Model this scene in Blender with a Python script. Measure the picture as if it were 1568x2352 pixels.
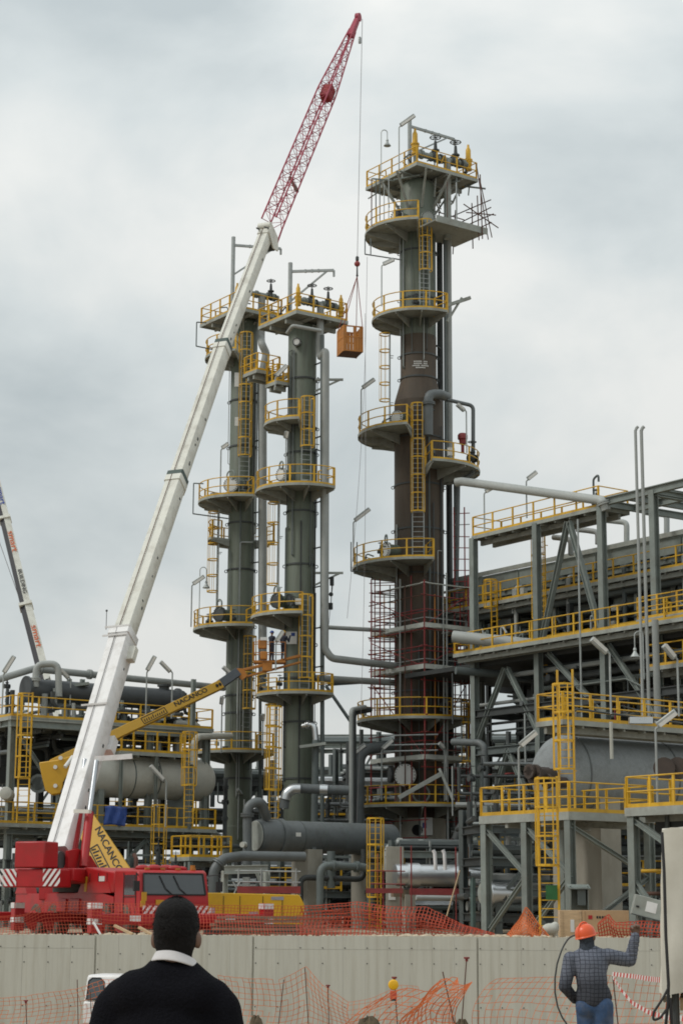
import bpy, bmesh, math, random
from mathutils import Vector, Matrix, Euler
from math import sin, cos, pi, radians, atan, atan2, sqrt, tan
V = Vector
random.seed(7)
for o in list(bpy.data.objects):
    bpy.data.objects.remove(o)
SC = bpy.context.scene
COL = SC.collection

# ------------------------------------------------------------------ camera
FD, CX, CY, HOR = 4393.0, 784.0, 1176.0, 2080.0     # focal length and horizon, in units of a 1568 x 2352 picture
PITCH = atan((HOR - CY) / FD)
ROLL = 0.005
EYE = V((0, 0, 1.72))
CAMR = Matrix.Rotation(pi / 2 + PITCH, 3, 'X') @ Matrix.Rotation(ROLL, 3, 'Z')
cam = bpy.data.cameras.new('camera')
cam.sensor_fit = 'VERTICAL'
cam.sensor_height = 36
cam.lens = 36 * FD / 2352
cam.clip_end = 6000
camo = bpy.data.objects.new('camera', cam)
COL.objects.link(camo)
camo.location = EYE
camo.rotation_euler = CAMR.to_euler()
SC.camera = camo

# ------------------------------------------------------------------ sky, sun, exposure
SUN_EL, SUN_AZ = radians(46), radians(-108)        # azimuth from +Y towards +X: behind the camera, to the left
w = bpy.data.worlds.new('World')
SC.world = w
w.use_nodes = True
nt = w.node_tree
nt.nodes.clear()
N = nt.nodes.new
L = nt.links.new
out = N('ShaderNodeOutputWorld')
bg = N('ShaderNodeBackground')
sky = N('ShaderNodeTexSky')
sky.sky_type = 'NISHITA'
sky.sun_disc = False
sky.sun_elevation = SUN_EL
sky.sun_rotation = SUN_AZ
sky.air_density = 1.5
sky.dust_density = 3
skys = N('ShaderNodeVectorMath'); skys.operation = 'SCALE'; skys.inputs['Scale'].default_value = 0.10
L(sky.outputs[0], skys.inputs[0])
tc = N('ShaderNodeTexCoord')
mp = N('ShaderNodeMapping')
mp.inputs['Location'].default_value = (0.45, 1.3, 0.10)
mp.inputs['Scale'].default_value = (1.0, 1.0, 1.55)
L(tc.outputs['Generated'], mp.inputs[0])
n1 = N('ShaderNodeTexNoise'); n1.inputs['Scale'].default_value = 4.6; n1.inputs['Detail'].default_value = 8; n1.inputs['Roughness'].default_value = 0.5; n1.inputs['Distortion'].default_value = 0.25
L(mp.outputs[0], n1.inputs['Vector'])
rp = N('ShaderNodeValToRGB')
rp.color_ramp.elements[0].position = 0.36; rp.color_ramp.elements[0].color = (0.45, 0.50, 0.515, 1)
rp.color_ramp.elements[1].position = 0.66; rp.color_ramp.elements[1].color = (0.745, 0.755, 0.735, 1)
e = rp.color_ramp.elements.new(0.50); e.color = (0.585, 0.628, 0.632, 1)
L(n1.outputs['Fac'], rp.inputs[0])
# an overcast sky is brighter overhead than at the horizon
sx = N('ShaderNodeSeparateXYZ'); L(tc.outputs['Generated'], sx.inputs[0])
zr = N('ShaderNodeMapRange'); zr.inputs[1].default_value = 0.0; zr.inputs[2].default_value = 1.0; zr.inputs[3].default_value = 0.94; zr.inputs[4].default_value = 1.7
L(sx.outputs['Z'], zr.inputs[0])
cl = N('ShaderNodeVectorMath'); cl.operation = 'SCALE'; L(rp.outputs[0], cl.inputs[0]); L(zr.outputs[0], cl.inputs['Scale'])
mx = N('ShaderNodeMix'); mx.data_type = 'RGBA'; mx.inputs[0].default_value = 0.94
L(skys.outputs[0], mx.inputs[6]); L(cl.outputs[0], mx.inputs[7])
L(mx.outputs[2], bg.inputs['Color'])
bg.inputs['Strength'].default_value = 1.0
L(bg.outputs[0], out.inputs[0])

sl = bpy.data.lights.new('sun', 'SUN')
sl.energy = 1.3
sl.angle = radians(14)
sl.color = (1.0, 0.96, 0.9)
so = bpy.data.objects.new('sun', sl)
COL.objects.link(so)
sd = V((sin(SUN_AZ) * cos(SUN_EL), cos(SUN_AZ) * cos(SUN_EL), sin(SUN_EL)))
so.rotation_euler = sd.to_track_quat('Z', 'Y').to_euler()
so.location = (-30, -20, 60)
SC.view_settings.view_transform = 'Standard'
SC.view_settings.look = 'None'
SC.view_settings.exposure = 0.0
SC.view_settings.gamma = 1.0
SC.view_settings.use_curve_mapping = False
SC.cycles.filter_width = 1.8

# ------------------------------------------------------------------ geometry helpers
def P(x, y, d):
    """world point seen at (x, y) of the 1568 x 2352 frame at forward distance d"""
    r = CAMR @ V(((x - CX) / FD, (CY - y) / FD, -1))
    return EYE + r * (d / r.y)

def ZR(y, d, x=784):
    return P(x, y, d).z

AX = radians(35.4)
U1 = V((cos(AX), sin(AX), 0))          # plant axis to the right and away
U2 = V((-sin(AX), cos(AX), 0))         # plant axis to the left and away
UP = V((0, 0, 1))
GZ = 0.55                              # level of the plant ground behind the retaining wall

def fillet(pts, r, n=5):
    pts = [V(p) for p in pts]
    res = [pts[0]]
    for i in range(1, len(pts) - 1):
        a, b, c = pts[i - 1], pts[i], pts[i + 1]
        u = (a - b); v = (c - b)
        lu, lv = u.length, v.length
        u.normalize(); v.normalize()
        ang = u.angle(v, pi)
        if ang > pi - 0.05:
            res.append(b); continue
        t = min(r / tan(ang / 2), lu * 0.49, lv * 0.49)
        p0 = b + u * t; p1 = b + v * t
        for k in range(n + 1):
            s = k / n
            q = (1 - s) ** 2 * p0 + 2 * s * (1 - s) * b + s * s * p1
            res.append(q)
    res.append(pts[-1])
    return res

class MB:
    def __init__(s):
        s.v = []; s.f = []
    def add(s, vs, fs):
        o = len(s.v)
        s.v.extend(vs)
        s.f.extend([tuple(i + o for i in f) for f in fs])
        return s
    def hexa(s, c):   # 8 corners: bottom 4 ccw, top 4 ccw
        return s.add([V(p) for p in c], [(3, 2, 1, 0), (4, 5, 6, 7), (0, 1, 5, 4), (1, 2, 6, 5), (2, 3, 7, 6), (3, 0, 4, 7)])
    def box(s, c, size, ax=None):
        c = V(c)
        X, Y, Z = ax if ax else (V((1, 0, 0)), V((0, 1, 0)), UP)
        a, b, h = size[0] / 2, size[1] / 2, size[2] / 2
        return s.hexa([c + X * i * a + Y * j * b + Z * k * h for k in (-1, 1) for i, j in ((-1, -1), (1, -1), (1, 1), (-1, 1))])
    def bar(s, p0, p1, wd, ht=None, up=UP):
        p0 = V(p0); p1 = V(p1); ht = ht or wd
        d = (p1 - p0)
        if d.length < 1e-6: return s
        d.normalize()
        if abs(d.dot(up)) > 0.98: up = V((0.8, 0.6, 0)) if abs(d.z) > 0.5 else UP
        x = d.cross(up).normalized(); y = x.cross(d).normalized()
        a, b = wd / 2, ht / 2
        c = [(-a, -b), (a, -b), (a, b), (-a, b)]
        return s.hexa([p0 + x * i + y * j for i, j in c] + [p1 + x * i + y * j for i, j in c])
    def ibeam(s, p0, p1, wd, ht, up=UP):
        p0 = V(p0); p1 = V(p1)
        d = (p1 - p0).normalized()
        if abs(d.dot(up)) > 0.98: up = U1
        x = d.cross(up).normalized(); y = x.cross(d).normalized()
        tf = max(0.03, ht * 0.12)
        for k in (-1, 1):
            o = y * k * (ht / 2 - tf / 2)
            s.bar(p0 + o, p1 + o, wd, tf, up)
        s.bar(p0, p1, max(0.03, wd * 0.15), ht - tf * 2, up)
        return s
    def tube(s, pts, r, n=8, caps=True):
        pts = [V(p) for p in pts]
        m = len(pts)
        rs = r if isinstance(r, (list, tuple)) else [r] * m
        t0 = (pts[1] - pts[0]).normalized()
        ref = UP if abs(t0.z) < 0.9 else V((1, 0, 0))
        x = t0.cross(ref).normalized()
        o = len(s.v)
        for i in range(m):
            if i == 0: t = t0
            elif i == m - 1: t = (pts[-1] - pts[-2]).normalized()
            else:
                t = ((pts[i] - pts[i - 1]).normalized() + (pts[i + 1] - pts[i]).normalized())
                t = t.normalized() if t.length > 1e-6 else t0
            x = (x - t * x.dot(t))
            x = x.normalized() if x.length > 1e-6 else t.orthogonal().normalized()
            y = t.cross(x)
            for k in range(n):
                a = 2 * pi * k / n
                s.v.append(pts[i] + (x * cos(a) + y * sin(a)) * rs[i])
        for i in range(m - 1):
            for k in range(n):
                k2 = (k + 1) % n
                s.f.append((o + i * n + k, o + i * n + k2, o + (i + 1) * n + k2, o + (i + 1) * n + k))
        if caps:
            s.f.append(tuple(o + k for k in range(n - 1, -1, -1)))
            s.f.append(tuple(o + (m - 1) * n + k for k in range(n)))
        return s
    def cyl(s, p0, p1, r, n=12, r1=None):
        return s.tube([p0, p1], [r, r if r1 is None else r1], n)
    def rev(s, p0, axis, prof, n=24):
        """solid of revolution: prof = [(distance along axis, radius)]"""
        p0 = V(p0); axis = V(axis).normalized()
        return s.tube([p0 + axis * a for a, _ in prof], [max(q, 0.004) for _, q in prof], n)
    def torus(s, c, nrm, R, r, n=16, m=5):
        c = V(c); nrm = V(nrm).normalized()
        x = nrm.orthogonal().normalized(); y = nrm.cross(x)
        o = len(s.v)
        for i in range(n):
            a = 2 * pi * i / n
            d = x * cos(a) + y * sin(a)
            for k in range(m):
                b = 2 * pi * k / m
                s.v.append(c + d * (R + r * cos(b)) + nrm * r * sin(b))
        for i in range(n):
            for k in range(m):
                i2 = (i + 1) % n; k2 = (k + 1) % m
                s.f.append((o + i * m + k, o + i2 * m + k, o + i2 * m + k2, o + i * m + k2))
        return s
    def sector(s, c, ri, ro, a0, a1, z0, z1, n=None, poly=False):
        """ring sector; angle 0 faces the camera, positive to the right"""
        n = n or max(2, int(abs(a1 - a0) / radians(12)))
        o = len(s.v)
        for i in range(n + 1):
            a = a0 + (a1 - a0) * i / n
            d = V((sin(a), -cos(a), 0))
            for r_, z in ((ri, z0), (ro, z0), (ro, z1), (ri, z1)):
                s.v.append(V((c[0], c[1], 0)) + d * r_ + V((0, 0, z)))
        for i in range(n):
            b = o + i * 4
            for k in range(4):
                k2 = (k + 1) % 4
                s.f.append((b + k, b + 4 + k, b + 4 + k2, b + k2))
        s.f.append((o, o + 1, o + 2, o + 3)); e = o + n * 4
        s.f.append((e + 3, e + 2, e + 1, e))
        return s
    def quad(s, a, b, c, d):
        return s.add([V(a), V(b), V(c), V(d)], [(0, 1, 2, 3)])
    def prism(s, poly, ext):
        """poly: list of 3d points (planar), ext: vector"""
        n = len(poly); ext = V(ext)
        vs = [V(p) for p in poly] + [V(p) + ext for p in poly]
        fs = [tuple(range(n - 1, -1, -1)), tuple(range(n, 2 * n))]
        for i in range(n):
            j = (i + 1) % n
            fs.append((i, j, n + j, n + i))
        return s.add(vs, fs)
    def capsule(s, p0, p1, r0, r1, n=12, m=4):
        p0 = V(p0); p1 = V(p1)
        d = (p1 - p0)
        ln = d.length
        d = d.normalized() if ln > 1e-6 else UP
        pts, rs = [], []
        for k in range(m + 1):
            a = pi / 2 * k / m
            pts.append(p0 - d * r0 * cos(a)); rs.append(max(r0 * sin(a), 0.002))
        for k in range(m + 1):
            a = pi / 2 * k / m
            pts.append(p1 + d * r1 * sin(a)); rs.append(max(r1 * cos(a), 0.002))
        return s.tube(pts, rs, n)
    def ell(s, c, rx, ry, rz, ax=None, n=16, m=10):
        c = V(c)
        X, Y, Z = ax if ax else (V((1, 0, 0)), V((0, 1, 0)), UP)
        o = len(s.v)
        s.v.append(c - Z * rz)
        for i in range(1, m):
            t = -pi / 2 + pi * i / m
            for k in range(n):
                a = 2 * pi * k / n
                s.v.append(c + X * rx * cos(t) * cos(a) + Y * ry * cos(t) * sin(a) + Z * rz * sin(t))
        s.v.append(c + Z * rz)
        last = len(s.v) - 1
        for k in range(n):
            k2 = (k + 1) % n
            s.f.append((o, o + 1 + k2, o + 1 + k))
            for i in range(m - 2):
                b = o + 1 + i * n
                s.f.append((b + k, b + k2, b + n + k2, b + n + k))
            b = o + 1 + (m - 2) * n
            s.f.append((b + k, b + k2, last))
        return s
    def mesh(s, name, origin=(0, 0, 0), smooth=True, recalc=True):
        me = bpy.data.meshes.new(name)
        og = V(origin)
        me.from_pydata([tuple(p - og) for p in s.v], [], s.f)
        if recalc:
            bm = bmesh.new(); bm.from_mesh(me)
            bmesh.ops.recalc_face_normals(bm, faces=bm.faces)
            bm.to_mesh(me); bm.free()
        if smooth:
            me.polygons.foreach_set('use_smooth', [True] * len(me.polygons))
            me.set_sharp_from_angle(angle=radians(38))
        me.update()
        return me
    def build(s, name, mat, parent=None, origin=None, bevel=0, smooth=True):
        if origin is None:
            if s.v:
                lo = [min(p[i] for p in s.v) for i in range(3)]; hi = [max(p[i] for p in s.v) for i in range(3)]
                origin = V(((lo[0] + hi[0]) / 2, (lo[1] + hi[1]) / 2, lo[2]))
            else: origin = V((0, 0, 0))
        me = s.mesh(name, origin, smooth)
        me.materials.append(mat)
        o = link(name, me, origin, parent)
        if bevel:
            b = o.modifiers.new('bevel', 'BEVEL'); b.width = bevel; b.segments = 2; b.limit_method = 'ANGLE'; b.angle_limit = radians(40)
        return o

WLOC = {}
def link(name, data, loc, parent=None, rz=0):
    o = bpy.data.objects.new(name, data)
    COL.objects.link(o)
    loc = V(loc)
    WLOC[o.name] = loc
    if parent:
        o.parent = parent
        o.location = loc - WLOC[parent.name]
    else:
        o.location = loc
    if rz: o.rotation_euler.z = rz
    return o

def tag(o, label, cat, group=None, kind=None):
    if label: o['label'] = label
    if cat: o['category'] = cat
    if group: o['group'] = group
    if kind: o['kind'] = kind
    return o

def thing(name, label, cat, loc, group=None):
    o = link(name, None, loc)
    o.empty_display_size = 0.3
    return tag(o, label, cat, group)

# ------------------------------------------------------------------ materials
MATS = {}
def mat(name, col, rough=0.6, metal=0.0, var=0.25, scale=3.0, stretch=(1, 1, 1), dirt=None, dirt_amt=0.0, dirt_scale=1.2, bump=0.0, objvar=0.0, spec=0.5):
    if name in MATS: return MATS[name]
    m = bpy.data.materials.new(name)
    m.use_nodes = True
    nt = m.node_tree
    b = nt.nodes['Principled BSDF']
    N = nt.nodes.new; L = nt.links.new
    b.inputs['Roughness'].default_value = rough
    b.inputs['Metallic'].default_value = metal
    b.inputs['Specular IOR Level'].default_value = spec
    tc = N('ShaderNodeNewGeometry'); mp = N('ShaderNodeMapping')
    mp.inputs['Scale'].default_value = stretch
    L(tc.outputs['Position'], mp.inputs[0])
    n = N('ShaderNodeTexNoise'); n.inputs['Scale'].default_value = scale; n.inputs['Detail'].default_value = 6; n.inputs['Roughness'].default_value = 0.6
    L(mp.outputs[0], n.inputs['Vector'])
    r = N('ShaderNodeMapRange'); r.inputs[1].default_value = 0.25; r.inputs[2].default_value = 0.75
    r.inputs[3].default_value = 1 - var; r.inputs[4].default_value = 1 + var
    L(n.outputs['Fac'], r.inputs[0])
    sc = N('ShaderNodeVectorMath'); sc.operation = 'SCALE'; sc.inputs[0].default_value = col[:3]
    val = r.outputs[0]
    if objvar:
        oi = N('ShaderNodeObjectInfo'); r2 = N('ShaderNodeMapRange'); r2.inputs[3].default_value = 1 - objvar; r2.inputs[4].default_value = 1 + objvar
        L(oi.outputs['Random'], r2.inputs[0])
        mu = N('ShaderNodeMath'); mu.operation = 'MULTIPLY'; L(val, mu.inputs[0]); L(r2.outputs[0], mu.inputs[1]); val = mu.outputs[0]
    L(val, sc.inputs['Scale'])
    res = sc.outputs[0]
    if dirt:
        n2 = N('ShaderNodeTexNoise'); n2.inputs['Scale'].default_value = dirt_scale; n2.inputs['Detail'].default_value = 8; n2.inputs['Roughness'].default_value = 0.68
        L(mp.outputs[0], n2.inputs['Vector'])
        r3 = N('ShaderNodeMapRange'); r3.inputs[1].default_value = 0.48; r3.inputs[2].default_value = 0.72; r3.inputs[4].default_value = dirt_amt
        L(n2.outputs['Fac'], r3.inputs[0])
        mi = N('ShaderNodeMix'); mi.data_type = 'RGBA'; L(r3.outputs[0], mi.inputs[0]); L(res, mi.inputs[6]); mi.inputs[7].default_value = (*dirt, 1)
        res = mi.outputs[2]
    L(res, b.inputs['Base Color'])
    rr = N('ShaderNodeMapRange'); rr.inputs[3].default_value = max(0.05, rough - 0.12); rr.inputs[4].default_value = min(1, rough + 0.12)
    L(n.outputs['Fac'], rr.inputs[0]); L(rr.outputs[0], b.inputs['Roughness'])
    if bump:
        bp = N('ShaderNodeBump'); bp.inputs['Strength'].default_value = bump; bp.inputs['Distance'].default_value = 0.02
        L(n.outputs['Fac'], bp.inputs['Height']); L(bp.outputs[0], b.inputs['Normal'])
    MATS[name] = m
    return m

M_GREEN = mat('tower_paint', (0.122, 0.143, 0.108), 0.55, var=0.25, scale=1.6, stretch=(1.6, 1.6, 0.16), dirt=(0.05, 0.045, 0.032), dirt_amt=0.8, dirt_scale=1.6)
M_RUST = mat('rusted_steel', (0.082, 0.06, 0.041), 0.72, var=0.5, scale=1.6, stretch=(1.2, 1.2, 0.3), dirt=(0.037, 0.036, 0.032), dirt_amt=0.85, dirt_scale=0.8)
M_STEEL = mat('painted_steel', (0.20, 0.228, 0.21), 0.58, var=0.2, scale=1.5, dirt=(0.14, 0.13, 0.11), dirt_amt=0.5, objvar=0.12)
M_GALV = mat('galvanised_steel', (0.34, 0.36, 0.35), 0.45, metal=0.3, var=0.15, scale=4, objvar=0.1)
M_DECK = mat('deck_grating', (0.27, 0.28, 0.25), 0.7, var=0.2, scale=5, dirt=(0.1, 0.085, 0.06), dirt_amt=0.6)
M_EDGE = mat('deck_edge_paint', (0.31, 0.33, 0.30), 0.6, var=0.2, scale=2, dirt=(0.16, 0.13, 0.1), dirt_amt=0.5)
M_YEL = mat('yellow_paint', (0.62, 0.36, 0.018), 0.45, var=0.18, scale=2, dirt=(0.25, 0.12, 0.03), dirt_amt=0.5, objvar=0.1)
M_YEL2 = mat('machine_yellow', (0.54, 0.30, 0.014), 0.45, var=0.12, scale=1.2, dirt=(0.3, 0.17, 0.04), dirt_amt=0.3)
M_ORG = mat('orange_paint', (0.44, 0.165, 0.02), 0.5, var=0.15, scale=2, dirt=(0.2, 0.09, 0.03), dirt_amt=0.6)
M_PIPE = mat('insulated_pipe', (0.10, 0.118, 0.115), 0.6, var=0.15, scale=1.0, objvar=0.25)
M_DARK = mat('dark_steel', (0.046, 0.051, 0.05), 0.6, var=0.25, scale=2, objvar=0.3)
M_VES = mat('grey_vessel', (0.115, 0.128, 0.13), 0.5, var=0.14, scale=0.9, dirt=(0.06, 0.06, 0.05), dirt_amt=0.5)
M_PALE = mat('pale_vessel', (0.46, 0.46, 0.41), 0.6, var=0.12, scale=0.8, dirt=(0.29, 0.28, 0.23), dirt_amt=0.5)
M_SILV = mat('aluminium_cladding', (0.62, 0.64, 0.65), 0.32, metal=0.85, var=0.08, scale=2)
M_LPIPE = mat('light_pipe', (0.31, 0.325, 0.31), 0.5, var=0.12, scale=1.2, objvar=0.15)
M_WHITE = mat('white_paint', (0.74, 0.73, 0.72), 0.4, var=0.08, scale=1.2, dirt=(0.44, 0.41, 0.37), dirt_amt=0.6, dirt_scale=1.6)
M_CREAM = mat('cream_paint', (0.66, 0.65, 0.58), 0.45, var=0.09, scale=1.2, dirt=(0.36, 0.33, 0.27), dirt_amt=0.65, dirt_scale=1.5)
M_RED = mat('red_paint', (0.40, 0.012, 0.015), 0.42, var=0.15, scale=1.4, dirt=(0.2, 0.03, 0.02), dirt_amt=0.5)
M_RED2 = mat('jib_red', (0.33, 0.03, 0.06), 0.55, var=0.12, scale=1.4)
M_SCAF = mat('scaffold_red', (0.23, 0.03, 0.03), 0.6, var=0.3, scale=2, dirt=(0.12, 0.06, 0.04), dirt_amt=0.6)
M_BLACK = mat('black_rubber', (0.018, 0.018, 0.019), 0.65, var=0.25, scale=4)
M_GLASS = mat('dark_glass', (0.045, 0.055, 0.06), 0.08, var=0.1, spec=0.9)
M_CONC = mat('cast_concrete', (0.515, 0.505, 0.44), 0.85, var=0.05, scale=4.5, stretch=(1, 1, 0.05), dirt=(0.37, 0.345, 0.275), dirt_amt=0.75, dirt_scale=3.5, bump=0.15, objvar=0.025)
M_CONC2 = mat('pier_concrete', (0.30, 0.285, 0.24), 0.85, var=0.12, scale=1.6, stretch=(1, 1, 0.4), dirt=(0.2, 0.18, 0.14), dirt_amt=0.6, bump=0.1)
M_NET = mat('orange_net', (0.66, 0.17, 0.05), 0.6, var=0.2, scale=2)
M_NETR = mat('red_orange_net', (0.50, 0.075, 0.035), 0.6, var=0.25, scale=0.6)
M_WOOD = mat('sawn_wood', (0.48, 0.34, 0.20), 0.8, var=0.2, scale=3, stretch=(1, 1, 6), objvar=0.15)
M_CARD = mat('plywood_crate', (0.44, 0.29, 0.16), 0.8, var=0.12, scale=2)
M_BLUE = mat('blue_tarpaulin', (0.02, 0.06, 0.25), 0.5, var=0.2, scale=2)
M_HOLE = mat('hole_shadow_steel', (0.015, 0.015, 0.015), 0.8, var=0.1)
M_ROD = mat('rusty_rod', (0.10, 0.05, 0.035), 0.8, var=0.3, scale=8)
M_SIGN = mat('white_sign', (0.66, 0.66, 0.63), 0.5, var=0.06)
M_CABLE = mat('steel_cable', (0.16, 0.15, 0.15), 0.5, var=0.1)

# ------------------------------------------------------------------ ground and retaining wall
WALL_Y = 64.0
WTOP = ZR(2150, WALL_Y)
def ground_z(y):
    prof = [(-60, 0), (10, 0), (21, -0.28), (30, -0.65), (52, -2.05), (WALL_Y, -2.12)]
    for (a, za), (b, zb) in zip(prof, prof[1:]):
        if y <= b: return za + (zb - za) * max(0, (y - a)) / (b - a)
    return GZ
def make_ground():
    xs = [-2500, -600, -120] + [-40 + i * 2 for i in range(41)] + [120, 600, 2500]
    ys = [-60, 0, 10, 15, 21, 25, 30, 36, 42, 47, 52, 54, 56, 58, 60, 62, WALL_Y + 0.1]
    rows = [[(x, y, ground_z(min(y, WALL_Y - 0.01)) + (0.05 * sin(x * 0.9 + y) + 0.04 * sin(x * 2.3 - y * 1.7) if abs(x) < 41 and y > 2 else 0)) for x in xs] for y in ys]
    for y in [WALL_Y + 0.14, 66, 70, 80, 100, 140, 300, 1200, 5000]:
        rows.append([(x, y, GZ + (0.04 * sin(x * 0.8 + y * 0.6) if abs(x) < 41 and 65 < y < 100 else 0)) for x in xs])
    m = MB()
    nx = len(xs)
    m.v = [V(p) for r in rows for p in r]
    for j in range(len(rows) - 1):
        for i in range(nx - 1):
            m.f.append((j * nx + i, j * nx + i + 1, (j + 1) * nx + i + 1, (j + 1) * nx + i))
    g = m.build('ground', mat('bare_earth', (0.30, 0.235, 0.16), 0.95, var=0.25, scale=0.5, dirt=(0.42, 0.36, 0.27), dirt_amt=0.7, dirt_scale=0.25, bump=0.4), origin=(0, 0, 0))
    tag(g, None, None, kind='structure')
make_ground()

def make_wall():
    t = thing('retaining_wall', 'long pale cast concrete retaining wall with panel joints and tie holes', 'wall', (0, WALL_Y, -2.2))
    core = MB().box((0, WALL_Y + 0.22, (WTOP - 2.3) / 2 - 0.01), (60, 0.30, WTOP + 2.3 - 0.02))
    core.build('core', M_CONC, t)
    s = WALL_Y / FD
    joints = [-60, 219, 581, 1096, 1640]       # construction joints, frame units
    holes = MB()
    band = ZR(2181, WALL_Y); base = -2.3
    rnd = random.Random(3)
    for ji in range(len(joints) - 1):
        xa = P(joints[ji], 2200, WALL_Y).x; xb = P(joints[ji + 1], 2200, WALL_Y).x
        n = max(1, round((xb - xa - 0.06) / 0.71))
        wd = (xb - xa - 0.06) / n
        dz = [0, 0.36, -0.02, 0.01][ji]
        hasband = ji != 1
        for i in range(n):
            x0 = xa + 0.03 + i * wd; x1 = x0 + wd
            off = rnd.uniform(-0.002, 0.002)
            spans = [(base, WTOP + rnd.uniform(-0.008, 0.008))] if not hasband else [(base, band - 0.003), (band + 0.003, WTOP + rnd.uniform(-0.012, 0.012))]
            for k, (z0, z1) in enumerate(spans):
                g = 0.0035
                b = MB().box(((x0 + x1) / 2, WALL_Y + 0.035 + off + (0.004 if k else 0), (z0 + z1) / 2), (wd - g, 0.07, z1 - z0))
                b.build('wall_panel', M_CONC, t, smooth=False)
            for zz in (ZR(2181, WALL_Y) + 0.05, ZR(2213, WALL_Y), ZR(2322, WALL_Y) + 0.12):
                if rnd.random() < 0.88:
                    xx = x0 + 0.06
                    holes.cyl((xx, WALL_Y - 0.012 + off, zz - (0.22 if ji == 1 else 0)), (xx, WALL_Y + 0.03, zz - (0.22 if ji == 1 else 0)), 0.02, 8)
    holes.build('tie_hole_plugs', M_HOLE, t)
make_wall()

# ------------------------------------------------------------------ plant building blocks
POST = {}
def post_mesh(h, wd, m):
    k = (round(h, 2), wd, m.name)
    if k not in POST:
        b = MB().bar((0, 0, -0.12), (0, 0, h), wd, wd * 0.35, up=V((0, 1, 0)))
        b.bar((0, wd * 0.3, -0.12), (0, wd * 0.3, h), wd * 0.3, wd * 0.9, up=V((0, 1, 0)))
        me = b.mesh('post'); me.materials.append(m)
        POST[k] = me
    return POST[k]

def resample(pts, sp):
    pts = [V(p) for p in pts]
    L_ = sum((b - a).length for a, b in zip(pts, pts[1:]))
    n = max(1, round(L_ / sp))
    res = []; tgt = [L_ * i / n for i in range(n + 1)]
    acc = 0; j = 0
    for t in tgt:
        while j < len(pts) - 2 and acc + (pts[j + 1] - pts[j]).length < t - 1e-6:
            acc += (pts[j + 1] - pts[j]).length; j += 1
        d = (pts[j + 1] - pts[j])
        res.append((pts[j] + d * min(1, (t - acc) / max(d.length, 1e-6)), atan2(d.y, d.x)))
    return res

def railing(parent, pts, h=1.1, m=M_YEL, sp=1.5, toe=True, pw=0.10, rr=0.032):
    pts = [V(p) for p in pts]
    b = MB()
    for z in (h, h * 0.52):
        b.tube([p + UP * z for p in pts], rr, 6)
    b.build('handrail', m, parent)
    if toe:
        t = MB()
        for a, c in zip(pts, pts[1:]):
            t.bar(a + UP * 0.07, c + UP * 0.07, 0.02, 0.14)
        t.build('toe_plate', m, parent)
    me = post_mesh(h, pw, m)
    for p, a in resample(pts, sp):
        link('post', me, p, parent, a)

def arc_pts(c, r, a0, a1, z, n=None):
    n = n or max(2, int(abs(a1 - a0) / radians(11)))
    return [V((c[0] + sin(a0 + (a1 - a0) * i / n) * r, c[1] - cos(a0 + (a1 - a0) * i / n) * r, z)) for i in range(n + 1)]

def round_platform(tower, c, z, ri, ro, a0, a1, ends=True, gate=None, sp=1.5, brackets=True):
    """sector platform on a tower; angles in degrees, 0 to the camera, positive to the right"""
    a0, a1 = radians(a0), radians(a1)
    d = MB().sector(c, ri + 0.02, ro - 0.03, a0, a1, z - 0.07, z)
    deck = d.build('platform', M_DECK, tower)
    e = MB().sector(c, ro - 0.028, ro, a0, a1, z - 0.12, z + 0.03)
    for a in (a0, a1):
        u = V((sin(a), -cos(a), 0)); b = V((c[0], c[1], z - 0.08))
        e.bar(b + u * ri, b + u * (ro - 0.03), 0.06, 0.15)
    e.build('deck_edge', M_EDGE, deck)
    if brackets:
        nb = max(2, round(abs(a1 - a0) / radians(36)))
        for i in range(nb + 1):
            a = a0 + (a1 - a0) * (i + 0.02) / (nb + 0.04)
            u = V((sin(a), -cos(a), 0)); o = V((c[0], c[1], z - 0.09)); tn = V((cos(a), sin(a), 0)) * 0.03
            dp = min(0.62, (ro - ri) * 0.32)
            MB().prism([o + u * ri - tn, o + u * (ro - 0.05) - tn, o + u * (ro - 0.05) - UP * 0.14 - tn, o + u * ri - UP * dp - tn], tn * 2).build('bracket', M_DECK, deck)
    pts = arc_pts(c, ro - 0.05, a0, a1, z)
    railing(deck, pts, sp=sp)
    if ends:
        for a in (a0, a1):
            u = V((sin(a), -cos(a), 0)); b = V((c[0], c[1], z))
            railing(deck, [b + u * (ro - 0.12), b + u * (ri + 0.55)], sp=1.6, toe=False)
    return deck

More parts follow.
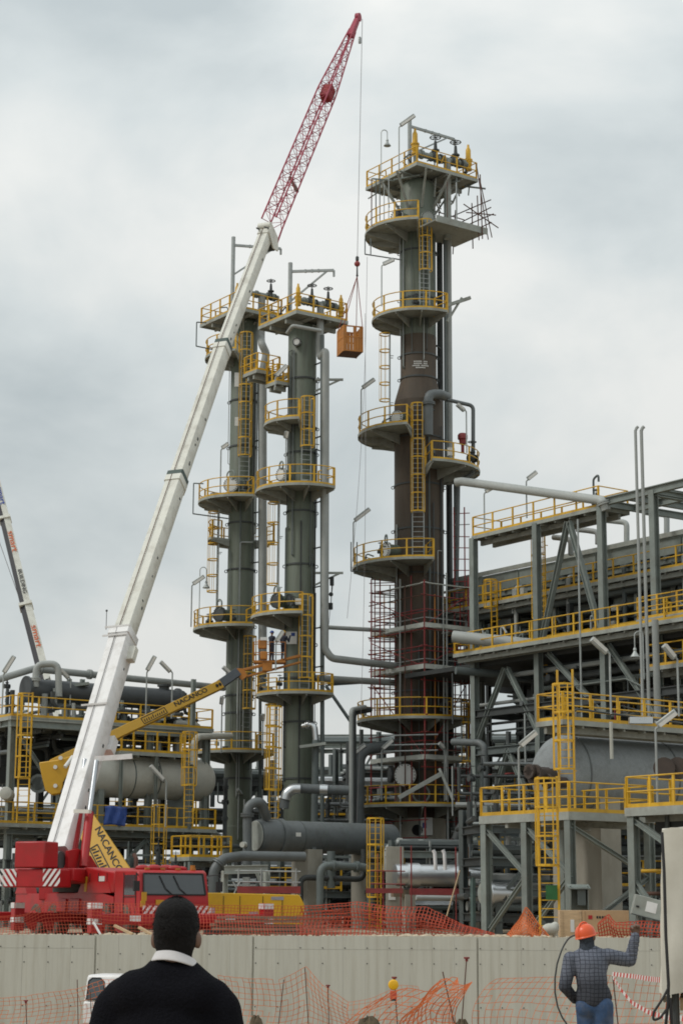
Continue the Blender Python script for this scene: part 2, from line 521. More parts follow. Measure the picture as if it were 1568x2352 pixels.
def rect_platform(parent, corner, a, b, skip=(), h=1.1, thick=0.2, ax=(U1, U2), name='platform', sp=1.5, ym=M_YEL, beams=True):
    """corner + ax0*a + ax1*b; sides: 0 = along ax0 at b=0, 1 = along ax1 at far a, 2 = along ax0 at far b, 3 = along ax1 at a=0"""
    X, Y = ax
    c = V(corner)
    mid = c + X * a / 2 + Y * b / 2
    deck = MB().box(mid - UP * 0.04, (a - 0.04, b - 0.04, 0.07), (X, Y, UP)).build(name, M_DECK, parent)
    e = MB()
    for p, q in ((c, c + X * a), (c + X * a, c + X * a + Y * b), (c + X * a + Y * b, c + Y * b), (c + Y * b, c)):
        e.bar(p - UP * thick / 2, q - UP * thick / 2, 0.05, thick)
    e.build('deck_edge', M_EDGE, deck)
    if beams:
        u = MB()
        n = max(2, round(a / 1.1))
        for i in range(1, n):
            u.bar(c + X * a * i / n + Y * 0.06 - UP * 0.2, c + X * a * i / n + Y * (b - 0.06) - UP * 0.2, 0.1, 0.2)
        for k in (0.3, 0.7):
            u.bar(c + Y * b * k + X * 0.06 - UP * 0.36, c + Y * b * k + X * (a - 0.06) - UP * 0.36, 0.16, 0.26)
        u.build('underside_beams', M_DECK, deck)
    i_ = 0.05
    cs = [c + X * i_ + Y * i_, c + X * (a - i_) + Y * i_, c + X * (a - i_) + Y * (b - i_), c + X * i_ + Y * (b - i_)]
    for s in range(4):
        if s in skip: continue
        railing(deck, [cs[s], cs[(s + 1) % 4]], h=h, m=ym, sp=sp)
    return deck

def ladder(parent, foot, top, out, cage=None, wd=0.5, m=M_GALV, cm=M_YEL, extra=0.0, rungs=0.3, hoop=1.1, sr=0.03):
    """foot: point at the ladder foot centre; top: z; out: outward horizontal direction; cage: (z0, z1)"""
    foot = V(foot); out = V(out).normalized(); side = V((-out.y, out.x, 0))
    b = MB()
    for s in (-1, 1):
        b.bar(foot + side * s * wd / 2, V((foot.x, foot.y, top + extra)) + side * s * wd / 2, sr * 2, sr * 2.4, up=out)
    z = foot.z + 0.2
    while z < top:
        p = V((foot.x, foot.y, z))
        b.bar(p - side * wd / 2, p + side * wd / 2, 0.03)
        z += rungs
    z = foot.z + 1.5
    while z < top:
        p = V((foot.x, foot.y, z))
        for s in (-1, 1):
            b.bar(p + side * s * wd / 2, p + side * s * wd / 2 - out * 0.22, 0.04)
        z += 3
    lad = b.build('ladder', m, parent)
    if cage:
        c = MB(); R = 0.4
        z0, z1 = cage
        n = max(2, round((z1 - z0) / hoop))
        angs = [radians(a) for a in (-100, -75, -50, -25, 0, 25, 50, 75, 100)]
        def cp(a, z): return V((foot.x, foot.y, z)) + out * (R * cos(a) + R * 0.62) + side * R * 1.02 * sin(a)
        for i in range(n + 1):
            zz = z0 + (z1 - z0) * i / n
            pts = [V((foot.x, foot.y, zz)) - side * wd / 2] + [cp(a, zz) for a in angs] + [V((foot.x, foot.y, zz)) + side * wd / 2]
            for p, q in zip(pts, pts[1:]):
                c.bar(p, q, 0.02, 0.075)
        for a in (-85, -45, 0, 45, 85):
            c.bar(cp(radians(a), z0), cp(radians(a), z1), 0.05, 0.02, up=out)
        c.build('ladder_cage', cm, lad)
    return lad

def pipe(parent, pts, r, m=M_PIPE, bend=None, n=10, name='pipe', flanges=()):
    b = MB()
    pts = [V(p) for p in pts]
    b.tube(fillet(pts, bend or r * 3, 5) if len(pts) > 2 else pts, r, n)
    L_ = [0]
    for a, c in zip(pts, pts[1:]): L_.append(L_[-1] + (c - a).length)
    for f in flanges:
        t = f * L_[-1]
        for i in range(len(pts) - 1):
            if L_[i] <= t <= L_[i + 1] + 1e-6:
                d = (pts[i + 1] - pts[i]).normalized(); p = pts[i] + d * (t - L_[i])
                b.cyl(p - d * 0.09, p - d * 0.012, r * 1.45, n); b.cyl(p + d * 0.012, p + d * 0.09, r * 1.45, n)
                break
    return b.build(name, m, parent)

def manhole(parent, c, out, r=0.4, ln=0.5, m=M_GREEN, cover=M_SIGN, ring=True):
    c = V(c); out = V(out).normalized()
    nz = MB().rev(c - out * ln, out, [(0, r * 0.86), (ln - 0.1, r * 0.86), (ln - 0.1, r * 1.12), (ln - 0.02, r * 1.12)], 20).build('manhole', m, parent)
    MB().rev(c, out, [(0, r * 1.12), (0.09, r * 1.12), (0.1, r * 0.98)], 20).build('cover', cover, nz)
    bl = MB(); x = out.cross(UP).normalized()
    for i in range(20):
        a = 2 * pi * i / 20
        p = c + (x * cos(a) + UP * sin(a)) * r * 1.02
        bl.cyl(p - out * 0.12, p + out * 0.15, 0.032, 6)
    bl.build('bolts', M_DARK, nz)
    if ring:
        MB().torus(c + UP * (r * 1.45) + out * 0.05, out + x * 0.3, r * 0.72, 0.05, 18, 6).build('davit_ring', M_STEEL, nz)
    return nz

def gate_valve(parent, c, s=1.0, ax=U1, m=M_DARK):
    c = V(c)
    b = MB().ell(c, 0.3 * s, 0.24 * s, 0.34 * s, (ax, V((-ax.y, ax.x, 0)), UP), 12, 8)
    for k in (-1, 1):
        b.cyl(c + ax * k * 0.30 * s, c + ax * k * 0.40 * s, 0.34 * s, 14)
    b.rev(c, UP, [(0.2 * s, 0.16 * s), (0.45 * s, 0.15 * s), (0.46 * s, 0.27 * s), (0.55 * s, 0.27 * s), (0.56 * s, 0.13 * s), (1.15 * s, 0.09 * s), (1.16 * s, 0.035 * s), (1.62 * s, 0.035 * s)], 12)
    v = b.build('gate_valve', m, parent)
    w = MB().torus(c + UP * 1.42 * s, UP, 0.36 * s, 0.035 * s, 18, 5)
    for i in range(3):
        a = i * pi / 3
        d = V((cos(a), sin(a), 0)) * 0.35 * s
        w.bar(c + UP * 1.42 * s - d, c + UP * 1.42 * s + d, 0.035 * s)
    w.build('handwheel', M_DARK, v)
    return v

def relief_valve(parent, c, s=1.0, m=M_YEL):
    c = V(c)
    return MB().rev(c, UP, [(0, 0.2 * s), (0.12 * s, 0.2 * s), (0.13 * s, 0.13 * s), (0.3 * s, 0.2 * s), (0.55 * s, 0.2 * s), (0.56 * s, 0.24 * s), (0.64 * s, 0.24 * s), (0.65 * s, 0.15 * s), (1.2 * s, 0.14 * s), (1.35 * s, 0.07 * s), (1.5 * s, 0.06 * s)], 12).build('relief_valve', m, parent)

def rings(tower, c, r, zs, m=None, lug=True):
    for z in zs:
        b = MB().rev((c[0], c[1], z - 0.05), UP, [(0, r + 0.005), (0.0, r + 0.05), (0.1, r + 0.05), (0.1, r + 0.005)], 28)
        if lug:
            for s in (-1, 1):
                b.torus((c[0] + s * (r + 0.09), c[1], z - 0.05), V((0, 1, 0)), 0.09, 0.025, 10, 4)
        b.build('stiffener_ring', m or M_DARK, tower)

def davit(tower, base, h, arm, drop, m=M_GALV, hook=True):
    base = V(base); top = base + UP * h
    b = MB().cyl(base, top, 0.13, 12)
    a0 = top - UP * 0.55; a1 = a0 + arm
    b.bar(a0, a1, 0.13, 0.15)
    b.bar(base + UP * (h - 0.55 - drop), a0 + arm * 0.86, 0.09, 0.10)
    for k in (0.35, 0.5, 0.65):
        q = a0 + arm * k; dd = arm.normalized()
        b.bar(q - dd * 0.05, q + dd * 0.05, 0.16, 0.19)
    if hook:
        b.bar(a1, a1 - UP * 0.4, 0.1, 0.1)
    return b.build('davit', m, tower)

def lamp(x, yb, yt, xe, ye, d, label, gp='tube floodlights on poles', pm=M_GALV, ln=None, thick=0.22):
    """tube floodlight on a pole, frame units, at distance d"""
    base = P(x, yb, d); top = P(x, yt, d); top.x = base.x; end = P(xe, ye, d - 0.25)
    t = thing('floodlight', label, 'floodlight', base, gp)
    dirv = (end - top).normalized()
    a = top + dirv * 0.12
    MB().tube(fillet([base, top, a + dirv * 0.3], 0.12, 4), 0.045, 6).build('pole', pm, t)
    f = MB(); sidev = dirv.cross(V((0, 1, 0))).normalized(); nv = sidev.cross(dirv)
    L_ = (end - a).length
    f.box(a + dirv * L_ / 2 + sidev * 0.05, (L_, thick, thick * 1.1), (dirv, nv, sidev))
    fx = f.build('fixture', M_GALV, t, bevel=0.04)
    MB().box(a + dirv * L_ / 2 - nv * 0 + V((0, -thick * 0.56, 0)), (L_ * 0.9, 0.02, thick * 0.62), (dirv, V((0, 1, 0)), sidev)).build('diffuser', M_SIGN, fx)
    return t

def gooseneck(xb, yb, yt, xe, ye, d, label, gp='gooseneck lamps'):
    base = P(xb, yb, d); up = P(xb, yt, d); up.x = base.x; up.y = base.y
    end = P(xe, ye, d)
    t = thing('gooseneck_lamp', label, 'lamp', base, gp)
    c = (up + V((end.x, end.y, up.z))) / 2; r = abs(end.x - up.x) / 2; sg = 1 if end.x > up.x else -1
    pts = [base, up] + [c + V((-sg * r * cos(k * pi / 8), 0, r * sin(k * pi / 8))) for k in range(1, 9)] + [end + UP * 0.25]
    MB().tube(pts, 0.03, 6).build('pole', M_GALV, t)
    MB().rev(end + UP * 0.28, -UP, [(0, 0.06), (0.1, 0.09), (0.12, 0.06), (0.2, 0.08), (0.42, 0.23), (0.44, 0.2)], 14).build('bell_shade', M_GALV, t)
    return t

def text_mesh(body, size, thick=0.01):
    cu = bpy.data.curves.new('lettering', 'FONT')
    cu.body = body; cu.size = size; cu.extrude = thick; cu.align_x = 'CENTER'; cu.align_y = 'CENTER'; cu.offset = size * 0.012
    o = bpy.data.objects.new('lettering_source', cu)
    COL.objects.link(o)
    dg = bpy.context.evaluated_depsgraph_get()
    me = bpy.data.meshes.new_from_object(o.evaluated_get(dg))
    bpy.data.objects.remove(o); bpy.data.curves.remove(cu)
    me.name = 'lettering'
    return me

def lettering(parent, body, size, m, c, xdir, ydir, sx=1.0):
    """flat lettering: xdir reading direction, ydir up of the letters"""
    me = text_mesh(body, size)
    me.materials.clear(); me.materials.append(m)
    xd = V(xdir).normalized(); yd = V(ydir); yd = (yd - xd * yd.dot(xd)).normalized(); zd = xd.cross(yd)
    for v in me.vertices:
        p = v.co.copy()
        v.co = xd * p.x * sx + yd * p.y + zd * p.z
    return link('lettering', me, c, parent)

# ------------------------------------------------------------------ the three columns
def hz(a):
    a = radians(a); return V((sin(a), -cos(a), 0))

def shell(tower, c, segs, m, n=40, name='shell'):
    """segs: [(z, r), ...] bottom to top"""
    return MB().rev((c[0], c[1], segs[0][0]), UP, [(z - segs[0][0], r) for z, r in segs], n).build(name, m, tower)

def pz(y, d, ro, a=0):        # height of a platform whose edge at angle a is seen at row y
    return ZR(y, d - ro * cos(radians(a)))

def tower_clutter(t, c, r, z0, z1, seed, n=7, decks=()):
    """thin conduits up the shell and small instrument boxes on the platforms"""
    rnd = random.Random(seed)
    for i in range(n):
        a = rnd.uniform(-85, 85); u = hz(a); a0 = rnd.uniform(z0, z1 - 6); a1 = min(z1, a0 + rnd.uniform(5, 16)); q = rnd.choice((0.025, 0.03, 0.045))
        b = V((c[0], c[1], 0)) + u * (r + 0.1)
        pts = [b + UP * a0 - u * 0.1, b + UP * (a0 + 0.05), b + UP * a1]
        if rnd.random() < 0.5: pts.append(b + UP * a1 + hz(a + 90) * rnd.uniform(0.3, 0.8))
        pipe(t, pts, q, rnd.choice((M_GALV, M_PIPE, M_DARK)), 0.1, n=6, name='conduit')
    for (z, ro, s0, s1) in decks:
        for k in range(3):
            a = rnd.uniform(s0, s1); p = V((c[0], c[1], z)) + hz(a) * rnd.uniform(r + 0.5, ro - 0.25)
            if rnd.random() < 0.6:
                w_ = rnd.uniform(0.15, 0.4)
                MB().box(p + UP * (w_ * 0.5 + rnd.choice((0.0, 0.5))), (w_, w_ * 0.6, w_ * rnd.uniform(0.8, 1.5)), (hz(a + 90), hz(a), UP)).build('instrument_box', rnd.choice((M_STEEL, M_DARK, M_GALV, M_SIGN, M_BLUE)), t)
            else:
                pipe(t, [p, p + UP * rnd.uniform(0.5, 1.2), p + UP * 0.9 - hz(a) * 0.5], 0.05, M_PIPE, 0.15, n=6, name='drain_pipe')
                gate_valve(t, p + UP * 0.5, rnd.uniform(0.25, 0.4))

# ---- column C: tall stepped column on the right, bare rusty steel below
def column_c():
    D = 114.0
    base = P(963, 1600, D)
    c = (base.x, D)
    t = thing('distillation_column', 'tallest column, stepped, grey-green above and rusty brown below, wrapped in scaffolding', 'column', (c[0], c[1], GZ), 'distillation columns')
    ru, rl = 42.5 / 38.5, 57.5 / 38.5
    z_top = ZR(432, D); z_gr = ZR(775, D); z_c1 = ZR(876, D); z_c0 = ZR(926, D)
    shell(t, c, [(z_gr, ru), (z_top, ru), (z_top + 0.35, ru * 0.8), (z_top + 0.6, ru * 0.35)], M_GREEN)
    shell(t, c, [(z_c0, rl), (z_c1, ru + 0.004), (z_gr, ru + 0.004)], M_RUST, name='rusty_shell')
    shell(t, c, [(ZR(1880, D), rl), (z_c0, rl)], M_RUST, name='rusty_shell')
    shell(t, c, [(GZ, rl * 1.02), (ZR(1880, D), rl * 1.02)], M_CONC2, name='skirt')
    rings(t, c, ru, [ZR(y, D) for y in (582, 690, 880 - 60, 872)])
    rings(t, c, rl, [ZR(y, D) for y in (1010, 1118, 1220, 1322, 1410, 1500, 1590, 1700, 1770)])
    # stencilled white lines of maker's writing, too small to read
    st = MB(); z0 = ZR(829, D - ru)
    rnd = random.Random(5)
    for row, (n_, wd_) in enumerate(((10, 0.85), (10, 0.85), (13, 1.0), (8, 0.6))):
        for k in range(n_):
            x = (k + 0.5 - n_ / 2) / n_ * wd_ + 0.08
            if rnd.random() < 0.1: continue
            yy = -sqrt((ru + 0.012) ** 2 - x * x)
            st.box((c[0] + x, c[1] + yy, z0 - row * 0.13), (wd_ / n_ * 0.68, 0.012, 0.075))
    st.build('stencilled_marks', M_SIGN, t)
    # platforms
    F = P(957, 372, 111.5)
    a = 4.85; b = 5.35
    dk = rect_platform(t, F, a, b, sp=1.45)
    topz = F.z
    # top equipment
    davit(t, F + U2 * 1.9 + U1 * 0.9, ZR(262, 113) - topz, U1 * 3.6, 1.9)
    q0 = F + U1 * 0.55 + U2 * 0.9; q1 = F + U1 * 4.5 + U2 * 0.5
    qz = UP * (ZR(343, 112) - topz)
    pipe(t, [q0 + qz, q1 + qz], 0.2, M_STEEL, name='header_pipe', flanges=(0.12, 0.3, 0.5, 0.7, 0.9))
    pipe(t, [q0 + qz, q0 + UP * 0.0], 0.13, M_STEEL)
    pipe(t, [q0 + (q1 - q0) * 0.6 + qz, q0 + (q1 - q0) * 0.6 - UP * 4.2], 0.24, M_EDGE, name='riser_pipe')
    gate_valve(t, q0 + (q1 - q0) * 0.38 + qz, 0.95)
    gate_valve(t, q0 + (q1 - q0) * 0.76 + qz, 0.95)
    relief_valve(t, q0 + qz - UP * 0.1, 1.15)
    relief_valve(t, q1 + qz - UP * 0.35, 1.15)
    gate_valve(t, q0 + (q1 - q0) * 0.95 + UP * 0.25, 0.5)
    # support struts under the top deck
    st = MB()
    for k in range(8):
        u = hz(k * 45 + 10)
        st.bar(V((c[0], c[1], topz - 2.4)) + u * ru, V((c[0], c[1], topz - 0.35)) + u * (ru + 1.3), 0.12)
    st.build('deck_struts', M_DECK, t)
    # second level: half-round deck and a square scaffold deck on the right
    z2 = pz(498, D, 3.3)
    d2 = round_platform(t, c, z2, ru, 3.35, -185, -2)
    manhole(t, V((c[0], c[1], z2 + 0.75)) + hz(-48) * (ru + 0.7), hz(-48), 0.46, 0.7, cover=M_SIGN, ring=False)
    manhole(t, V((c[0], c[1], z2 + 0.65)) + hz(22) * (ru + 0.35), hz(22), 0.42, 0.4, cover=M_EDGE, ring=False)
    S = P(1000, 490, 110.9); S.z = z2 + 0.02
    MB().box(S + U1 * 2.05 + U2 * 1.6 - UP * 0.06, (4.0, 3.2, 0.1), (U1, U2, UP)).build('scaffold_deck', M_DECK, t)
    MB().box(S + U1 * 2.05 - U2 * 0.03, (4.05, 0.05, 0.42), (U1, U2, UP)).build('deck_edge', M_EDGE, t)
    sc = MB()
    rnd = random.Random(11)
    for (i, j, z0, z1) in ((3.6, -0.1, -0.6, 3.6), (3.9, 1.2, -0.8, 2.2), (3.9, 3.2, -0.6, 2.4), (3.0, 3.3, -0.5, 2.0), (3.4, 0.0, -0.7, 2.2), (1.2, 3.2, -0.3, 2.2)):
        p = S + U1 * i + U2 * j
        sc.cyl(p + UP * z0, p + UP * z1 + U1 * rnd.uniform(-0.5, 0.3), 0.04, 6)
    for z in (0.5, 1.0, 1.5, 2.0):
        e_ = rnd.uniform(-0.2, 0.9)
        sc.cyl(S + U1 * 4.1 - U2 * (0.4 + e_ * 0.4) + UP * z, S + U1 * 4.2 + U2 * 3.7 + UP * (z + rnd.uniform(-0.2, 0.2)), 0.035, 6)
        sc.cyl(S + U1 * (1.5 + e_) + U2 * 3.2 + UP * z, S + U1 * (4.9 + e_ * 0.5) + U2 * 3.2 + UP * (z - 0.1), 0.035, 6)
    sc.cyl(S + U1 * 2.2 + UP * 1.4, S + U1 * 4.9 - U2 * 0.1 + UP * 0.4, 0.035, 6)
    sc.cyl(S + U1 * 2.4 + UP * 0.9, S + U1 * 4.7 - U2 * 0.1 + UP * 1.2, 0.035, 6)
    sc.cyl(S + U1 * 3.25 + UP * 4.3, S + U1 * 4.15 + UP * -0.5, 0.035, 6)
    sc.cyl(S + U1 * 3.5 + UP * 3.4, S + U1 * 4.45 + UP * -0.3, 0.035, 6)
    sc.build('scaffold_tubes', M_ROD, t)
    rr = random.Random(77)
    for k in range(9):      # scaffold tubes and conduits hanging between the two top decks
        x = rr.uniform(842, 905) if k < 6 else rr.uniform(985, 1060); p = P(x, 505 + rr.uniform(-8, 20), 112.2); q_ = P(x, 400 + rr.uniform(-10, 30), 112.2); q_.x = p.x
        MB().cyl(p, q_, rr.choice((0.03, 0.04, 0.05)), 6).build('scaffold_tube', rr.choice((M_ROD, M_GALV, M_PIPE)), t)
    for k in range(14):
        p = F + U1 * rr.uniform(0.2, 4.6) + U2 * rr.uniform(0.2, 5.1) - UP * 0.35
        MB().bar(p, p + U1 * rr.uniform(-1.5, 1.5) + U2 * rr.uniform(-1.2, 1.2) - UP * rr.uniform(0.0, 0.5), rr.uniform(0.05, 0.1)).build('deck_brace', M_STEEL, t)
    # third level
    z3 = pz(706, D, 2.85); round_platform(t, c, z3, ru, 2.9, -165, 36)
    ar = MB(); o = V((c[0], c[1], z3)) + hz(60) * 2.0
    ar.bar(o + UP * 0.75, P(1079, 684, 113.5), 0.22, 0.2); ar.bar(o - UP * 0.3, P(1060, 684, 113.5), 0.12, 0.12)
    ar.build('bracket_arm', M_EDGE, t)
    # fourth (left) and fifth (right) level
    z4 = pz(968, D, 3.7); round_platform(t, c, z4, rl, 3.75, -170, -13)
    manhole(t, V((c[0], c[1], z4 + 0.8)) + hz(-42) * (rl + 0.55), hz(-42), 0.4, 0.7, ring=False)
    z5 = pz(1052, D, 3.75, 12); round_platform(t, c, z5, rl, 3.75, 10, 118)
    z6 = pz(1278, D, 4.0); round_platform(t, c, z6, rl, 4.05, -172, 10)
    manhole(t, V((c[0], c[1], z6 + 0.95)) + hz(-62) * (rl + 0.75), hz(-62), 0.42, 0.8, cover=M_SIGN)
    z7 = pz(1644, D, 3.7); round_platform(t, c, z7, rl, 3.75, -165, 52)
    z8 = pz(1846, D, 3.8); round_platform(t, c, z8, rl, 3.85, -100, 100, ends=False)
    manhole(t, V((c[0], c[1], ZR(1780, 112))) + hz(-24) * (rl + 0.75), hz(-18), 0.58, 0.9, m=M_RUST, cover=M_SIGN, ring=False)
    manhole(t, V((c[0], c[1], ZR(1775, 112))) + hz(-60) * (rl + 0.5), hz(-75), 0.45, 0.9, m=M_RUST, cover=M_DARK, ring=False)
    MB().torus(V((c[0] - 0.1, c[1], ZR(1823, 112))) + hz(2) * (rl + 0.8), hz(5), 0.48, 0.06, 22, 6).build('davit_ring', M_STEEL, t)
    # ladders
    def lad(a, r, yb, yt, cage=None, **k):
        f = V((c[0], c[1], 0)) + hz(a) * (r + 0.28)
        f.z = ZR(yb, D - r); zt = ZR(yt, D - r)
        ladder(t, f, zt, hz(a), tuple(ZR(y, D - r) for y in cage) if cage else None, **k)
    lad(14, ru, 702, 505, (626, 512), wd=0.62)
    lad(-4, rl, 1275, 932, (1178, 932), wd=0.68)
    lad(-88, rl, 968, 752, (905, 752), wd=0.5)
    lad(46, 3.2, 1745, 1600, (1745, 1612))
    lad(-72, 3.3, 2120, 1852, (2050, 1872))
    # risers up the right flank
    for (x, r, y0, y1, d, m) in ((1012, 0.2, 516, 1130, 115.2, M_DARK), (1032, 0.21, 524, 1110, 114.6, M_LPIPE), (1024, 0.1, 540, 1100, 114.2, M_PIPE), (1048, 0.13, 1105, 1480, 114.5, M_PIPE), (1036, 0.2, 1100, 1900, 115.5, M_DARK)):
        p0 = P(x, y1, d); p1 = P(x, y0, d); p1.x = p0.x
        pipe(t, [p0, p1], r, m, name='riser_pipe')
    pipe(t, [P(983, 1000, 111.9), P(983, 905, 111.9), P(1010, 905, 112.4), P(1026, 912, 113.2)], 0.29, M_VES, 0.5, name='elbow_pipe', flanges=(0.45,))
    pipe(t, [P(1026, 918, 113), P(1086, 932, 113.2), P(1086, 1088, 113.2), P(1052, 1106, 113.4), P(1046, 1500, 113.8)], 0.12, M_VES, 0.35)
    MB().rev(P(1062, 1040, 112.6), UP, [(0, 0.1), (0.5, 0.1), (0.55, 0.2), (0.8, 0.22), (0.85, 0.3), (1.1, 0.3), (1.2, 0.22)], 12).build('red_valve', mat('valve_red', (0.2, 0.02, 0.02), 0.5), t)
    gate_valve(t, P(1084, 1052, 112.8), 0.7)
    for y in (1190, 1260, 1330, 800, 690):
        p = P(1010, y, 114.6); MB().bar(V((c[0], c[1], p.z)) + hz(90) * ru, p, 0.08).build('pipe_guide', M_DARK, t)
    # sign plates on the skirt
    sp_ = P(979, 1898, D - rl - 0.1)
    MB().box(sp_, (0.7, 0.03, 1.0)).build('notice_board', M_SIGN, t)
    MB().box(sp_ + V((-0.12, -0.03, 0.05)), (0.22, 0.02, 0.3)).build('notice_patch', M_BLUE, t)
    MB().rev(V((c[0], c[1], ZR(1908, D))) + hz(-8) * (rl - 0.2), hz(-8), [(0, 0.32), (0.3, 0.32), (0.3, 0.27), (0.05, 0.26)], 18).build('access_hole', M_HOLE, t)
    # outrigger bracket frames under the left platforms
    for (x0, y0, x1, y1, d) in ((838, 548, 850, 584, 112), (806, 1245, 808, 1312, 112)):
        fr = MB(); a_, b_ = P(x0, y0, d), P(x1, y1, d)
        fr.cyl(a_, V((a_.x, a_.y, b_.z)), 0.04, 6); fr.cyl(V((a_.x, a_.y, b_.z)), V((c[0] - ru, c[1] - 0.3, b_.z + 0.25)), 0.04, 6)
        fr.cyl(a_ + V((0.35, 0, 0)), V((a_.x + 0.35, a_.y, b_.z)), 0.04, 6)
        fr.build('pipe_bracket', M_PIPE, t)
    tower_clutter(t, c, ru, ZR(860, D), z_top - 3, 101, 8, [(z2, 3.2, -150, -20), (z3, 2.8, -140, 30)])
    tower_clutter(t, c, rl, GZ + 3, z_c0, 102, 12, [(z4, 3.7, -150, -20), (z5, 3.7, 20, 100), (z6, 4, -150, 5), (z7, 3.7, -140, 40), (z8, 3.8, -90, 90), (z8, 3.8, -90, 90)])
    for k in range(10):
        rr = random.Random(200 + k); p = F + U1 * rr.uniform(0.3, 4.4) + U2 * rr.uniform(0.3, 4.8)
        pipe(t, [p, p + UP * rr.uniform(0.5, 1.4), p + UP * 0.6 + U1 * rr.uniform(-0.8, 0.8)], 0.045, rr.choice((M_DARK, M_PIPE, M_YEL)), 0.15, n=6, name='drain_pipe')
        q_ = F + U1 * rr.uniform(0.4, 4.4) + U2 * rr.uniform(0.4, 4.8) - UP * 0.4
        MB().bar(q_, q_ + V((rr.uniform(-1, 1), rr.uniform(-1, 1), -rr.uniform(0.4, 1.4))), 0.07).build('deck_brace', M_DECK, t)
    return t, c, rl, D
TC = column_c()

M_PLANK = mat('aluminium_plank', (0.50, 0.52, 0.48), 0.55, var=0.15, scale=3, dirt=(0.3, 0.27, 0.22), dirt_amt=0.5, objvar=0.12)
def scaffold_c():
    """tube scaffold boxed round the lower part of the tall column"""
    D = 114.0
    cx = TC[1][0]
    F = V((cx + 0.15, D - 3.6, GZ))
    t = thing('scaffold', 'tube scaffold with plank decks round the rusty column', 'scaffold', F)
    a, b = 3.3, 5.2
    rnd = random.Random(21)
    F0 = F
    zt = ZR(1320, 112)
    lv = [ZR(y, 110.6) for y in (1335, 1437, 1532, 1740)]
    std = [(0, 0), (a * 0.5, 0), (a, 0), (0, b * 0.45), (0, b), (a, b * 0.5), (a, b)]
    for i, (u, v) in enumerate(std):
        p = F0 + U1 * u + U2 * v
        top = lv[0] + rnd.uniform(-0.1, 1.0)
        MB().cyl(p, V((p.x, p.y, top)), 0.055, 6).build('standard', M_SCAF if i not in (1, 3) else M_GALV, t)
    sides = [(F0, F0 + U1 * a), (F0, F0 + U2 * b), (F0 + U1 * a, F0 + U1 * a + U2 * b), (F0 + U2 * b, F0 + U1 * a + U2 * b)]
    z = GZ + 1.0; k = 0
    while z < lv[0]:
        for s, (p, q) in enumerate(sides):
            if rnd.random() < 0.75:
                d = (q - p).normalized() * 0.25
                MB().cyl(V((p.x, p.y, z)) - d, V((q.x, q.y, z + rnd.uniform(-.06, .06))) + d, 0.035, 6).build('ledger', M_SCAF if rnd.random() < 0.75 else M_ROD, t)
        z += 1.0; k += 1
    for i, z in enumerate(lv):
        for s, (p, q) in enumerate(sides):
            w = 0.75; dd = (q - p).normalized(); nn = V((-dd.y, dd.x, 0))
            inn = (F0 + U1 * a / 2 + U2 * b / 2 - p); inn.z = 0
            if nn.dot(inn) < 0: nn = -nn
            for j in range(3):
                if i == 0 and j != 0: continue
                pp = V((p.x, p.y, z - 0.06)) + nn * (0.12 + j * 0.25) - dd * 0.1
                qq = V((q.x, q.y, z - 0.06)) + nn * (0.12 + j * 0.25) + dd * 0.1
                MB().bar(pp, qq, 0.23, 0.05).build('plank', M_PLANK, t)
            if i:
                MB().bar(V((p.x, p.y, z + 0.08)) - nn * 0.06, V((q.x, q.y, z + 0.08)) - nn * 0.06, 0.03, 0.24).build('toe_board', M_PLANK, t)
    for (p, q) in sides[:2]:
        for i in range(len(lv) - 1):
            MB().cyl(V((p.x, p.y, lv[i + 1])), V((q.x, q.y, lv[i] - 0.5)), 0.03, 6).build('diagonal_brace', M_SCAF, t)
    # lower planks laid slanting on the ring platform
    MB().bar(P(915, 1832, 109.6), P(1015, 1776, 109.6), 0.05, 0.24, up=V((0, -0.2, 1))).build('plank', M_PLANK, t)
    MB().bar(P(1008, 1765, 109.8), P(1040, 1838, 109.8), 0.05, 0.15).build('plank', M_PLANK, t)
    # outside ladder tower on the left of the scaffold
    lt = MB()
    for x in (852, 872):
        p = P(x, 1660, 113); q = P(x, 1330, 113); q.x = p.x
        lt.cyl(p, q, 0.045, 6)
    lt.build('standard', M_SCAF, t)
    for i, x in enumerate((860, 882, 895, 908, 930, 945, 1000, 1020, 1058, 1066)):
        dd = 113.6 if x < 960 else 112.2
        p = P(x, 1840 if 900 < x < 1040 else 1650, dd if x < 925 or x > 1045 else 111.6 - (x > 960) * 0.6); q = P(x, 1330 + (i * 37) % 60, dd); q.x = p.x; q.y = p.y
        MB().cyl(p, q, 0.04, 6).build('standard', (M_SCAF, M_ORG, M_GALV, M_SCAF, M_ROD)[i % 5], t)
    for i, y in enumerate(range(1345, 1640, 13)):
        MB().cyl(P(858, y, 113.4), P(910, y + (i % 3) - 1, 113.4), 0.026, 6).build('rung', (M_ORG, M_SCAF, M_ROD)[i % 3], t)
    for z in lv[1:]:        # guard rails above each lift
        for (p, q) in sides[:2]:
            for h_ in (0.5, 1.0):
                MB().cyl(V((p.x, p.y, z + h_)), V((q.x, q.y, z + h_)), 0.03, 6).build('guard_rail', M_SCAF if h_ > 0.7 else M_GALV, t)
    for y in (1690, 1712, 1726):
        MB().cyl(P(880, y, 110.4), P(1005, y - 3, 110.4), 0.045, 6).build('ledger', M_GALV, t)
    for y in range(1340, 1660, 22):
        p = P(848, y, 113); q = P(918, y + rnd.uniform(-3, 3), 114)
        MB().cyl(p, q, 0.03, 6).build('ledger', M_SCAF, t)
    for x in (1048, 1073):
        p = P(x, 2060, 113.5); q = P(x, 1165, 113.5); q.x = p.x
        MB().cyl(p, q, 0.045, 6).build('standard', M_SCAF, t)
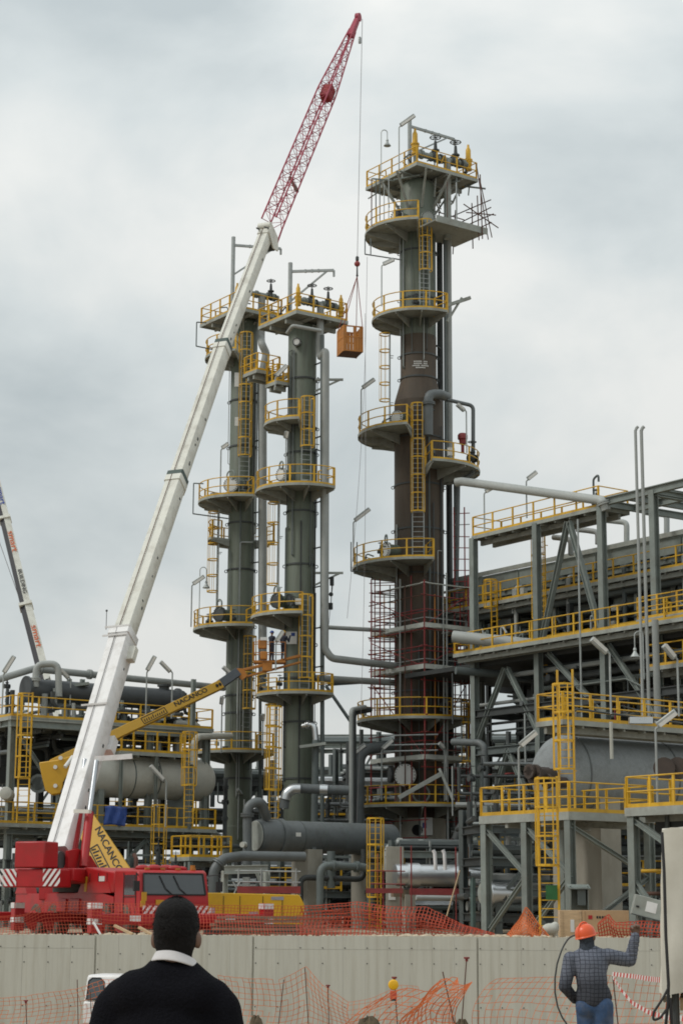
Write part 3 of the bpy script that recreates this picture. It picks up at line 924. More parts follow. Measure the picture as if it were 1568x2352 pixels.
    for y in range(1180, 1640, 26):
        MB().cyl(P(1040, y, 113.5), P(1078, y + rnd.uniform(-2, 2), 113.5), 0.03, 6).build('ledger', M_SCAF if rnd.random() < .6 else M_GALV, t)
scaffold_c()

# ---- columns A and B: slim grey-green columns side by side
def slim_column(key):
    if key == 'B':
        D, x0, y0, r = 110.0, 687, 1600, 33.6 / 39.9
        lab = 'slim grey-green column nearer the hanging basket, second from the left'
        ytop = 760
    else:
        D, x0, y0, r = 117.0, 549, 1600, 31.2 / 37.5
        lab = 'slim grey-green column partly hidden behind the white crane boom'
        ytop = 748
    b0 = P(x0, y0, D); c = (b0.x, D)
    t = thing('distillation_column', lab, 'column', (c[0], c[1], GZ), 'distillation columns')
    zt = ZR(ytop, D)
    shell(t, c, [(GZ, r * 1.03), (ZR(1900, D), r * 1.03), (ZR(1899, D), r), (zt, r), (zt + 0.3, r * 0.8), (zt + 0.5, r * 0.3)], M_GREEN, 32)
    def lad(a, rr, yb, yt, cage=None, **k):
        f = V((c[0], c[1], 0)) + hz(a) * (rr + 0.26)
        f.z = ZR(yb, D - rr); z1 = ZR(yt, D - rr)
        ladder(t, f, z1, hz(a), tuple(ZR(y, D - rr) for y in cage) if cage else None, **k)
    def deckpt(a, rr, z): return V((c[0], c[1], z)) + hz(a) * rr
    if key == 'B':
        rings(t, c, r, [ZR(y, D) for y in (875, 985, 1044, 1178, 1300, 1480, 1560, 1660, 1790)])
        F = P(681, 712, 107.6)
        rect_platform(t, F, 3.7, 4.1, sp=1.1)
        top = F
        zz = F.z
        davit(t, F + U2 * 2.2 + U1 * 1.0, ZR(592, 109) - zz, V((0.99, -0.1, 0)) * 2.65, 1.9)
        hh = ZR(685, 108) - zz
        q0 = F + U1 * 0.5 + U2 * 0.6 + UP * hh; q1 = F + U1 * 3.3 + U2 * 0.4 + UP * hh
        pipe(t, [q0, q1], 0.17, M_STEEL, name='header_pipe', flanges=(0.15, 0.35, 0.62, 0.9))
        gate_valve(t, q0 + (q1 - q0) * 0.34, 0.75); gate_valve(t, q0 + (q1 - q0) * 0.74, 0.75)
        relief_valve(t, F + U1 * 0.3 + U2 * 0.3 + UP * 0.4, 0.9); relief_valve(t, F + U1 * 3.4 + U2 * 0.3 + UP * 0.3, 0.9)
        gate_valve(t, F + U1 * 0.6 + U2 * 2.6 + UP * 0.3, 0.45)
        pipe(t, [q0 + (q1 - q0) * 0.55, V((q0 + (q1 - q0) * 0.55).to_tuple()[:2] + (zz - 2.6,)), P(748, 800, 108.6), P(746, 1490, 109), P(760, 1512, 109), P(842, 1522, 110.6), P(912, 1530, 113.2)], 0.22, M_LPIPE, 0.5, name='overhead_pipe')
        pipe(t, [P(740, 770, 108.9), P(740, 1890, 109.4)], 0.13, M_PIPE, name='riser_pipe')
        pipe(t, [P(660, 765, 108.2), P(672, 748, 107.4), P(738, 760, 107.6)], 0.11, M_LPIPE, 0.2)
        # hinged-cover nozzle
        manhole(t, deckpt(-18, r + 0.15, ZR(786, 109)), hz(-14), 0.22, 0.3, cover=M_SIGN, ring=False)
        z = pz(1110, D, 2.6); round_platform(t, c, z, r, 2.7, -135, 48)
        manhole(t, deckpt(-48, r + 0.65, z + 0.85), hz(-48), 0.36, 0.7)
        z = pz(958, D, 2.2, -5); round_platform(t, c, z, r, 2.25, -150, -3)
        z = pz(1404, D, 2.8, 0); round_platform(t, c, z, r, 2.85, -135, 4)
        manhole(t, deckpt(-58, r + 0.7, z + 0.9), hz(-40), 0.4, 0.8, cover=M_DARK)
        manhole(t, deckpt(-24, r + 0.5, z + 0.9), hz(-60), 0.3, 0.6, cover=M_DARK, ring=False)
        z = pz(1588, D, 2.5); round_platform(t, c, z, r, 2.5, -110, 52)
        lad(16, r, 1112, 918, (1030, 918), wd=0.55)
        lad(16, r, 1590, 1370, (1560, 1370), wd=0.55)
        lad(-80, 1.05, 1405, 1140, (1338, 1150))
        lad(-80, 1.05, 1900, 1600, (1812, 1616))
        # inter-tower gangway below the top
        g = P(590, 848, 109.6)
        rect_platform(t, g, 1.7, 1.5, h=1.05, sp=0.8)
        rect_platform(t, P(636, 874, 109.0), 0.9, 1.2, h=1.05, sp=0.6)
        MB().bar(P(640, 872, 111), V((c[0] - r, D, ZR(872, 111))), 0.14, 0.3).build('bracket_arm', M_EDGE, t)
        for y in (872, 1316):
            m = MB(); o = P(724, y, 109.5); e = P(788, y, 109.5)
            m.bar(o, e, 0.16, 0.12); m.bar(o - UP * 0.7, e - V((0.2, 0, 0.02)), 0.1, 0.1)
            m.build('bracket_arm', M_EDGE, t)
        for y in (830, 900, 1000, 1150, 1255, 1345, 1440, 1530, 1610):
            p = P(742, y, 109); MB().bar(deckpt(70, r, p.z), p, 0.07).build('pipe_guide', M_DARK, t)
        # chain hoist under the lower bracket arm
        h = MB(); p = P(762, 1325, 109.3); h.cyl(p, P(762, 1345, 109.3), 0.12, 8); h.cyl(P(762, 1345, 109.3), P(760, 1385, 109.3), 0.03, 6); h.ell(P(760, 1365, 109.3), .13, .1, .13); h.cyl(P(759, 1385, 109.3), P(759, 1400, 109.3), 0.13, 8); h.cyl(P(765, 1335, 109.3), P(750, 1480, 109.3), 0.015, 5)
        h.build('chain_hoist', M_DARK, t)
        MB().box(P(669, 1465, D - r - 0.05), (0.64, 0.03, 0.72)).build('notice_board', M_SIGN, t)
        MB().box(P(673, 1457, D - r - 0.08), (0.22, 0.02, 0.2)).build('notice_patch', M_BLUE, t)
        MB().box(P(668, 1230 - 10, D - r - 0.03) , (0.02, 0.02, 0.02)).build('lug', M_GREEN, t)
        # low nozzle pipe with bright elbow
        pipe(t, [P(695, 1668, 108.6), P(722, 1662, 108.3), P(725, 1700, 108.3)], 0.17, M_SILV, 0.4, name='elbow_pipe', flanges=(0.2,))
        pipe(t, [P(725, 1700, 108.3), P(722, 1890, 108.3)], 0.21, M_PIPE, name='downcomer_pipe')
        pl = MB().bar(P(688, 1716, 107.9), P(748, 1708, 107.9), 0.5, 0.16); pl.build('pipe_shelf', M_EDGE, t)
        pipe(t, [P(652, 1857, 106), P(656, 1822, 106), P(672, 1810, 106), P(800, 1816, 106.5)], 0.27, M_VES, 0.7, name='feed_pipe')
        pipe(t, [P(655, 1836, 105.9), P(658, 1824, 105.9), P(672, 1812, 105.9), P(690, 1812, 105.9)], 0.285, M_SILV, 0.5, name='cladding_sleeve')
        MB().cyl(P(734, 1813, 106.2), P(752, 1814, 106.2), 0.285, 14).build('cladding_sleeve', M_SILV, t)
    else:
        rings(t, c, r, [ZR(y, D) for y in (925, 1030, 1205, 1312, 1440, 1560, 1600, 1640, 1790)])
        F = P(548, 705, 114.4)
        rect_platform(t, F, 3.3, 4.6, sp=1.1)
        zz = F.z
        davit(t, F + U2 * 1.7 + U1 * 0.6, ZR(544, 116) - zz, V((0.97, 0.2, 0)) * 3.1, 2.0)
        hh = ZR(668, 115) - zz
        q0 = F + U1 * 0.6 + U2 * 0.6 + UP * hh; q1 = F + U1 * 3.2 + U2 * 0.4 + UP * hh
        pipe(t, [q0, q1], 0.17, M_STEEL, name='header_pipe', flanges=(0.2, 0.4, 0.85))
        gate_valve(t, q0 + (q1 - q0) * 0.8, 0.75)
        relief_valve(t, F + U1 * 0.2 + U2 * 0.5 + UP * 0.3, 0.95)
        pipe(t, [q0 + (q1 - q0) * 0.55, V((q0 + (q1 - q0) * 0.55).to_tuple()[:2] + (zz - 1.6,)), P(601, 790, 115.0), P(612, 812, 115.2), P(604, 850, 115.3), P(604, 1560, 116)], 0.24, M_LPIPE, 0.6, name='overhead_pipe')
        pipe(t, [P(596, 850, 115.9), P(598, 1900, 116.5)], 0.1, M_PIPE, name='riser_pipe')
        pipe(t, [P(604, 1550, 115.9), P(602, 1580, 115.9), P(640, 1598, 114), P(720, 1602, 113)], 0.24, M_PIPE, 0.5)
        z = pz(806, D, 2.4, -30); round_platform(t, c, z, r, 2.5, -170, -10)
        z = pz(1136, D, 2.7); round_platform(t, c, z, r, 2.75, -150, 18)
        manhole(t, deckpt(-24, r + 0.7, z + 0.85), hz(-16), 0.42, 0.7)
        z = pz(1255, D, 2.0, 170); round_platform(t, c, z, r, 2.1, 90, 300)
        z = pz(1434, D, 2.8); round_platform(t, c, z, r, 2.9, -150, 20)
        manhole(t, deckpt(-52, r + 0.7, z + 0.85), hz(-40), 0.42, 0.7, cover=M_DARK)
        z = pz(1724, D, 2.6); round_platform(t, c, z, r, 2.6, -105, 60)
        lad(8, r, 1135, 772, (1052, 772), wd=0.6, rungs=0.3)
        lad(-78, 1.2, 1432, 1165, (1355, 1172))
        lad(30, r, 1725, 1440, (1630, 1465), wd=0.5)
        for y in (900, 1010, 1175, 1290, 1400, 1520):
            p = P(600, y, 116.3); MB().bar(deckpt(70, r, p.z), p, 0.07).build('pipe_guide', M_DARK, t)
        MB().box(P(545, 872, D - r - 0.55), (0.34, 0.03, 0.9)).build('notice_board', M_SIGN, t)
        MB().box(P(545, 968, D - r - 0.55), (0.3, 0.03, 0.55)).build('notice_board', M_SIGN, t)
        # pipe bracket frames on the left
        for (x0, ya, yb) in ((452, 740, 795), (445, 1110, 1180)):
            fr = MB(); p = P(x0, ya, 115); q = P(x0, yb, 115); q.x = p.x
            fr.cyl(p, q, 0.04, 6); fr.cyl(q, V((c[0] - r, D - 0.3, q.z + 0.05)), 0.04, 6); fr.cyl(p, p + V((0.6, 0.1, 0)), 0.04, 6)
            fr.build('pipe_bracket', M_PIPE, t)
    zz_ = F.z
    tower_clutter(t, c, r, GZ + 3, zz_ - 2, 110 if key == 'A' else 120, 12, [(pz(y, D, 2.7), 2.6, -120, 10) for y in ((1136, 1434, 1724) if key == 'A' else (1110, 1404, 1588))])
    for k in range(9):
        rr = random.Random(300 + k + (50 if key == 'A' else 0)); p = F + U1 * rr.uniform(0.3, 3.1) + U2 * rr.uniform(0.3, 3.8)
        pipe(t, [p, p + UP * rr.uniform(0.5, 1.3), p + UP * 0.6 + U1 * rr.uniform(-0.7, 0.7)], 0.045, rr.choice((M_DARK, M_PIPE, M_LPIPE)), 0.15, n=6, name='drain_pipe')
        q_ = F + U1 * rr.uniform(0.4, 3.0) + U2 * rr.uniform(0.4, 3.6) - UP * 0.35
        e_ = V((c[0], c[1], zz_ - rr.uniform(1.2, 2.2))); e_ = e_ + (q_ - e_) * 0.35
        MB().bar(q_, e_, 0.08).build('deck_brace', M_DECK, t)
    return t
slim_column('A')
slim_column('B')

# ------------------------------------------------------------------ machines
class Fr:
    """local frame: x forward, y left, z up"""
    def __init__(s, o, f):
        s.o = V(o); f = V(f); f.z = 0; s.x = f.normalized(); s.y = V((-s.x.y, s.x.x, 0))
    def p(s, x, y, z): return s.o + s.x * x + s.y * y + UP * z
    def box(s, m, x0, x1, y0, y1, z0, z1):
        return m.box(s.p((x0 + x1) / 2, (y0 + y1) / 2, (z0 + z1) / 2), (x1 - x0, y1 - y0, z1 - z0), (s.x, s.y, UP))
    def poly(s, m, pts, y0, y1):      # side profile (x, z) extruded along y
        return m.prism([s.p(x, y0, z) for x, z in pts], s.y * (y1 - y0))

def stripes(parent, c, xd, yd, wd, ht, n, sg, m):
    """slanted hazard stripes as thin plates, clipped to the panel"""
    nd = xd.cross(yd).normalized()
    b = MB()
    pitch = wd / n
    sl = ht * 0.75 * sg
    def clip(poly, f):
        o = []
        for i in range(len(poly)):
            a, q = poly[i], poly[(i + 1) % len(poly)]
            fa, fb = f(a), f(q)
            if fa >= 0: o.append(a)
            if (fa >= 0) != (fb >= 0):
                t = fa / (fa - fb); o.append((a[0] + (q[0] - a[0]) * t, a[1] + (q[1] - a[1]) * t))
        return o
    for i in range(-2 * n, 3 * n):
        x = -wd / 2 + i * pitch
        q = [(x, -ht / 2), (x + pitch * 0.5, -ht / 2), (x + pitch * 0.5 + sl, ht / 2), (x + sl, ht / 2)]
        q = clip(q, lambda t: t[0] + wd / 2); 
        if len(q) > 2: q = clip(q, lambda t: wd / 2 - t[0])
        if len(q) > 2:
            b.prism([c + xd * u + yd * v_ for u, v_ in q], nd * 0.015)
    if b.v: b.build('hazard_stripes', m, parent, smooth=False)

def wheel(parent, fr, x, y, r=0.66, wd=0.5, steer=0.0):
    c = fr.p(x, y, r); ax = (fr.y * cos(steer) + fr.x * sin(steer)).normalized()
    sg = 1 if y > 0 else -1
    w = MB().rev(c - ax * wd / 2, ax, [(0, r * 0.6), (0.0, r * 0.9), (0.05, r * 0.98), (0.1, r), (wd - 0.1, r), (wd - 0.05, r * 0.98), (wd, r * 0.9), (wd, r * 0.6)], 28)
    for k in range(24):
        a = 2 * pi * k / 24
        d = UP * cos(a) + ax.cross(UP) * sin(a)
        w.box(c + d * r, (wd * 0.8, 0.06, 0.04), (ax, ax.cross(d), d))
    wo = w.build('wheel', mat('dusty_tyre', (0.12, 0.09, 0.07), 0.9, var=0.3, scale=3), parent)
    MB().rev(c + ax * sg * (wd / 2 - 0.12), ax * sg, [(0, r * 0.58), (0.1, r * 0.6), (0.06, r * 0.5), (-0.02, r * 0.3), (0.1, r * 0.26), (0.12, 0.1)], 22).build('rim', M_RED, wo)
    return wo

def red_crane():
    g = V((-5.85, 69.0, GZ - 0.12))
    fr = Fr(g, V((0.5, -0.866, 0)))
    t = thing('mobile_crane', 'red mobile crane with long white telescopic boom and red lattice jib', 'crane', g)
    # --- carrier
    b = MB()
    fr.poly(b, [(-12.2, 0.95), (-2.3, 0.95), (-2.3, 1.55), (-3.4, 1.7), (-12.2, 1.7)], -1.3, 1.3)
    fr.box(b, -12.0, -2.6, -0.6, 0.6, 0.55, 0.95)
    b.build('carrier_frame', M_RED, t)
    for (x0, x1) in ((-5.6, -2.5), (-12.2, -10.9)):
        b = MB(); fr.poly(b, [(x0, 1.7), (x1, 1.7), (x1 - 0.25, 2.1), (x0 + 0.35, 2.1)], -1.34, -0.9); b.build('fender', M_RED, t)
    for x in (-1.25, -3.0, -8.1, -9.9):
        for y in (-1.1, 1.1):
            wheel(t, fr, x, y, steer=radians(10) if x > -4 else 0)
    # --- driver's cab (full width, low)
    cab = MB()
    prof = [(-2.2, 0.75), (0.02, 0.75), (0.1, 1.35), (0.06, 1.62), (-0.12, 2.42), (-0.3, 2.5), (-2.2, 2.5)]
    fr.poly(cab, prof, -1.34, 1.34)
    co = cab.build('cab', M_RED, t, bevel=0.06)
    gl = MB()     # windscreen
    def wpt(y, z, o=0.012):
        x = 0.06 + (-0.12 - 0.06) * (z - 1.62) / (2.42 - 1.62)
        return fr.p(x + o, y, z)
    ws = MB().hexa([wpt(-1.18, 1.66, -0.03), wpt(1.18, 1.66, -0.03), wpt(1.18, 1.66), wpt(-1.18, 1.66), wpt(-1.14, 2.34, -0.03), wpt(1.14, 2.34, -0.03), wpt(1.14, 2.34), wpt(-1.14, 2.34)])
    wo = ws.build('windscreen', M_GLASS, co)
    tr = MB()
    for a, q in (((-1.2, 1.64), (1.2, 1.64)), ((1.2, 1.64), (1.15, 2.37)), ((1.15, 2.37), (-1.15, 2.37)), ((-1.15, 2.37), (-1.2, 1.64))):
        tr.bar(wpt(*a, 0.02), wpt(*q, 0.02), 0.05, 0.05)
    tr.build('windscreen_seal', M_BLACK, co)
    wp = MB()
    for y in (-0.45, 0.1):
        wp.tube([wpt(y + 0.35, 1.64, 0.05), wpt(y + 0.1, 1.85, 0.06), wpt(y - 0.1, 2.3, 0.05)], 0.018, 5)
    wp.build('wiper', M_BLACK, co)
    sw = MB(); fr.box(sw, -1.25, -0.35, -1.36, -1.335, 1.62, 2.32); sw.build('side_window', M_GLASS, co)
    sd_ = MB()
    for q in (((-1.33, 0.9), (-1.33, 2.4)), ((-0.27, 0.9), (-0.27, 2.4)), ((-1.33, 1.56), (-0.27, 1.56))):
        sd_.bar(fr.p(q[0][0], -1.345, q[0][1]), fr.p(q[1][0], -1.345, q[1][1]), 0.03, 0.03)
    sd_.build('door_trim', M_BLACK, co)
    bm = MB(); fr.box(bm, 0.05, 0.3, -1.36, 1.36, 0.45, 0.85); bo = bm.build('bumper', M_RED, co, bevel=0.04)
    for y in (-1.0, 1.0):
        stripes(bo, fr.p(0.33, y, 1.1), fr.y, UP, 0.66, 0.3, 3, 1, M_WHITE)
        MB().rev(fr.p(0.3, y * 0.62, 0.68), fr.x, [(0, 0.11), (0.05, 0.11), (0.06, 0.08)], 14).build('headlight', M_SIGN, bo)
    pl = MB(); fr.box(pl, 0.11, 0.14, -0.75, -0.45, 1.28, 1.46); pl.build('number_plate', M_YEL2, co)
    # grilles, steps, yellow tags on the corner
    for y, z, h in ((-1.2, 1.42, 0.3), (-1.24, 1.2, 0.22)):
        q = MB(); fr.box(q, 0.1, 0.14, y - 0.09, y + 0.09, z, z + h); q.build('warning_tag', M_YEL2, co)
    # tarpaulin bundles and beacon on the cab roof
    rnd = random.Random(4)
    for (x, y, r) in ((-0.7, -0.9, 0.16), (-0.5, -0.55, 0.17), (-0.8, 0.05, 0.18), (-0.6, 0.3, 0.15), (-0.9, 0.7, 0.12)):
        MB().ell(fr.p(x, y, 2.56), r * 1.9, r, r * 0.75, (fr.y, fr.x, UP), 10, 7).build('red_rag', M_RED, co)
    MB().cyl(fr.p(-0.5, 0.95, 2.5), fr.p(-0.5, 0.95, 2.68), 0.09, 12).build('beacon', M_ORG, co)
    mir = MB(); mir.tube([fr.p(-0.1, -1.34, 2.3), fr.p(0.35, -1.6, 2.35), fr.p(0.35, -1.62, 1.8)], 0.02, 5); fr.box(mir, 0.3, 0.4, -1.72, -1.5, 1.75, 2.1); mir.build('mirror', M_BLACK, co)
    mir = MB(); mir.tube([fr.p(-0.1, 1.34, 2.3), fr.p(0.35, 1.6, 2.35), fr.p(0.35, 1.62, 1.8)], 0.02, 5); fr.box(mir, 0.3, 0.4, 1.5, 1.72, 1.75, 2.1); mir.build('mirror', M_BLACK, co)
    # engine deck behind the cab
    dk = MB(); fr.poly(dk, [(-5.2, 1.7), (-2.25, 1.7), (-2.25, 2.45), (-3.0, 2.5), (-5.2, 2.65)], -1.32, 1.2); dko = dk.build('engine_housing', M_RED, t, bevel=0.05)
    q = MB(); fr.box(q, -3.6, -3.1, -1.35, -1.325, 2.12, 2.3); q.build('maker_plate', M_SIGN, dko)
    q = MB(); fr.box(q, -4.95, -4.75, -1.36, -1.3, 1.75, 2.3); q.build('warning_plate', M_YEL2, dko)
    # outriggers: front beams across the nose, rear beams
    for x, name in ((0.75, 'front'), (-6.6, 'mid'), (-12.0, 'rear')):
        o = MB(); fr.box(o, x - 0.22, x + 0.22, -3.3, 3.3, 0.62, 0.98)
        oo = o.build('outrigger_beam', M_RED, t, bevel=0.03)
        for y in (-3.3, 3.3):
            e = MB(); fr.box(e, x - 0.2, x + 0.2, y - 0.2, y + 0.2, 0.32, 1.35); eo = e.build('jack_housing', M_RED, oo, bevel=0.03)
            for z in (1.24, 0.72):
                q = MB(); fr.box(q, x + 0.2, x + 0.22, y - 0.18, y + 0.18, z - 0.1, z + 0.1); fr.box(q, x - 0.18, x + 0.18, y - 0.22, y - 0.2, z - 0.1, z + 0.1); q.build('white_marker', M_WHITE, eo)
            MB().cyl(fr.p(x, y, 0.05), fr.p(x, y, 0.4), 0.09, 12).build('jack_leg', M_GALV, oo)
            MB().cyl(fr.p(x, y, 0.0), fr.p(x, y, 0.08), 0.32, 16).build('jack_pad', M_DARK, oo)
        if x > 0:
            for y in (-1.9, 1.75):
                q = MB(); fr.box(q, x + 0.22, x + 0.24, y - 0.2, y + 0.2, 0.72, 0.92); q.build('white_marker', M_WHITE, oo)
    # --- superstructure
    T = V((-9.9, 74.9, GZ - 0.78))
    H = V((0.35, 0.937, 0))
    s = Fr(T, H)
    MB().cyl(T + UP * 2.4, T + UP * 2.75, 1.1, 28).build('slewing_ring', M_DARK, t)
    b = MB(); s.poly(b, [(-3.0, 2.8), (-2.0, 2.7), (2.4, 2.7), (2.6, 2.9), (1.6, 3.1), (-0.5, 3.3), (-3.0, 3.25)], -1.25, 1.25); so_ = b.build('superstructure', M_RED, t, bevel=0.04)
    for y in (-0.62, 0.62):      # boom foot cheeks
        c = MB(); s.poly(c, [(-2.4, 3.2), (0.2, 3.2), (-0.6, 3.75), (-1.6, 4.0), (-2.4, 3.9)], y - 0.06, y + 0.06); c.build('boom_cheek', M_RED, so_)
    cw = MB(); s.box(cw, -4.1, -3.05, -0.62, 0.62, 3.25, 4.2); cwo = cw.build('counterweight', M_RED, t, bevel=0.05)
    cw2 = MB(); s.box(cw2, -4.0, -2.9, -1.12, 1.12, 2.55, 3.2); cw2o = cw2.build('counterweight', M_RED, t, bevel=0.04)
    for y in (-0.9, 0.9):
        stripes(cw2o, s.p(-4.02, y, 2.9), -s.y, UP, 0.7, 0.62, 3, 1 if y < 0 else -1, M_WHITE)
    wi = MB()
    wi.cyl(s.p(-2.6, -0.5, 3.55), s.p(-2.6, 0.5, 3.55), 0.34, 18); wi.build('winch_drum', M_DARK, so_)
    oc = MB(); s.poly(oc, [(0.6, 2.1), (2.6, 2.1), (2.6, 3.0), (2.1, 3.9), (0.6, 3.9)], 1.3, 2.2); oco = oc.build('operator_cab', M_RED, so_, bevel=0.05)
    sp_ = MB(); sp_.bar(s.p(-3.6, 1.3, 2.9), s.p(-4.6, 2.5, 2.1), 0.06, 0.2); sp_.build('side_flap', M_WHITE, cw2o)
    # --- telescopic boom: points down the axis, with the slight bend under load
    pts = [P(141, 1965, 73.6), P(244, 1640, 77.2), P(288, 1460, 79.5), P(408, 1108, 84.9), P(513, 802, 90.2), P(612, 540, 95.2)]
    wds = [0.95, 0.9, 0.79, 0.70, 0.62, 0.53]
    mats = [M_WHITE, M_WHITE, M_CREAM, M_CREAM, M_CREAM]
    def frame_at(a, q):
        d = (q - a).normalized(); side = V((H.y, -H.x, 0)).normalized(); side = (side - d * side.dot(d)).normalized(); bk = side.cross(d).normalized()
        if bk.z < 0: bk = -bk
        return d, side, bk        # bk: the upper/back face normal
    for i in range(len(pts) - 1):
        if i == 1:
            continue
        a, q = pts[i], pts[i + 1]
        if i == 0: q = pts[2]
        wd = wds[i] if i == 0 else wds[i]
        d, sd2, bk = frame_at(a, q)
        h_ = wd * 0.62; w_ = wd * 0.5 * 0.92; ch = 0.14 * wd
        prof = [(-w_ + ch * .3, h_), (w_ - ch * .3, h_), (w_, h_ - ch * .4), (w_, -h_ + ch * 2.2), (w_ - ch * 1.6, -h_), (-w_ + ch * 1.6, -h_), (-w_, -h_ + ch * 2.2), (-w_, h_ - ch * .4)]
        ex = d * (0.0 if i == 0 else -0.6)
        m = MB().prism([a + ex + sd2 * u + bk * v_ for u, v_ in prof], (q - a) - ex)
        bo = m.build('boom_section', mats[i], t)
        # collar at the top end of this section
        k = 1.1
        cl = MB().prism([q - d * 0.35 + sd2 * u * k + bk * v_ * k for u, v_ in prof], d * 0.35); cl.build('boom_collar', M_CREAM if i else M_WHITE, bo)
        if i in (2, 3):
            cl = MB().prism([q + sd2 * u * k * 0.98 + bk * v_ * k * .98 for u, v_ in prof], d * 0.28); cl.build('collar_pad', mat('collar_green', (0.05, 0.075, 0.065), 0.6), bo)
        # cable laid along the back face
        ro = MB(); ro.cyl(a + bk * (h_ + 0.05) - sd2 * w_ * 0.2, q + bk * (h_ + 0.05) - sd2 * w_ * 0.2, 0.018, 5); ro.build('laid_cable', M_CABLE if i < 2 else M_ROD, bo)
        rb = random.Random(60 + i)
        for f_ in range(5):        # slide-pad bolts and lugs on the flank
            e_ = a + (q - a) * rb.uniform(0.05, 0.95) + sd2 * w_ + bk * rb.uniform(-0.2, 0.3) * h_
            MB().box(e_, (0.03, rb.uniform(0.06, 0.12), rb.uniform(0.06, 0.16)), (sd2, bk, d)).build('slide_pad_lug', M_DARK, bo)
        if i == 0:
            # brackets on the base section
            for f in (0.62, 0.955, 0.998):
                e = a + (q - a) * f + bk * (h_ + 0.06); MB().bar(e - sd2 * w_ * 1.5, e + sd2 * w_ * 1.1, 0.07, 0.07).build('cable_guide', M_WHITE, bo)
            e = a + (q - a) * 0.90 + sd2 * (w_ + 0.12); MB().box(e, (0.34, 0.3, 0.7), (sd2, bk, d)).build('junction_box', M_CREAM, bo)
            # lug with the projecting stay plate and the ram head
            e = a + (q - a) * 0.52
            MB().box(e - bk * (h_ + 0.1) + sd2 * 0.1, (w_ * 2.0, 0.4, 0.7), (sd2, bk, d)).build('ram_lug', M_WHITE, bo)
            f0 = P(218, 1743, 75.0); f1 = P(304, 1737, 74.6)
            MB().bar(f0, f1, 0.08, 0.2, up=UP).build('stay_plate', M_WHITE, bo)
            for k2 in range(3):
                rod0 = a + (q - a) * (0.2 + 0.3 * k2) + bk * (h_ + 0.002)
            lp = MB(); z0 = a + (q - a) * 0.99 - sd2 * w_ * 1.4 + bk * h_; lp.cyl(z0, z0 + UP * 0.75, 0.015, 5); lp.ell(z0 + UP * 0.8, .05, .05, .05, None, 8, 6); lp.build('boom_marker', M_DARK, bo)
    # luffing rams
    for (x0, y0, x1, y1, xt, yt, dd) in ((164, 1990, 181, 1868, 196, 1745, 73.4), (192, 1992, 206, 1866, 222, 1748, 73.0)):
        a, q, e = P(x0, y0, dd), P(x1, y1, dd + 0.9), P(xt, yt, dd + 1.9)
        r_ = MB().cyl(a, q, 0.165, 18).build('ram_cylinder', M_RED, t)
        MB().cyl(q, e, 0.10, 14).build('ram_rod', mat('chrome', (0.42, 0.44, 0.46), 0.38, metal=0.8, var=0.05), r_)
    MB().bar(P(172, 1863, 73.7), P(208, 1864, 73.3), 0.14, 0.14).build('ram_bridge', M_CREAM, t)
    # --- boom head and lattice jib
    hp = pts[-1]; d, sd2, bk = frame_at(pts[-2], pts[-1])
    hb = MB()
    for k in (-1, 1):
        hb.prism([hp + sd2 * k * 0.3 + bk * 0.4 - d * 0.3, hp + sd2 * k * 0.3 + bk * 0.5 + d * 0.35, hp + sd2 * k * 0.3 - bk * 0.55 + d * 0.45, hp + sd2 * k * 0.3 - bk * 1.0 - d * 0.15, hp + sd2 * k * 0.3 - bk * 0.5 - d * 0.55], sd2 * 0.07)
    hb.cyl(hp + bk * 0.42 + d * 0.2 - sd2 * 0.34, hp + bk * 0.42 + d * 0.2 + sd2 * 0.34, 0.2, 14)
    hb.cyl(hp - bk * 0.75 - sd2 * 0.34, hp - bk * 0.75 + sd2 * 0.34, 0.2, 14)
    hb.build('boom_head', M_CREAM, t)
    for k in (-1, 1):
        MB().bar(hp + bk * 0.3 + sd2 * k * 0.28 + d * 0.1, hp + bk * 0.75 + sd2 * k * 0.22 - d * 0.35, 0.06).build('head_bracket', M_DARK, t)
    MB().box(hp - bk * 0.62 - d * 0.05, (0.5, 0.45, 0.5), (sd2, bk, d)).build('sheave_block', M_DARK, t)
    # carrier fittings: steps, hoses, tool boxes, lamps, panel gaps
    for x in (-2.9, -3.7, -4.5):
        q_ = MB(); fr.box(q_, x - 0.012, x + 0.012, -1.335, -1.30, 1.75, 2.42); q_.build('panel_gap', M_HOLE, t)
    for x in (-5.9, -7.2):
        q_ = MB(); fr.box(q_, x - 0.5, x + 0.5, -1.36, -1.0, 1.0, 1.5); q_.build('tool_box', M_RED, t, bevel=0.03)
    for z in (0.7, 1.0, 1.3):
        q_ = MB(); fr.box(q_, -2.6, -2.15, -1.5, -1.3, z - 0.02, z + 0.02); q_.build('step', M_DARK, t)
    for k in range(4):
        MB().tube(fillet([fr.p(-5.4 - k * 0.2, -0.9, 1.75), fr.p(-5.7 - k * 0.15, -0.8, 2.5 + k * 0.1), fr.p(-6.6, -0.3, 2.3)], 0.3, 5), 0.03, 6).build('hydraulic_hose', M_BLACK, t)
    MB().tube([fr.p(-4.9, 0.7, 2.5), fr.p(-4.9, 0.7, 3.0), fr.p(-5.1, 0.7, 3.15)], 0.08, 10).build('exhaust_stack', M_ROD, t)
    for y in (-0.9, -0.3, 0.3, 0.9):
        MB().box(fr.p(-0.35, y, 2.54), (0.1, 0.16, 0.07), (fr.x, fr.y, UP)).build('marker_lamp', M_ORG, t)
    tip = P(822, 40, 104.0)
    foot = P(624, 515, 95.7)
    d, sd2, bk = frame_at(foot, tip)
    Lj = (tip - foot).length
    def sec(f):
        if f < 0.62: k = 1.0 - 0.12 * f
        else: k = 0.925 - (f - 0.62) / 0.38 * 0.72
        return k * 0.42, k * 0.45
    jib = MB(); lace = MB()
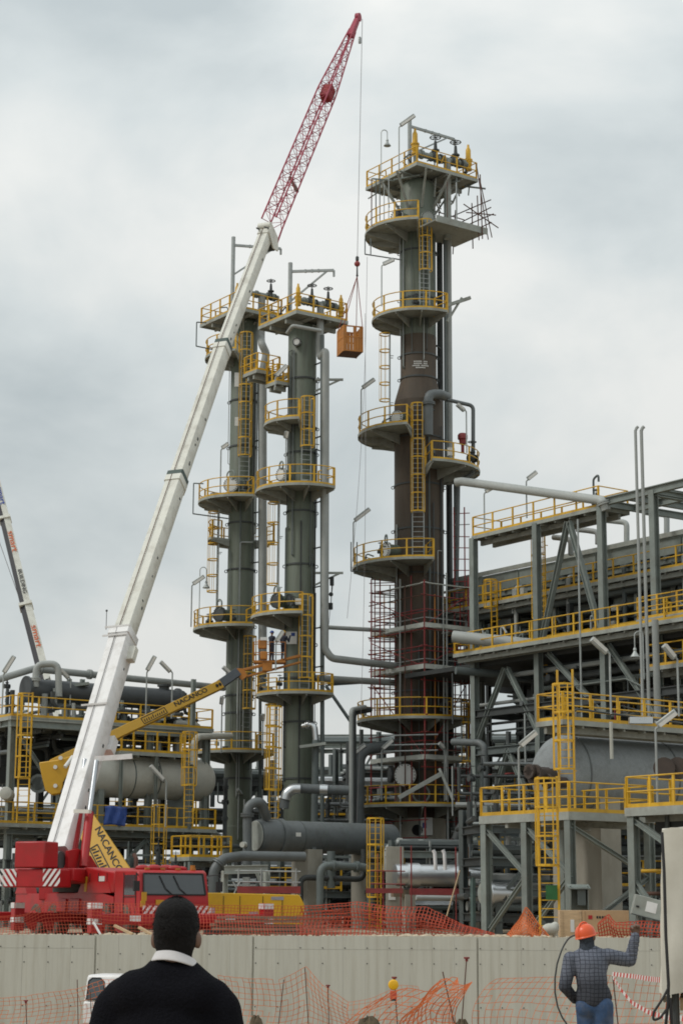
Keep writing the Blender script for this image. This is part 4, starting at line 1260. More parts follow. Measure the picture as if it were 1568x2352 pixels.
    def cp(i, f):
        hw, hh = sec(f)
        su, sv = ((-1, 1), (1, 1), (1, -1), (-1, -1))[i]
        return foot + d * Lj * f + sd2 * su * hw + bk * sv * hh
    nbay = 26
    fs = [k / nbay * 0.93 for k in range(nbay + 1)]
    for i in range(4):
        for a, q in zip(fs, fs[1:]): jib.cyl(cp(i, a), cp(i, q), 0.045, 6)
    for a, q, par in zip(fs, fs[1:], range(99)):
        for i in range(4):
            j = (i + 1) % 4
            if par % 2: lace.cyl(cp(i, a), cp(j, q), 0.02, 5)
            else: lace.cyl(cp(j, a), cp(i, q), 0.02, 5)
            lace.cyl(cp(i, q), cp(j, q), 0.014, 5)
    jo = jib.build('lattice_jib', M_RED2, t)
    lace.build('jib_lacing', M_RED2, jo)
    hd = MB()
    a0 = 0.90; hw, hh = sec(a0)
    hd.hexa([foot + d * Lj * 0.90 + sd2 * x * hw + bk * y * hh for x, y in ((-1, -1), (1, -1), (1, 1), (-1, 1))] + [foot + d * Lj * 0.985 + sd2 * x * 0.12 + bk * y * 0.16 for x, y in ((-1, -1), (1, -1), (1, 1), (-1, 1))])
    hd.cyl(tip - sd2 * 0.12, tip + sd2 * 0.12, 0.26, 14)
    hd.build('jib_head', M_RED2, jo)
    sp = MB(); f0, f1 = 0.585, 0.66
    sp.box(foot + d * Lj * 0.615 - bk * 0.1, (0.56, 0.6, Lj * 0.05), (sd2, bk, d)); sp.build('jib_splice_box', mat('splice_red', (0.26, 0.02, 0.02), 0.6), jo)
    cy = MB().cyl(cp(2, 0.17), cp(3, 0.24), 0.09, 8); cy.build('jib_ram', M_ROD, jo)
    for k in (-1, 1):
        MB().bar(cp(2 if k > 0 else 3, 0.0), hp - bk * 0.75 + sd2 * k * 0.3, 0.07).build('jib_foot', M_RED2, jo)
    return t, tip
CR, TIP = red_crane()

def basket():
    top = P(826, 60, 104.0)
    ball = P(820, 606, 104.0)
    c = MB(); c.cyl(TIP + V((0.25, 0, -0.1)), ball, 0.016, 5)
    t = thing('crane_hook', 'thin hoist rope with red ball weight and red slings under the jib tip', 'crane hook', ball)
    c.build('hoist_rope', M_CABLE, t)
    MB().rev(ball + UP * 0.45, -UP, [(0, 0.05), (0.05, 0.1), (0.25, 0.1), (0.28, 0.05)], 10).build('swivel', M_DARK, t)
    MB().ell(ball, 0.17, 0.17, 0.17).build('ball_weight', mat('hook_red', (0.3, 0.04, 0.04), 0.5), t)
    MB().rev(P(826, 92, 104.0) + UP * 0.2, -UP, [(0, 0.05), (0.05, 0.09), (0.4, 0.09), (0.42, 0.05)], 8).build('limit_weight', M_GALV, t)
    hk = MB().rev(ball - UP * 0.17, -UP, [(0, 0.04), (0.5, 0.05), (0.52, 0.08), (0.6, 0.04)], 8); hk.build('hook', M_DARK, t)
    # basket, rotated with the plant axes
    dB = 104.0
    fl = P(789, 806, dB)
    fx = V((cos(radians(16)), sin(radians(16)), 0)); fy = V((-fx.y, fx.x, 0))
    wB, lB, hB = 1.10, 1.25, 1.5
    o = fl
    b = thing('man_basket', 'orange steel personnel basket hanging from the crane hook', 'basket', o)
    def q(x, y, z): return o + fx * x + fy * y + UP * z
    MB().box(q(wB / 2, lB / 2, 0.04), (wB, lB, 0.08), (fx, fy, UP)).build('floor', M_ROD, b)
    for (x0, y0, x1, y1) in ((0, 0, wB, 0), (wB, 0, wB, lB), (wB, lB, 0, lB), (0, lB, 0, 0)):
        a_, e_ = q(x0, y0, 0), q(x1, y1, 0); dv = (e_ - a_); n = max(1, round(dv.length / 0.18)); 
        for i in range(n):
            p0 = a_ + dv * (i + 0.05) / n; p1 = a_ + dv * (i + 0.95) / n
            hi = 0.9 if ((x0, y0) == (0, 0) and i in (1, 2, 4)) else hB - 0.03
            MB().bar(p0 + UP * (0.06 + hi) / 2, p1 + UP * (0.06 + hi) / 2, 0.025, hi - 0.06).build('side_slat', M_ORG, b)
        fr_ = MB()
        for z in (0.06, 0.88, hB): fr_.bar(a_ + UP * z, e_ + UP * z, 0.06, 0.07)
        fr_.bar(a_, a_ + UP * hB, 0.07)
        if (x0, y0) != (0, 0): fr_.bar(a_ + dv * 0.5 + UP * 0.88, a_ + dv * 0.5 + UP * hB, 0.06)
        else: fr_.box(a_ + dv * 0.5 + UP * 1.1 + dv * 0.38, (0.2, 0.03, 0.5), (fx, fy, UP)); fr_.box(a_ + dv * 0.08 + UP * 1.1, (0.16, 0.03, 0.5), (fx, fy, UP))
        fr_.build('side_frame', M_ORG, b)
    sl = MB()
    hkp = ball - UP * 0.75
    for (x, y) in ((0, 0), (wB, 0), (wB, lB), (0, lB)): sl.cyl(hkp, q(x, y, hB), 0.022, 5)
    sl.build('sling', mat('sling_red', (0.25, 0.05, 0.04), 0.7), t)
    for (x0, y0, x1, y1, lb) in ((843, 590, 797, 1420, 'left of two pale tag lines hanging from the man basket'), (838, 720, 812, 2050, 'right of two pale tag lines hanging from the man basket')):
        k = MB(); pA, pB = P(x0, y0, 104.2), P(x1, y1, 103.0)
        k.tube([pA + (pB - pA) * f + V((0.25 * sin(pi * f), 0, 0)) for f in [i / 10 for i in range(11)]], 0.011, 4)
        tag(k.build('tag_line', M_CABLE), lb, 'rope', 'tag lines')
basket()

# ------------------------------------------------------------------ second crane, far left
def far_crane():
    dB = 175.0
    pts = [P(114, 1600, dB), P(60, 1391, dB + 4), P(12, 1192, dB + 8), P(-46, 960, dB + 12)]
    foot = P(172, 1830, dB - 5)
    t = thing('mobile_crane', 'distant crane boom with orange and dark lettering at the left edge', 'crane', (foot.x, foot.y, GZ))
    xs = [foot] + pts
    wds = [1.15, 1.1, 1.0, 0.92]
    for i in range(4):
        a, q = xs[i], xs[i + 1]
        d = (q - a).normalized(); s = V((1, 0, 0)); s = (s - d * s.dot(d)).normalized(); n = s.cross(d)
        if n.y > 0: n = -n
        w_ = wds[i] / 2
        e = a - d * (0.8 if i else 0)
        b = MB().box((e + q) / 2, (w_ * 1.0, w_ * 1.6, (q - e).length), (s, n, d)); 
        # light flank and dark flank
        bo = MB().prism([e + s * (-w_ * 0.15) + n * w_, e + s * w_ + n * w_ * 0.7, e + s * w_ - n * w_, e - s * w_ * 0.15 - n * w_], q - e).build('boom_section', M_CREAM, t)
        MB().prism([e + s * (-w_ * 0.15 - 0.002) + n * w_, e + s * (-w_) + n * w_ * 0.5, e - s * w_ - n * w_, e - s * (w_ * 0.15 + 0.002) - n * w_], q - e).build('boom_flank', mat('boom_black', (0.02, 0.02, 0.025), 0.5), t)
        MB().box(q - d * 0.1, (w_ * 2.3, w_ * 2.4, 0.3), (s, n, d)).build('boom_collar', M_CREAM, bo)
        nn = (n * 0.98 + s * 0.26).normalized()
        xd = -d; yd = s
        def tx(body, f, size, m):
            c = a + (q - a) * f + s * w_ * 0.42 + n * (w_ * 0.9 + 0.03)
            lettering(bo, body, size, m, c, xd, s, 1.15)
        if i == 1: tx('smart', 0.62, 0.95, mat('letter_orange', (0.55, 0.12, 0.04), 0.6)); tx('TR', 0.13, 0.6, M_BLACK)
        if i == 2: tx('BUILDING', 0.24, 0.55, mat('letter_grey', (0.06, 0.06, 0.06), 0.6)); tx('smart', 0.70, 0.95, mat('letter_orange', (0.55, 0.12, 0.04), 0.6))
        if i == 3: tx('smart', 0.2, 0.8, mat('letter_blue', (0.03, 0.06, 0.3), 0.6))
    fr = Fr((foot.x, foot.y, GZ), V((1, 0.1, 0)))
    b = MB(); fr.box(b, -6, 6, -1.3, 1.3, 0.8, 1.8); fr.box(b, -3.5, 2.0, -1.2, 1.2, 1.9, 3.4); b.bar(fr.p(0, 0, 3.2), foot, 0.9, 1.2); b.build('carrier', M_CREAM, t)
    for x in (-5, -3.4, 2, 3.6, 5): 
        for y in (-1.1, 1.1): wheel(t, fr, x, y)
    k = MB().cyl(P(125, 1600, dB), P(-20, 1190, dB + 8), 0.03, 5); k.build('hoist_rope', M_CABLE, t)
far_crane()

# ------------------------------------------------------------------ yellow articulated boom lift
def small_person(label, feet, h, face, top_col, trouser_col, arm=(0.3, 0.2), group=None, helmet=None, name='person'):
    f = V(feet); fx = V(face).normalized(); sx = V((fx.y, -fx.x, 0))      # sx = person's right
    t = link(name, None, f); t.empty_display_size = 0.2
    k = h / 1.75
    def q(r, fw, z): return f + sx * r * k + fx * fw * k + UP * z * k
    def rem(mb, nm, m, vs):
        o = mb.build(nm, m, t)
        r = o.modifiers.new('remesh', 'REMESH'); r.mode = 'VOXEL'; r.voxel_size = vs; r.use_smooth_shade = True
        return o
    b = MB()
    b.ell(q(0, 0.02, 1.64), 0.078 * k, 0.095 * k, 0.115 * k, (sx, fx, UP)); b.capsule(q(0, 0, 1.42), q(0, 0.01, 1.56), 0.055 * k, 0.052 * k)
    b.capsule(q(0, 0, 0.95), q(0, 0, 1.4), 0.11 * k, 0.1 * k)
    for s_ in (-1, 1):
        b.capsule(q(0.1 * s_, 0, 0.92), q(0.11 * s_, 0, 0.08), 0.06 * k, 0.045 * k)
        sh, el, ha = q(0.19 * s_, 0, 1.40), q(0.27 * s_, 0.12, 1.14), q(0.2 * s_, 0.38, 1.15 + arm[0 if s_ < 0 else 1])
        b.capsule(sh, el, 0.045 * k, 0.04 * k); b.capsule(el, ha, 0.038 * k, 0.03 * k); b.ell(ha, 0.045 * k, 0.045 * k, 0.045 * k)
    rem(b, 'body', mat('skin_tan', (0.30, 0.17, 0.11), 0.6, var=0.1), 0.02)
    c = MB(); c.capsule(q(0, 0, 0.98), q(0, 0, 1.36), 0.155 * k, 0.15 * k); c.capsule(q(-0.15, 0, 1.38), q(0.15, 0, 1.38), 0.085 * k, 0.085 * k)
    for s_ in (-1, 1):
        sh, el, ha = q(0.19 * s_, 0, 1.39), q(0.27 * s_, 0.12, 1.14), q(0.21 * s_, 0.34, 1.15 + arm[0 if s_ < 0 else 1])
        c.capsule(sh, el, 0.07 * k, 0.058 * k); c.capsule(el, ha, 0.056 * k, 0.045 * k)
    rem(c, 'jacket', top_col, 0.022)
    l = MB()
    for s_ in (-1, 1):
        l.capsule(q(0.09 * s_, 0, 0.95), q(0.1 * s_, 0.02, 0.5), 0.1 * k, 0.075 * k); l.capsule(q(0.1 * s_, 0.02, 0.5), q(0.11 * s_, 0, 0.1), 0.075 * k, 0.06 * k)
        l.ell(q(0.11 * s_, 0.05, 0.05), 0.055 * k, 0.13 * k, 0.05 * k, (sx, fx, UP))
    rem(l, 'trousers', trouser_col, 0.022)
    if helmet:
        MB().rev(q(0, 0.01, 1.66), UP, [(0, 0.15 * k), (0.015, 0.12 * k), (0.06, 0.115 * k), (0.1, 0.09 * k), (0.125, 0.04 * k), (0.13, 0.01)], 16).build('helmet', helmet, t)
    return t

def boom_lift():
    g = P(330, 2050, 92); g.z = GZ
    t = thing('boom_lift', 'yellow articulated boom lift reaching up between the grey-green columns', 'boom lift', g)
    # chassis behind the red crane
    fr = Fr(g, V((1, 0.15, 0)))
    b = MB(); fr.box(b, -1.9, 1.9, -1.1, 1.1, 0.55, 1.1); fr.poly(b, [(-1.8, 1.15), (1.6, 1.15), (1.6, 1.9), (0.4, 2.3), (-1.8, 2.2)], -1.0, 1.0); b.build('chassis', M_YEL2, t, bevel=0.05)
    for x in (-1.4, 1.4):
        for y in (-1.05, 1.05): wheel(t, fr, x, y, 0.5, 0.4)
    def beam(x0, y0, d0, x1, y1, d1, h, wd, m, name, h1=None):
        a, q = P(x0, y0, d0), P(x1, y1, d1); d = (q - a).normalized(); n = V((0, -1, 0)); n = (n - d * n.dot(d)).normalized(); u = n.cross(d)
        h1 = h1 or h
        mm = MB().hexa([a + n * s1 * wd / 2 + u * s2 * h / 2 for s1, s2 in ((-1, -1), (1, -1), (1, 1), (-1, 1))] + [q + n * s1 * wd / 2 + u * s2 * h1 / 2 for s1, s2 in ((-1, -1), (1, -1), (1, 1), (-1, 1))])
        o = mm.build(name, m, t, bevel=0.03)
        return o, a, q, d, n, u
    # lower riser, coming up to the left
    lo, a, q, d, n, u = beam(284, 2052, 91.5, 200, 1890, 93.5, 1.85, 0.55, M_YEL2, 'lower_boom', 1.0)
    dn = -d
    lettering(lo, 'NACANCO', 0.46, M_BLACK, a + (q - a) * 0.52 + n * 0.285 + u * (0.36 if u.x > 0 else -0.36), dn, u if u.z > 0 else -u, 1.2)
    pb = MB()
    cc = a + (q - a) * 0.46 + n * 0.285 - u * (0.22 if u.x > 0 else -0.22)
    uu = u if u.x > 0 else -u
    for s1 in (-1, 1):
        pb.bar(cc + uu * s1 * 0.22 - dn * 0.85, cc + uu * s1 * 0.22 + dn * 0.85, 0.03, 0.05, up=uu); pb.bar(cc + dn * s1 * 0.85 - uu * 0.22, cc + dn * s1 * 0.85 + uu * 0.22, 0.03, 0.05, up=dn)
    rnd = random.Random(8)
    for k in range(9):
        pb.bar(cc + dn * (-0.75 + k * 0.18) - uu * 0.15, cc + dn * (-0.68 + k * 0.18) + uu * rnd.uniform(0.02, 0.16), 0.03, 0.07, up=uu)
    pb.build('printed_panel', M_BLACK, lo)
    # continuing riser to the elbow (behind the white crane boom)
    beam(205, 1900, 93.6, 140, 1800, 95.0, 0.4, 0.4, mat('boom_slate', (0.06, 0.07, 0.08), 0.5), 'upper_riser')
    # elbow casting
    e = MB()
    pp = [(90, 1751), (132, 1745), (168, 1735), (160, 1775), (150, 1790), (140, 1822), (118, 1826), (104, 1815), (96, 1782)]
    e.prism([P(x, y, 94.6) for x, y in pp], V((0, 0.7, 0))); eo = e.build('elbow_link', M_YEL2, t, bevel=0.05)
    for (x, y) in ((128, 1762), (140, 1741), (128, 1805)):
        p = P(x, y, 94.58); MB().cyl(p, p - V((0, 0.08, 0)), 0.1, 12).build('pin', M_SIGN, eo)
    up_, a, q, d, n, u = beam(118, 1758, 95.2, 505, 1574, 106, 0.5, 0.42, M_YEL2, 'upper_boom')
    uv = u if u.z > 0 else -u
    lettering(up_, 'NACANCO', 0.36, M_BLACK, a + (q - a) * 0.80 + n * 0.22 + uv * 0.05, d, uv, 1.6)
    pb = MB(); cc = a + (q - a) * 0.57 + n * 0.22
    for s1 in (-1, 1):
        pb.bar(cc + uv * s1 * 0.17 - d * 1.0, cc + uv * s1 * 0.17 + d * 1.0, 0.02, 0.04, up=uv); pb.bar(cc + d * s1 * 1.0 - uv * 0.17, cc + d * s1 * 1.0 + uv * 0.17, 0.02, 0.04, up=d)
    for k in range(10):
        pb.bar(cc + d * (-0.85 + k * 0.18) - uv * 0.1, cc + d * (-0.8 + k * 0.18) + uv * rnd.uniform(0.0, 0.1), 0.02, 0.06, up=uv)
    pb.build('printed_panel', M_BLACK, up_)
    for f in (0.965, 0.985):
        p = a + (q - a) * f + n * 0.23; MB().cyl(p, p + n * 0.03, 0.1, 12).build('pin', M_HOLE, up_)
    rm = MB().cyl(P(150, 1800, 94.4), P(195, 1740, 95.6), 0.13, 12); rm.build('lift_ram', M_BLACK, t); MB().cyl(P(150, 1762, 94.2), P(168, 1738, 94.6), 0.1, 10).build('ram_rod', M_SIGN, t)
    beam(500, 1576, 106, 548, 1543, 107, 0.5, 0.36, mat('boom_slate', (0.06, 0.07, 0.08), 0.5), 'fly_boom')
    kn = MB().prism([P(x, y, 106.8) for x, y in ((540, 1535), (560, 1535), (568, 1552), (556, 1562), (546, 1552))], V((0, 0.4, 0))); kn.build('jib_knuckle', M_ORG, t)
    beam(556, 1540, 107, 690, 1506, 108.2, 0.16, 0.2, M_ORG, 'jib_arm'); beam(558, 1556, 107, 690, 1521, 108.2, 0.12, 0.18, M_ORG, 'jib_arm')
    MB().box(P(614, 1532, 107.4), (0.55, 0.3, 0.45)).build('rotator', M_ORG, t)
    # basket
    p0 = P(582, 1519, 107.3); p1 = P(655, 1514, 107.3)
    bx = V((1, 0, 0)); wB = (p1 - p0).x; dB = 0.9
    fl = MB().box(p0 + V((wB / 2, dB / 2, 0)), (wB, dB, 0.12)); fo = fl.build('basket_floor', M_ORG, t)
    br = MB()
    for (x, y) in ((0, 0), (wB / 2, 0), (wB, 0), (0, dB), (wB / 2, dB), (wB, dB)): br.cyl(p0 + V((x, y, 0)), p0 + V((x, y, 1.1)), 0.025, 6)
    for z in (0.5, 1.1): br.tube([p0 + V((0, 0, z)), p0 + V((wB, 0, z)), p0 + V((wB, dB, z)), p0 + V((0, dB, z)), p0 + V((0, 0, z))], 0.025, 6)
    br.build('basket_rail', M_ORG, t)
    MB().box(P(606, 1506, 107.2), (0.4, 0.35, 0.45)).build('basket_tank', M_ORG, t, bevel=0.04)
    MB().box(P(603, 1480, 107.2), (0.5, 0.3, 0.5)).build('control_box', M_ORG, t, bevel=0.04)
    MB().box(P(606, 1467, 106.95), (0.42, 0.03, 0.18)).build('control_plate', M_SIGN, t)
    navy = mat('navy_overall', (0.02, 0.022, 0.035), 0.8, var=0.2)
    a = small_person(None, p0 + V((1.68, 0.45, 0.07)), 1.72, (0.5, 0.8, 0), navy, navy, (0.3, 0.35), helmet=M_YEL)
    tag(a, 'worker in navy overalls standing at right of the boom lift basket', 'person', 'workers in the lift basket')
    c = small_person(None, p0 + V((1.0, 0.5, 0.07)), 1.72, (0.6, 0.6, 0), navy, navy, (0.2, 0.3), helmet=M_BLUE)
    tag(c, 'worker in navy overalls leaning beside the lift basket control box', 'person', 'workers in the lift basket')
boom_lift()

def generator():
    o = P(470, 2115, 78); o.z = GZ
    fr = Fr(o, V((1, 0.12, 0)))
    t = thing('generator', 'long bright yellow generator canopy behind the orange net', 'generator', o)
    zt = ZR(2052, 78) - GZ
    b = MB(); fr.poly(b, [(0, 0.35), (3.98, 0.35), (3.98, zt - 0.42), (3.78, zt - 0.06), (0.5, zt), (0, zt)], 0, 1.3)
    bo = b.build('canopy', mat('canopy_yellow', (0.64, 0.37, 0.008), 0.42, var=0.08, scale=1.5, dirt=(0.4, 0.22, 0.03), dirt_amt=0.4), t, bevel=0.03)
    s = MB(); fr.box(s, 0.02, 3.95, 0.05, 1.25, 0.0, 0.35); s.build('skid_base', M_DARK, t)
    for x in (0.74, 1.4, 2.32, 3.1):
        d = MB(); fr.box(d, x - 0.012, x + 0.012, -0.012, 0.01, 0.45, zt - 0.12); d.build('door_gap', M_HOLE, bo)
    for (x, z, w_, h_) in ((0.3, 0.95, 0.2, 0.24), (1.95, 0.8, 0.36, 0.24)):
        q = MB(); fr.box(q, x - w_ / 2, x + w_ / 2, -0.014, 0.01, z - h_ / 2, z + h_ / 2); q.build('label_plate', mat('faded_label', (0.42, 0.30, 0.32), 0.6, var=0.2, scale=8), bo)
    q = MB(); fr.box(q, 2.65, 3.15, -0.014, 0.01, zt - 0.27, zt - 0.14); q.build('label_plate', mat('grey_label', (0.3, 0.3, 0.33), 0.6), bo)
    for x in (2.2, 2.55):
        q = MB(); fr.box(q, x - 0.06, x + 0.06, -0.03, 0.01, 0.52, 0.6); q.build('latch', M_BLACK, bo)
    for x in (2.28,):
        q = MB(); fr.box(q, x + 0.08, x + 0.12, -0.03, 0.01, 0.8, 1.1); q.build('handle', M_SIGN, bo)
generator()

# ------------------------------------------------------------------ air cooler structure on the right
VV = -U2                                   # right and towards the camera
S0 = P(1085, 1505, 106.0)
def S(t, u=0.0, z=None):
    p = S0 + VV * t + U1 * u
    if z is not None: p.z = z
    return p

def ibeam_part(parent, a, b, wd, ht, m=None, name='beam'):
    MB().ibeam(a, b, wd, ht).build(name, m or M_STEEL, parent)

def cooler_frame():
    t = thing('steel_structure', 'grey steel frame with V bracing and yellow walkways beside the tall column', 'steel structure', S(0, 0, GZ))
    zw = S0.z; zu = ZR(1236, 106.0); zt = ZR(1152, 97.4)
    rnd = random.Random(31)
    cols = [0.15, 5.5, 10.6, 14.4, 18.5]
    for i, tt in enumerate(cols):
        top = zu if i < 2 else zt
        MB().ibeam(S(tt, 0, GZ), S(tt, 0, top), 0.36, 0.36).build('column', M_STEEL, t)
        MB().ibeam(S(tt, 5.2, GZ), S(tt, 5.2, top - (0 if i > 2 else 3)), 0.34, 0.34).build('column', M_DARK if i < 2 else M_STEEL, t)
    # V braces above the walkway
    for (a, b) in ((8.0, 5.8), (8.1, 10.3)):
        ibeam_part(t, S(a, 0.02, zu - 0.3), S(b, 0.02, zw + 0.2), 0.26, 0.26, name='brace')
    # braces below
    for (a, b, z0, z1) in ((2.7, 0.2, zw - 1.0, ZR(1707, 106)), (2.9, 5.4, zw - 1.0, ZR(1682, 102)), (2.9, 0.3, ZR(1720, 104), ZR(1960, 106)), (2.9, 5.4, ZR(1720, 104), ZR(1900, 102)), (10.5, 6.2, ZR(1640, 98), zw - 0.5), (14.2, 10.8, ZR(1650, 96), zw - 0.5)):
        ibeam_part(t, S(a, 0.03, z0), S(b, 0.03, z1), 0.24, 0.24, name='brace')
    # beams along and across at several levels
    for z, m in ((zw - 0.25, M_PIPE), (zw - 3.3, M_DARK), (ZR(1720, 104), M_PIPE), (ZR(1850, 104), M_DARK)):  # darker beam colours imitate the shade under the walkway
        ibeam_part(t, S(0, 0, z), S(18.5, 0, z), 0.25, 0.42, m)
        ibeam_part(t, S(0, 5.2, z), S(18.5, 5.2, z), 0.25, 0.42, M_DARK)
        for tt in cols[:4]:
            ibeam_part(t, S(tt, 0, z), S(tt, 5.2, z), 0.22, 0.38, M_DARK)
    MB().box(S(6.5, 4.6, zw - 0.55), (26, 8.8, 0.25), (VV, U1, UP)).build('shade_slab', M_DARK, t)  # dark slab added to keep skylight off the frame below
    MB().box(S(6.5, 9.3, zw - 3.2), (26, 0.3, 5.0), (VV, U1, UP)).build('dark_back_wall', M_DARK, t)  # dark wall added at the back to deepen the shade inside
    # top frame on the right
    for z in (zt,):
        ibeam_part(t, S(10.6, 0, z), S(18.5, 0, z), 0.28, 0.4); ibeam_part(t, S(10.6, 2.4, z), S(18.5, 2.4, z), 0.28, 0.4)
        for tt in (10.6, 12.5, 14.4, 16.5): ibeam_part(t, S(tt, 0, z), S(tt, 7.5, z), 0.24, 0.36)
        ibeam_part(t, S(14.4, 0.02, z - 0.1), S(14.4, 7, z - 0.1), 0.3, 0.4)
    # upper deck
    rect_platform(t, S(0, 0, zu + 0.14), 10.4, 2.2, ax=(VV, U1), sp=1.6)
    # ladder between decks
    ladder(t, S(3.2, 2.4, zw - 1.5), zu, -U1, (ZR(1420, 105), zu), wd=0.5, m=M_YEL)
    # main walkway, and the deck below it
    rect_platform(t, S(-0.3, -1.15, zw), 18.0, 1.15, ax=(VV, U1), skip=(2,), sp=1.7)
    rect_platform(t, S(14.0, -1.0, ZR(1424, 94.5)), 5.5, 2.4, ax=(VV, U1), skip=(2,), sp=1.3)
    rect_platform(t, S(14.2, -0.6, ZR(1532, 94.5)), 5.0, 2.4, ax=(VV, U1), skip=(2,), sp=1.1)
    # long light pipes from the tall column to the frame
    pipe(t, [P(1046, 1108, 107.5), P(1060, 1106, 107.3), P(1384, 1150, 97.0), P(1391, 1172, 97.0)], 0.25, M_LPIPE, 0.5, name='transfer_pipe', flanges=(0.97,))
    pipe(t, [P(1040, 1462, 104.5), P(1375, 1497, 102.0), P(1470, 1506, 101)], 0.34, M_LPIPE, 0.5, name='transfer_pipe', flanges=(0.62,))
    pipe(t, [P(1046, 1540, 105), P(1190, 1552, 106), P(1250, 1556, 107)], 0.22, M_PIPE, name='transfer_pipe')
    # U bends standing on the frame
    for (x, y0, y1, x2) in ((1372, 1250, 1222, 1345), (1310, 1275, 1240, 1290), (1438, 1245, 1200, 1400), (1530, 1225, 1183, 1500)):
        pipe(t, [P(x, y0, 104), P(x, y1, 104), P(x2, y1 - 4, 104.5), P(x2 - 20, y1 - 6, 105)], 0.16, M_LPIPE, 0.3, name='bend_pipe')
    # vent pipes
    for x in (1476, 1490):
        p0 = P(x, 1660, 91.5); p1 = P(x, 990, 91.5); p1.x = p0.x
        MB().tube([V((p0.x, p0.y, GZ)), p1, p1 + V((0.06, 0, 0.15)), p1 + V((0.14, 0, 0.22))], 0.075 if x < 1480 else 0.085, 8).build('vent_pipe', M_LPIPE, t)
    p0 = P(1511, 1700, 92.2); MB().tube([V((p0.x, p0.y, GZ)), V((p0.x, p0.y, ZR(1420, 92.2)))], 0.17, 12).build('riser_pipe', M_LPIPE, t)
    p0 = P(1334, 1600, 95); MB().cyl(V((p0.x, p0.y, ZR(1680, 95))), V((p0.x, p0.y, ZR(1190, 95))), 0.05, 8).build('mast', M_GALV, t)
    # small fittings on the deck
    gate_valve(t, S(9.6, 0.6, zu + 0.5), 0.5); 
    pipe(t, [S(9.2, 0.8, zu), S(9.2, 0.8, zu + 1.9), S(9.6, 0.8, zu + 2.1), S(9.6, 0.8, zu + 1.7)], 0.06, M_PIPE, 0.2)
    # clutter inside: pipes along and across the frame at many heights
    k = 0
    for z in [GZ + 1.0 + i * 0.5 for i in range(26)]:
        if z > zw - 1.2: break
        for j in range(rnd.randint(2, 4)):
            r = rnd.choice((0.06, 0.08, 0.1, 0.14, 0.2))
            u = rnd.uniform(0.4, 7.0); a = rnd.uniform(-3, 6); ln = rnd.uniform(5, 14)
            zz = z + rnd.uniform(-0.3, 0.3)
            m = rnd.choice((M_PIPE, M_PIPE, M_DARK, M_DARK, M_VES, M_LPIPE, M_STEEL))
            if rnd.random() < 0.55:
                pipe(t, [S(a, u, zz), S(min(a + ln, 18), u, zz), S(min(a + ln, 18), u, zz - rnd.uniform(0.5, 2.2))], r, m, n=8)
            else:
                pipe(t, [S(a + 3, -0.2 + rnd.random(), zz), S(a + 3, 8, zz)], r, m, n=8)
    for k in range(60):      # hangers and conduits
        a = rnd.uniform(0, 17); u = rnd.uniform(-0.3, 6); z0 = rnd.uniform(GZ + 0.5, zw - 2); z1 = min(zw + 1.5, z0 + rnd.uniform(1, 4))
        pipe(t, [S(a, u, z0), S(a, u, z1)], rnd.choice((0.03, 0.04, 0.06, 0.08)), rnd.choice((M_DARK, M_PIPE, M_STEEL, M_GALV, M_YEL)), n=6, name='drop_pipe')
    for k in range(14):      # odd fittings on the walkway
        a = rnd.uniform(0, 16); p = S(a, rnd.uniform(0.1, 1.2), zw)
        pipe(t, [p, p + UP * rnd.uniform(0.6, 1.8), p + UP * 1.0 + VV * rnd.uniform(-0.8, 0.8)], 0.06, rnd.choice((M_STEEL, M_PIPE, M_LPIPE)), 0.2, n=6, name='drain_pipe')
    for k in range(90):      # small-bore lines, trays and rods on and behind the frame
        a = rnd.uniform(-2, 16); u = rnd.uniform(-0.4, 5); z = rnd.uniform(GZ + 0.6, zw - 1.0); r = rnd.choice((0.02, 0.03, 0.04, 0.05))
        m = rnd.choice((M_PIPE, M_DARK, M_GALV, M_STEEL, M_SCAF, M_LPIPE))
        if rnd.random() < 0.5: pipe(t, [S(a, u, z), S(a + rnd.uniform(1.5, 5), u, z), S(a + 5, u, z - rnd.uniform(0.3, 1.5))], r, m, 0.15, n=6, name='small_bore_line')
        else: pipe(t, [S(a, u, z), S(a, u, z + rnd.uniform(0.8, 3.0))], r, m, n=6, name='small_bore_line')
    for z in (ZR(1660, 104), ZR(1790, 104)):
        railing(t, [S(6, 4.8, z), S(16, 4.8, z)], sp=1.6)
    return t
cooler_frame()

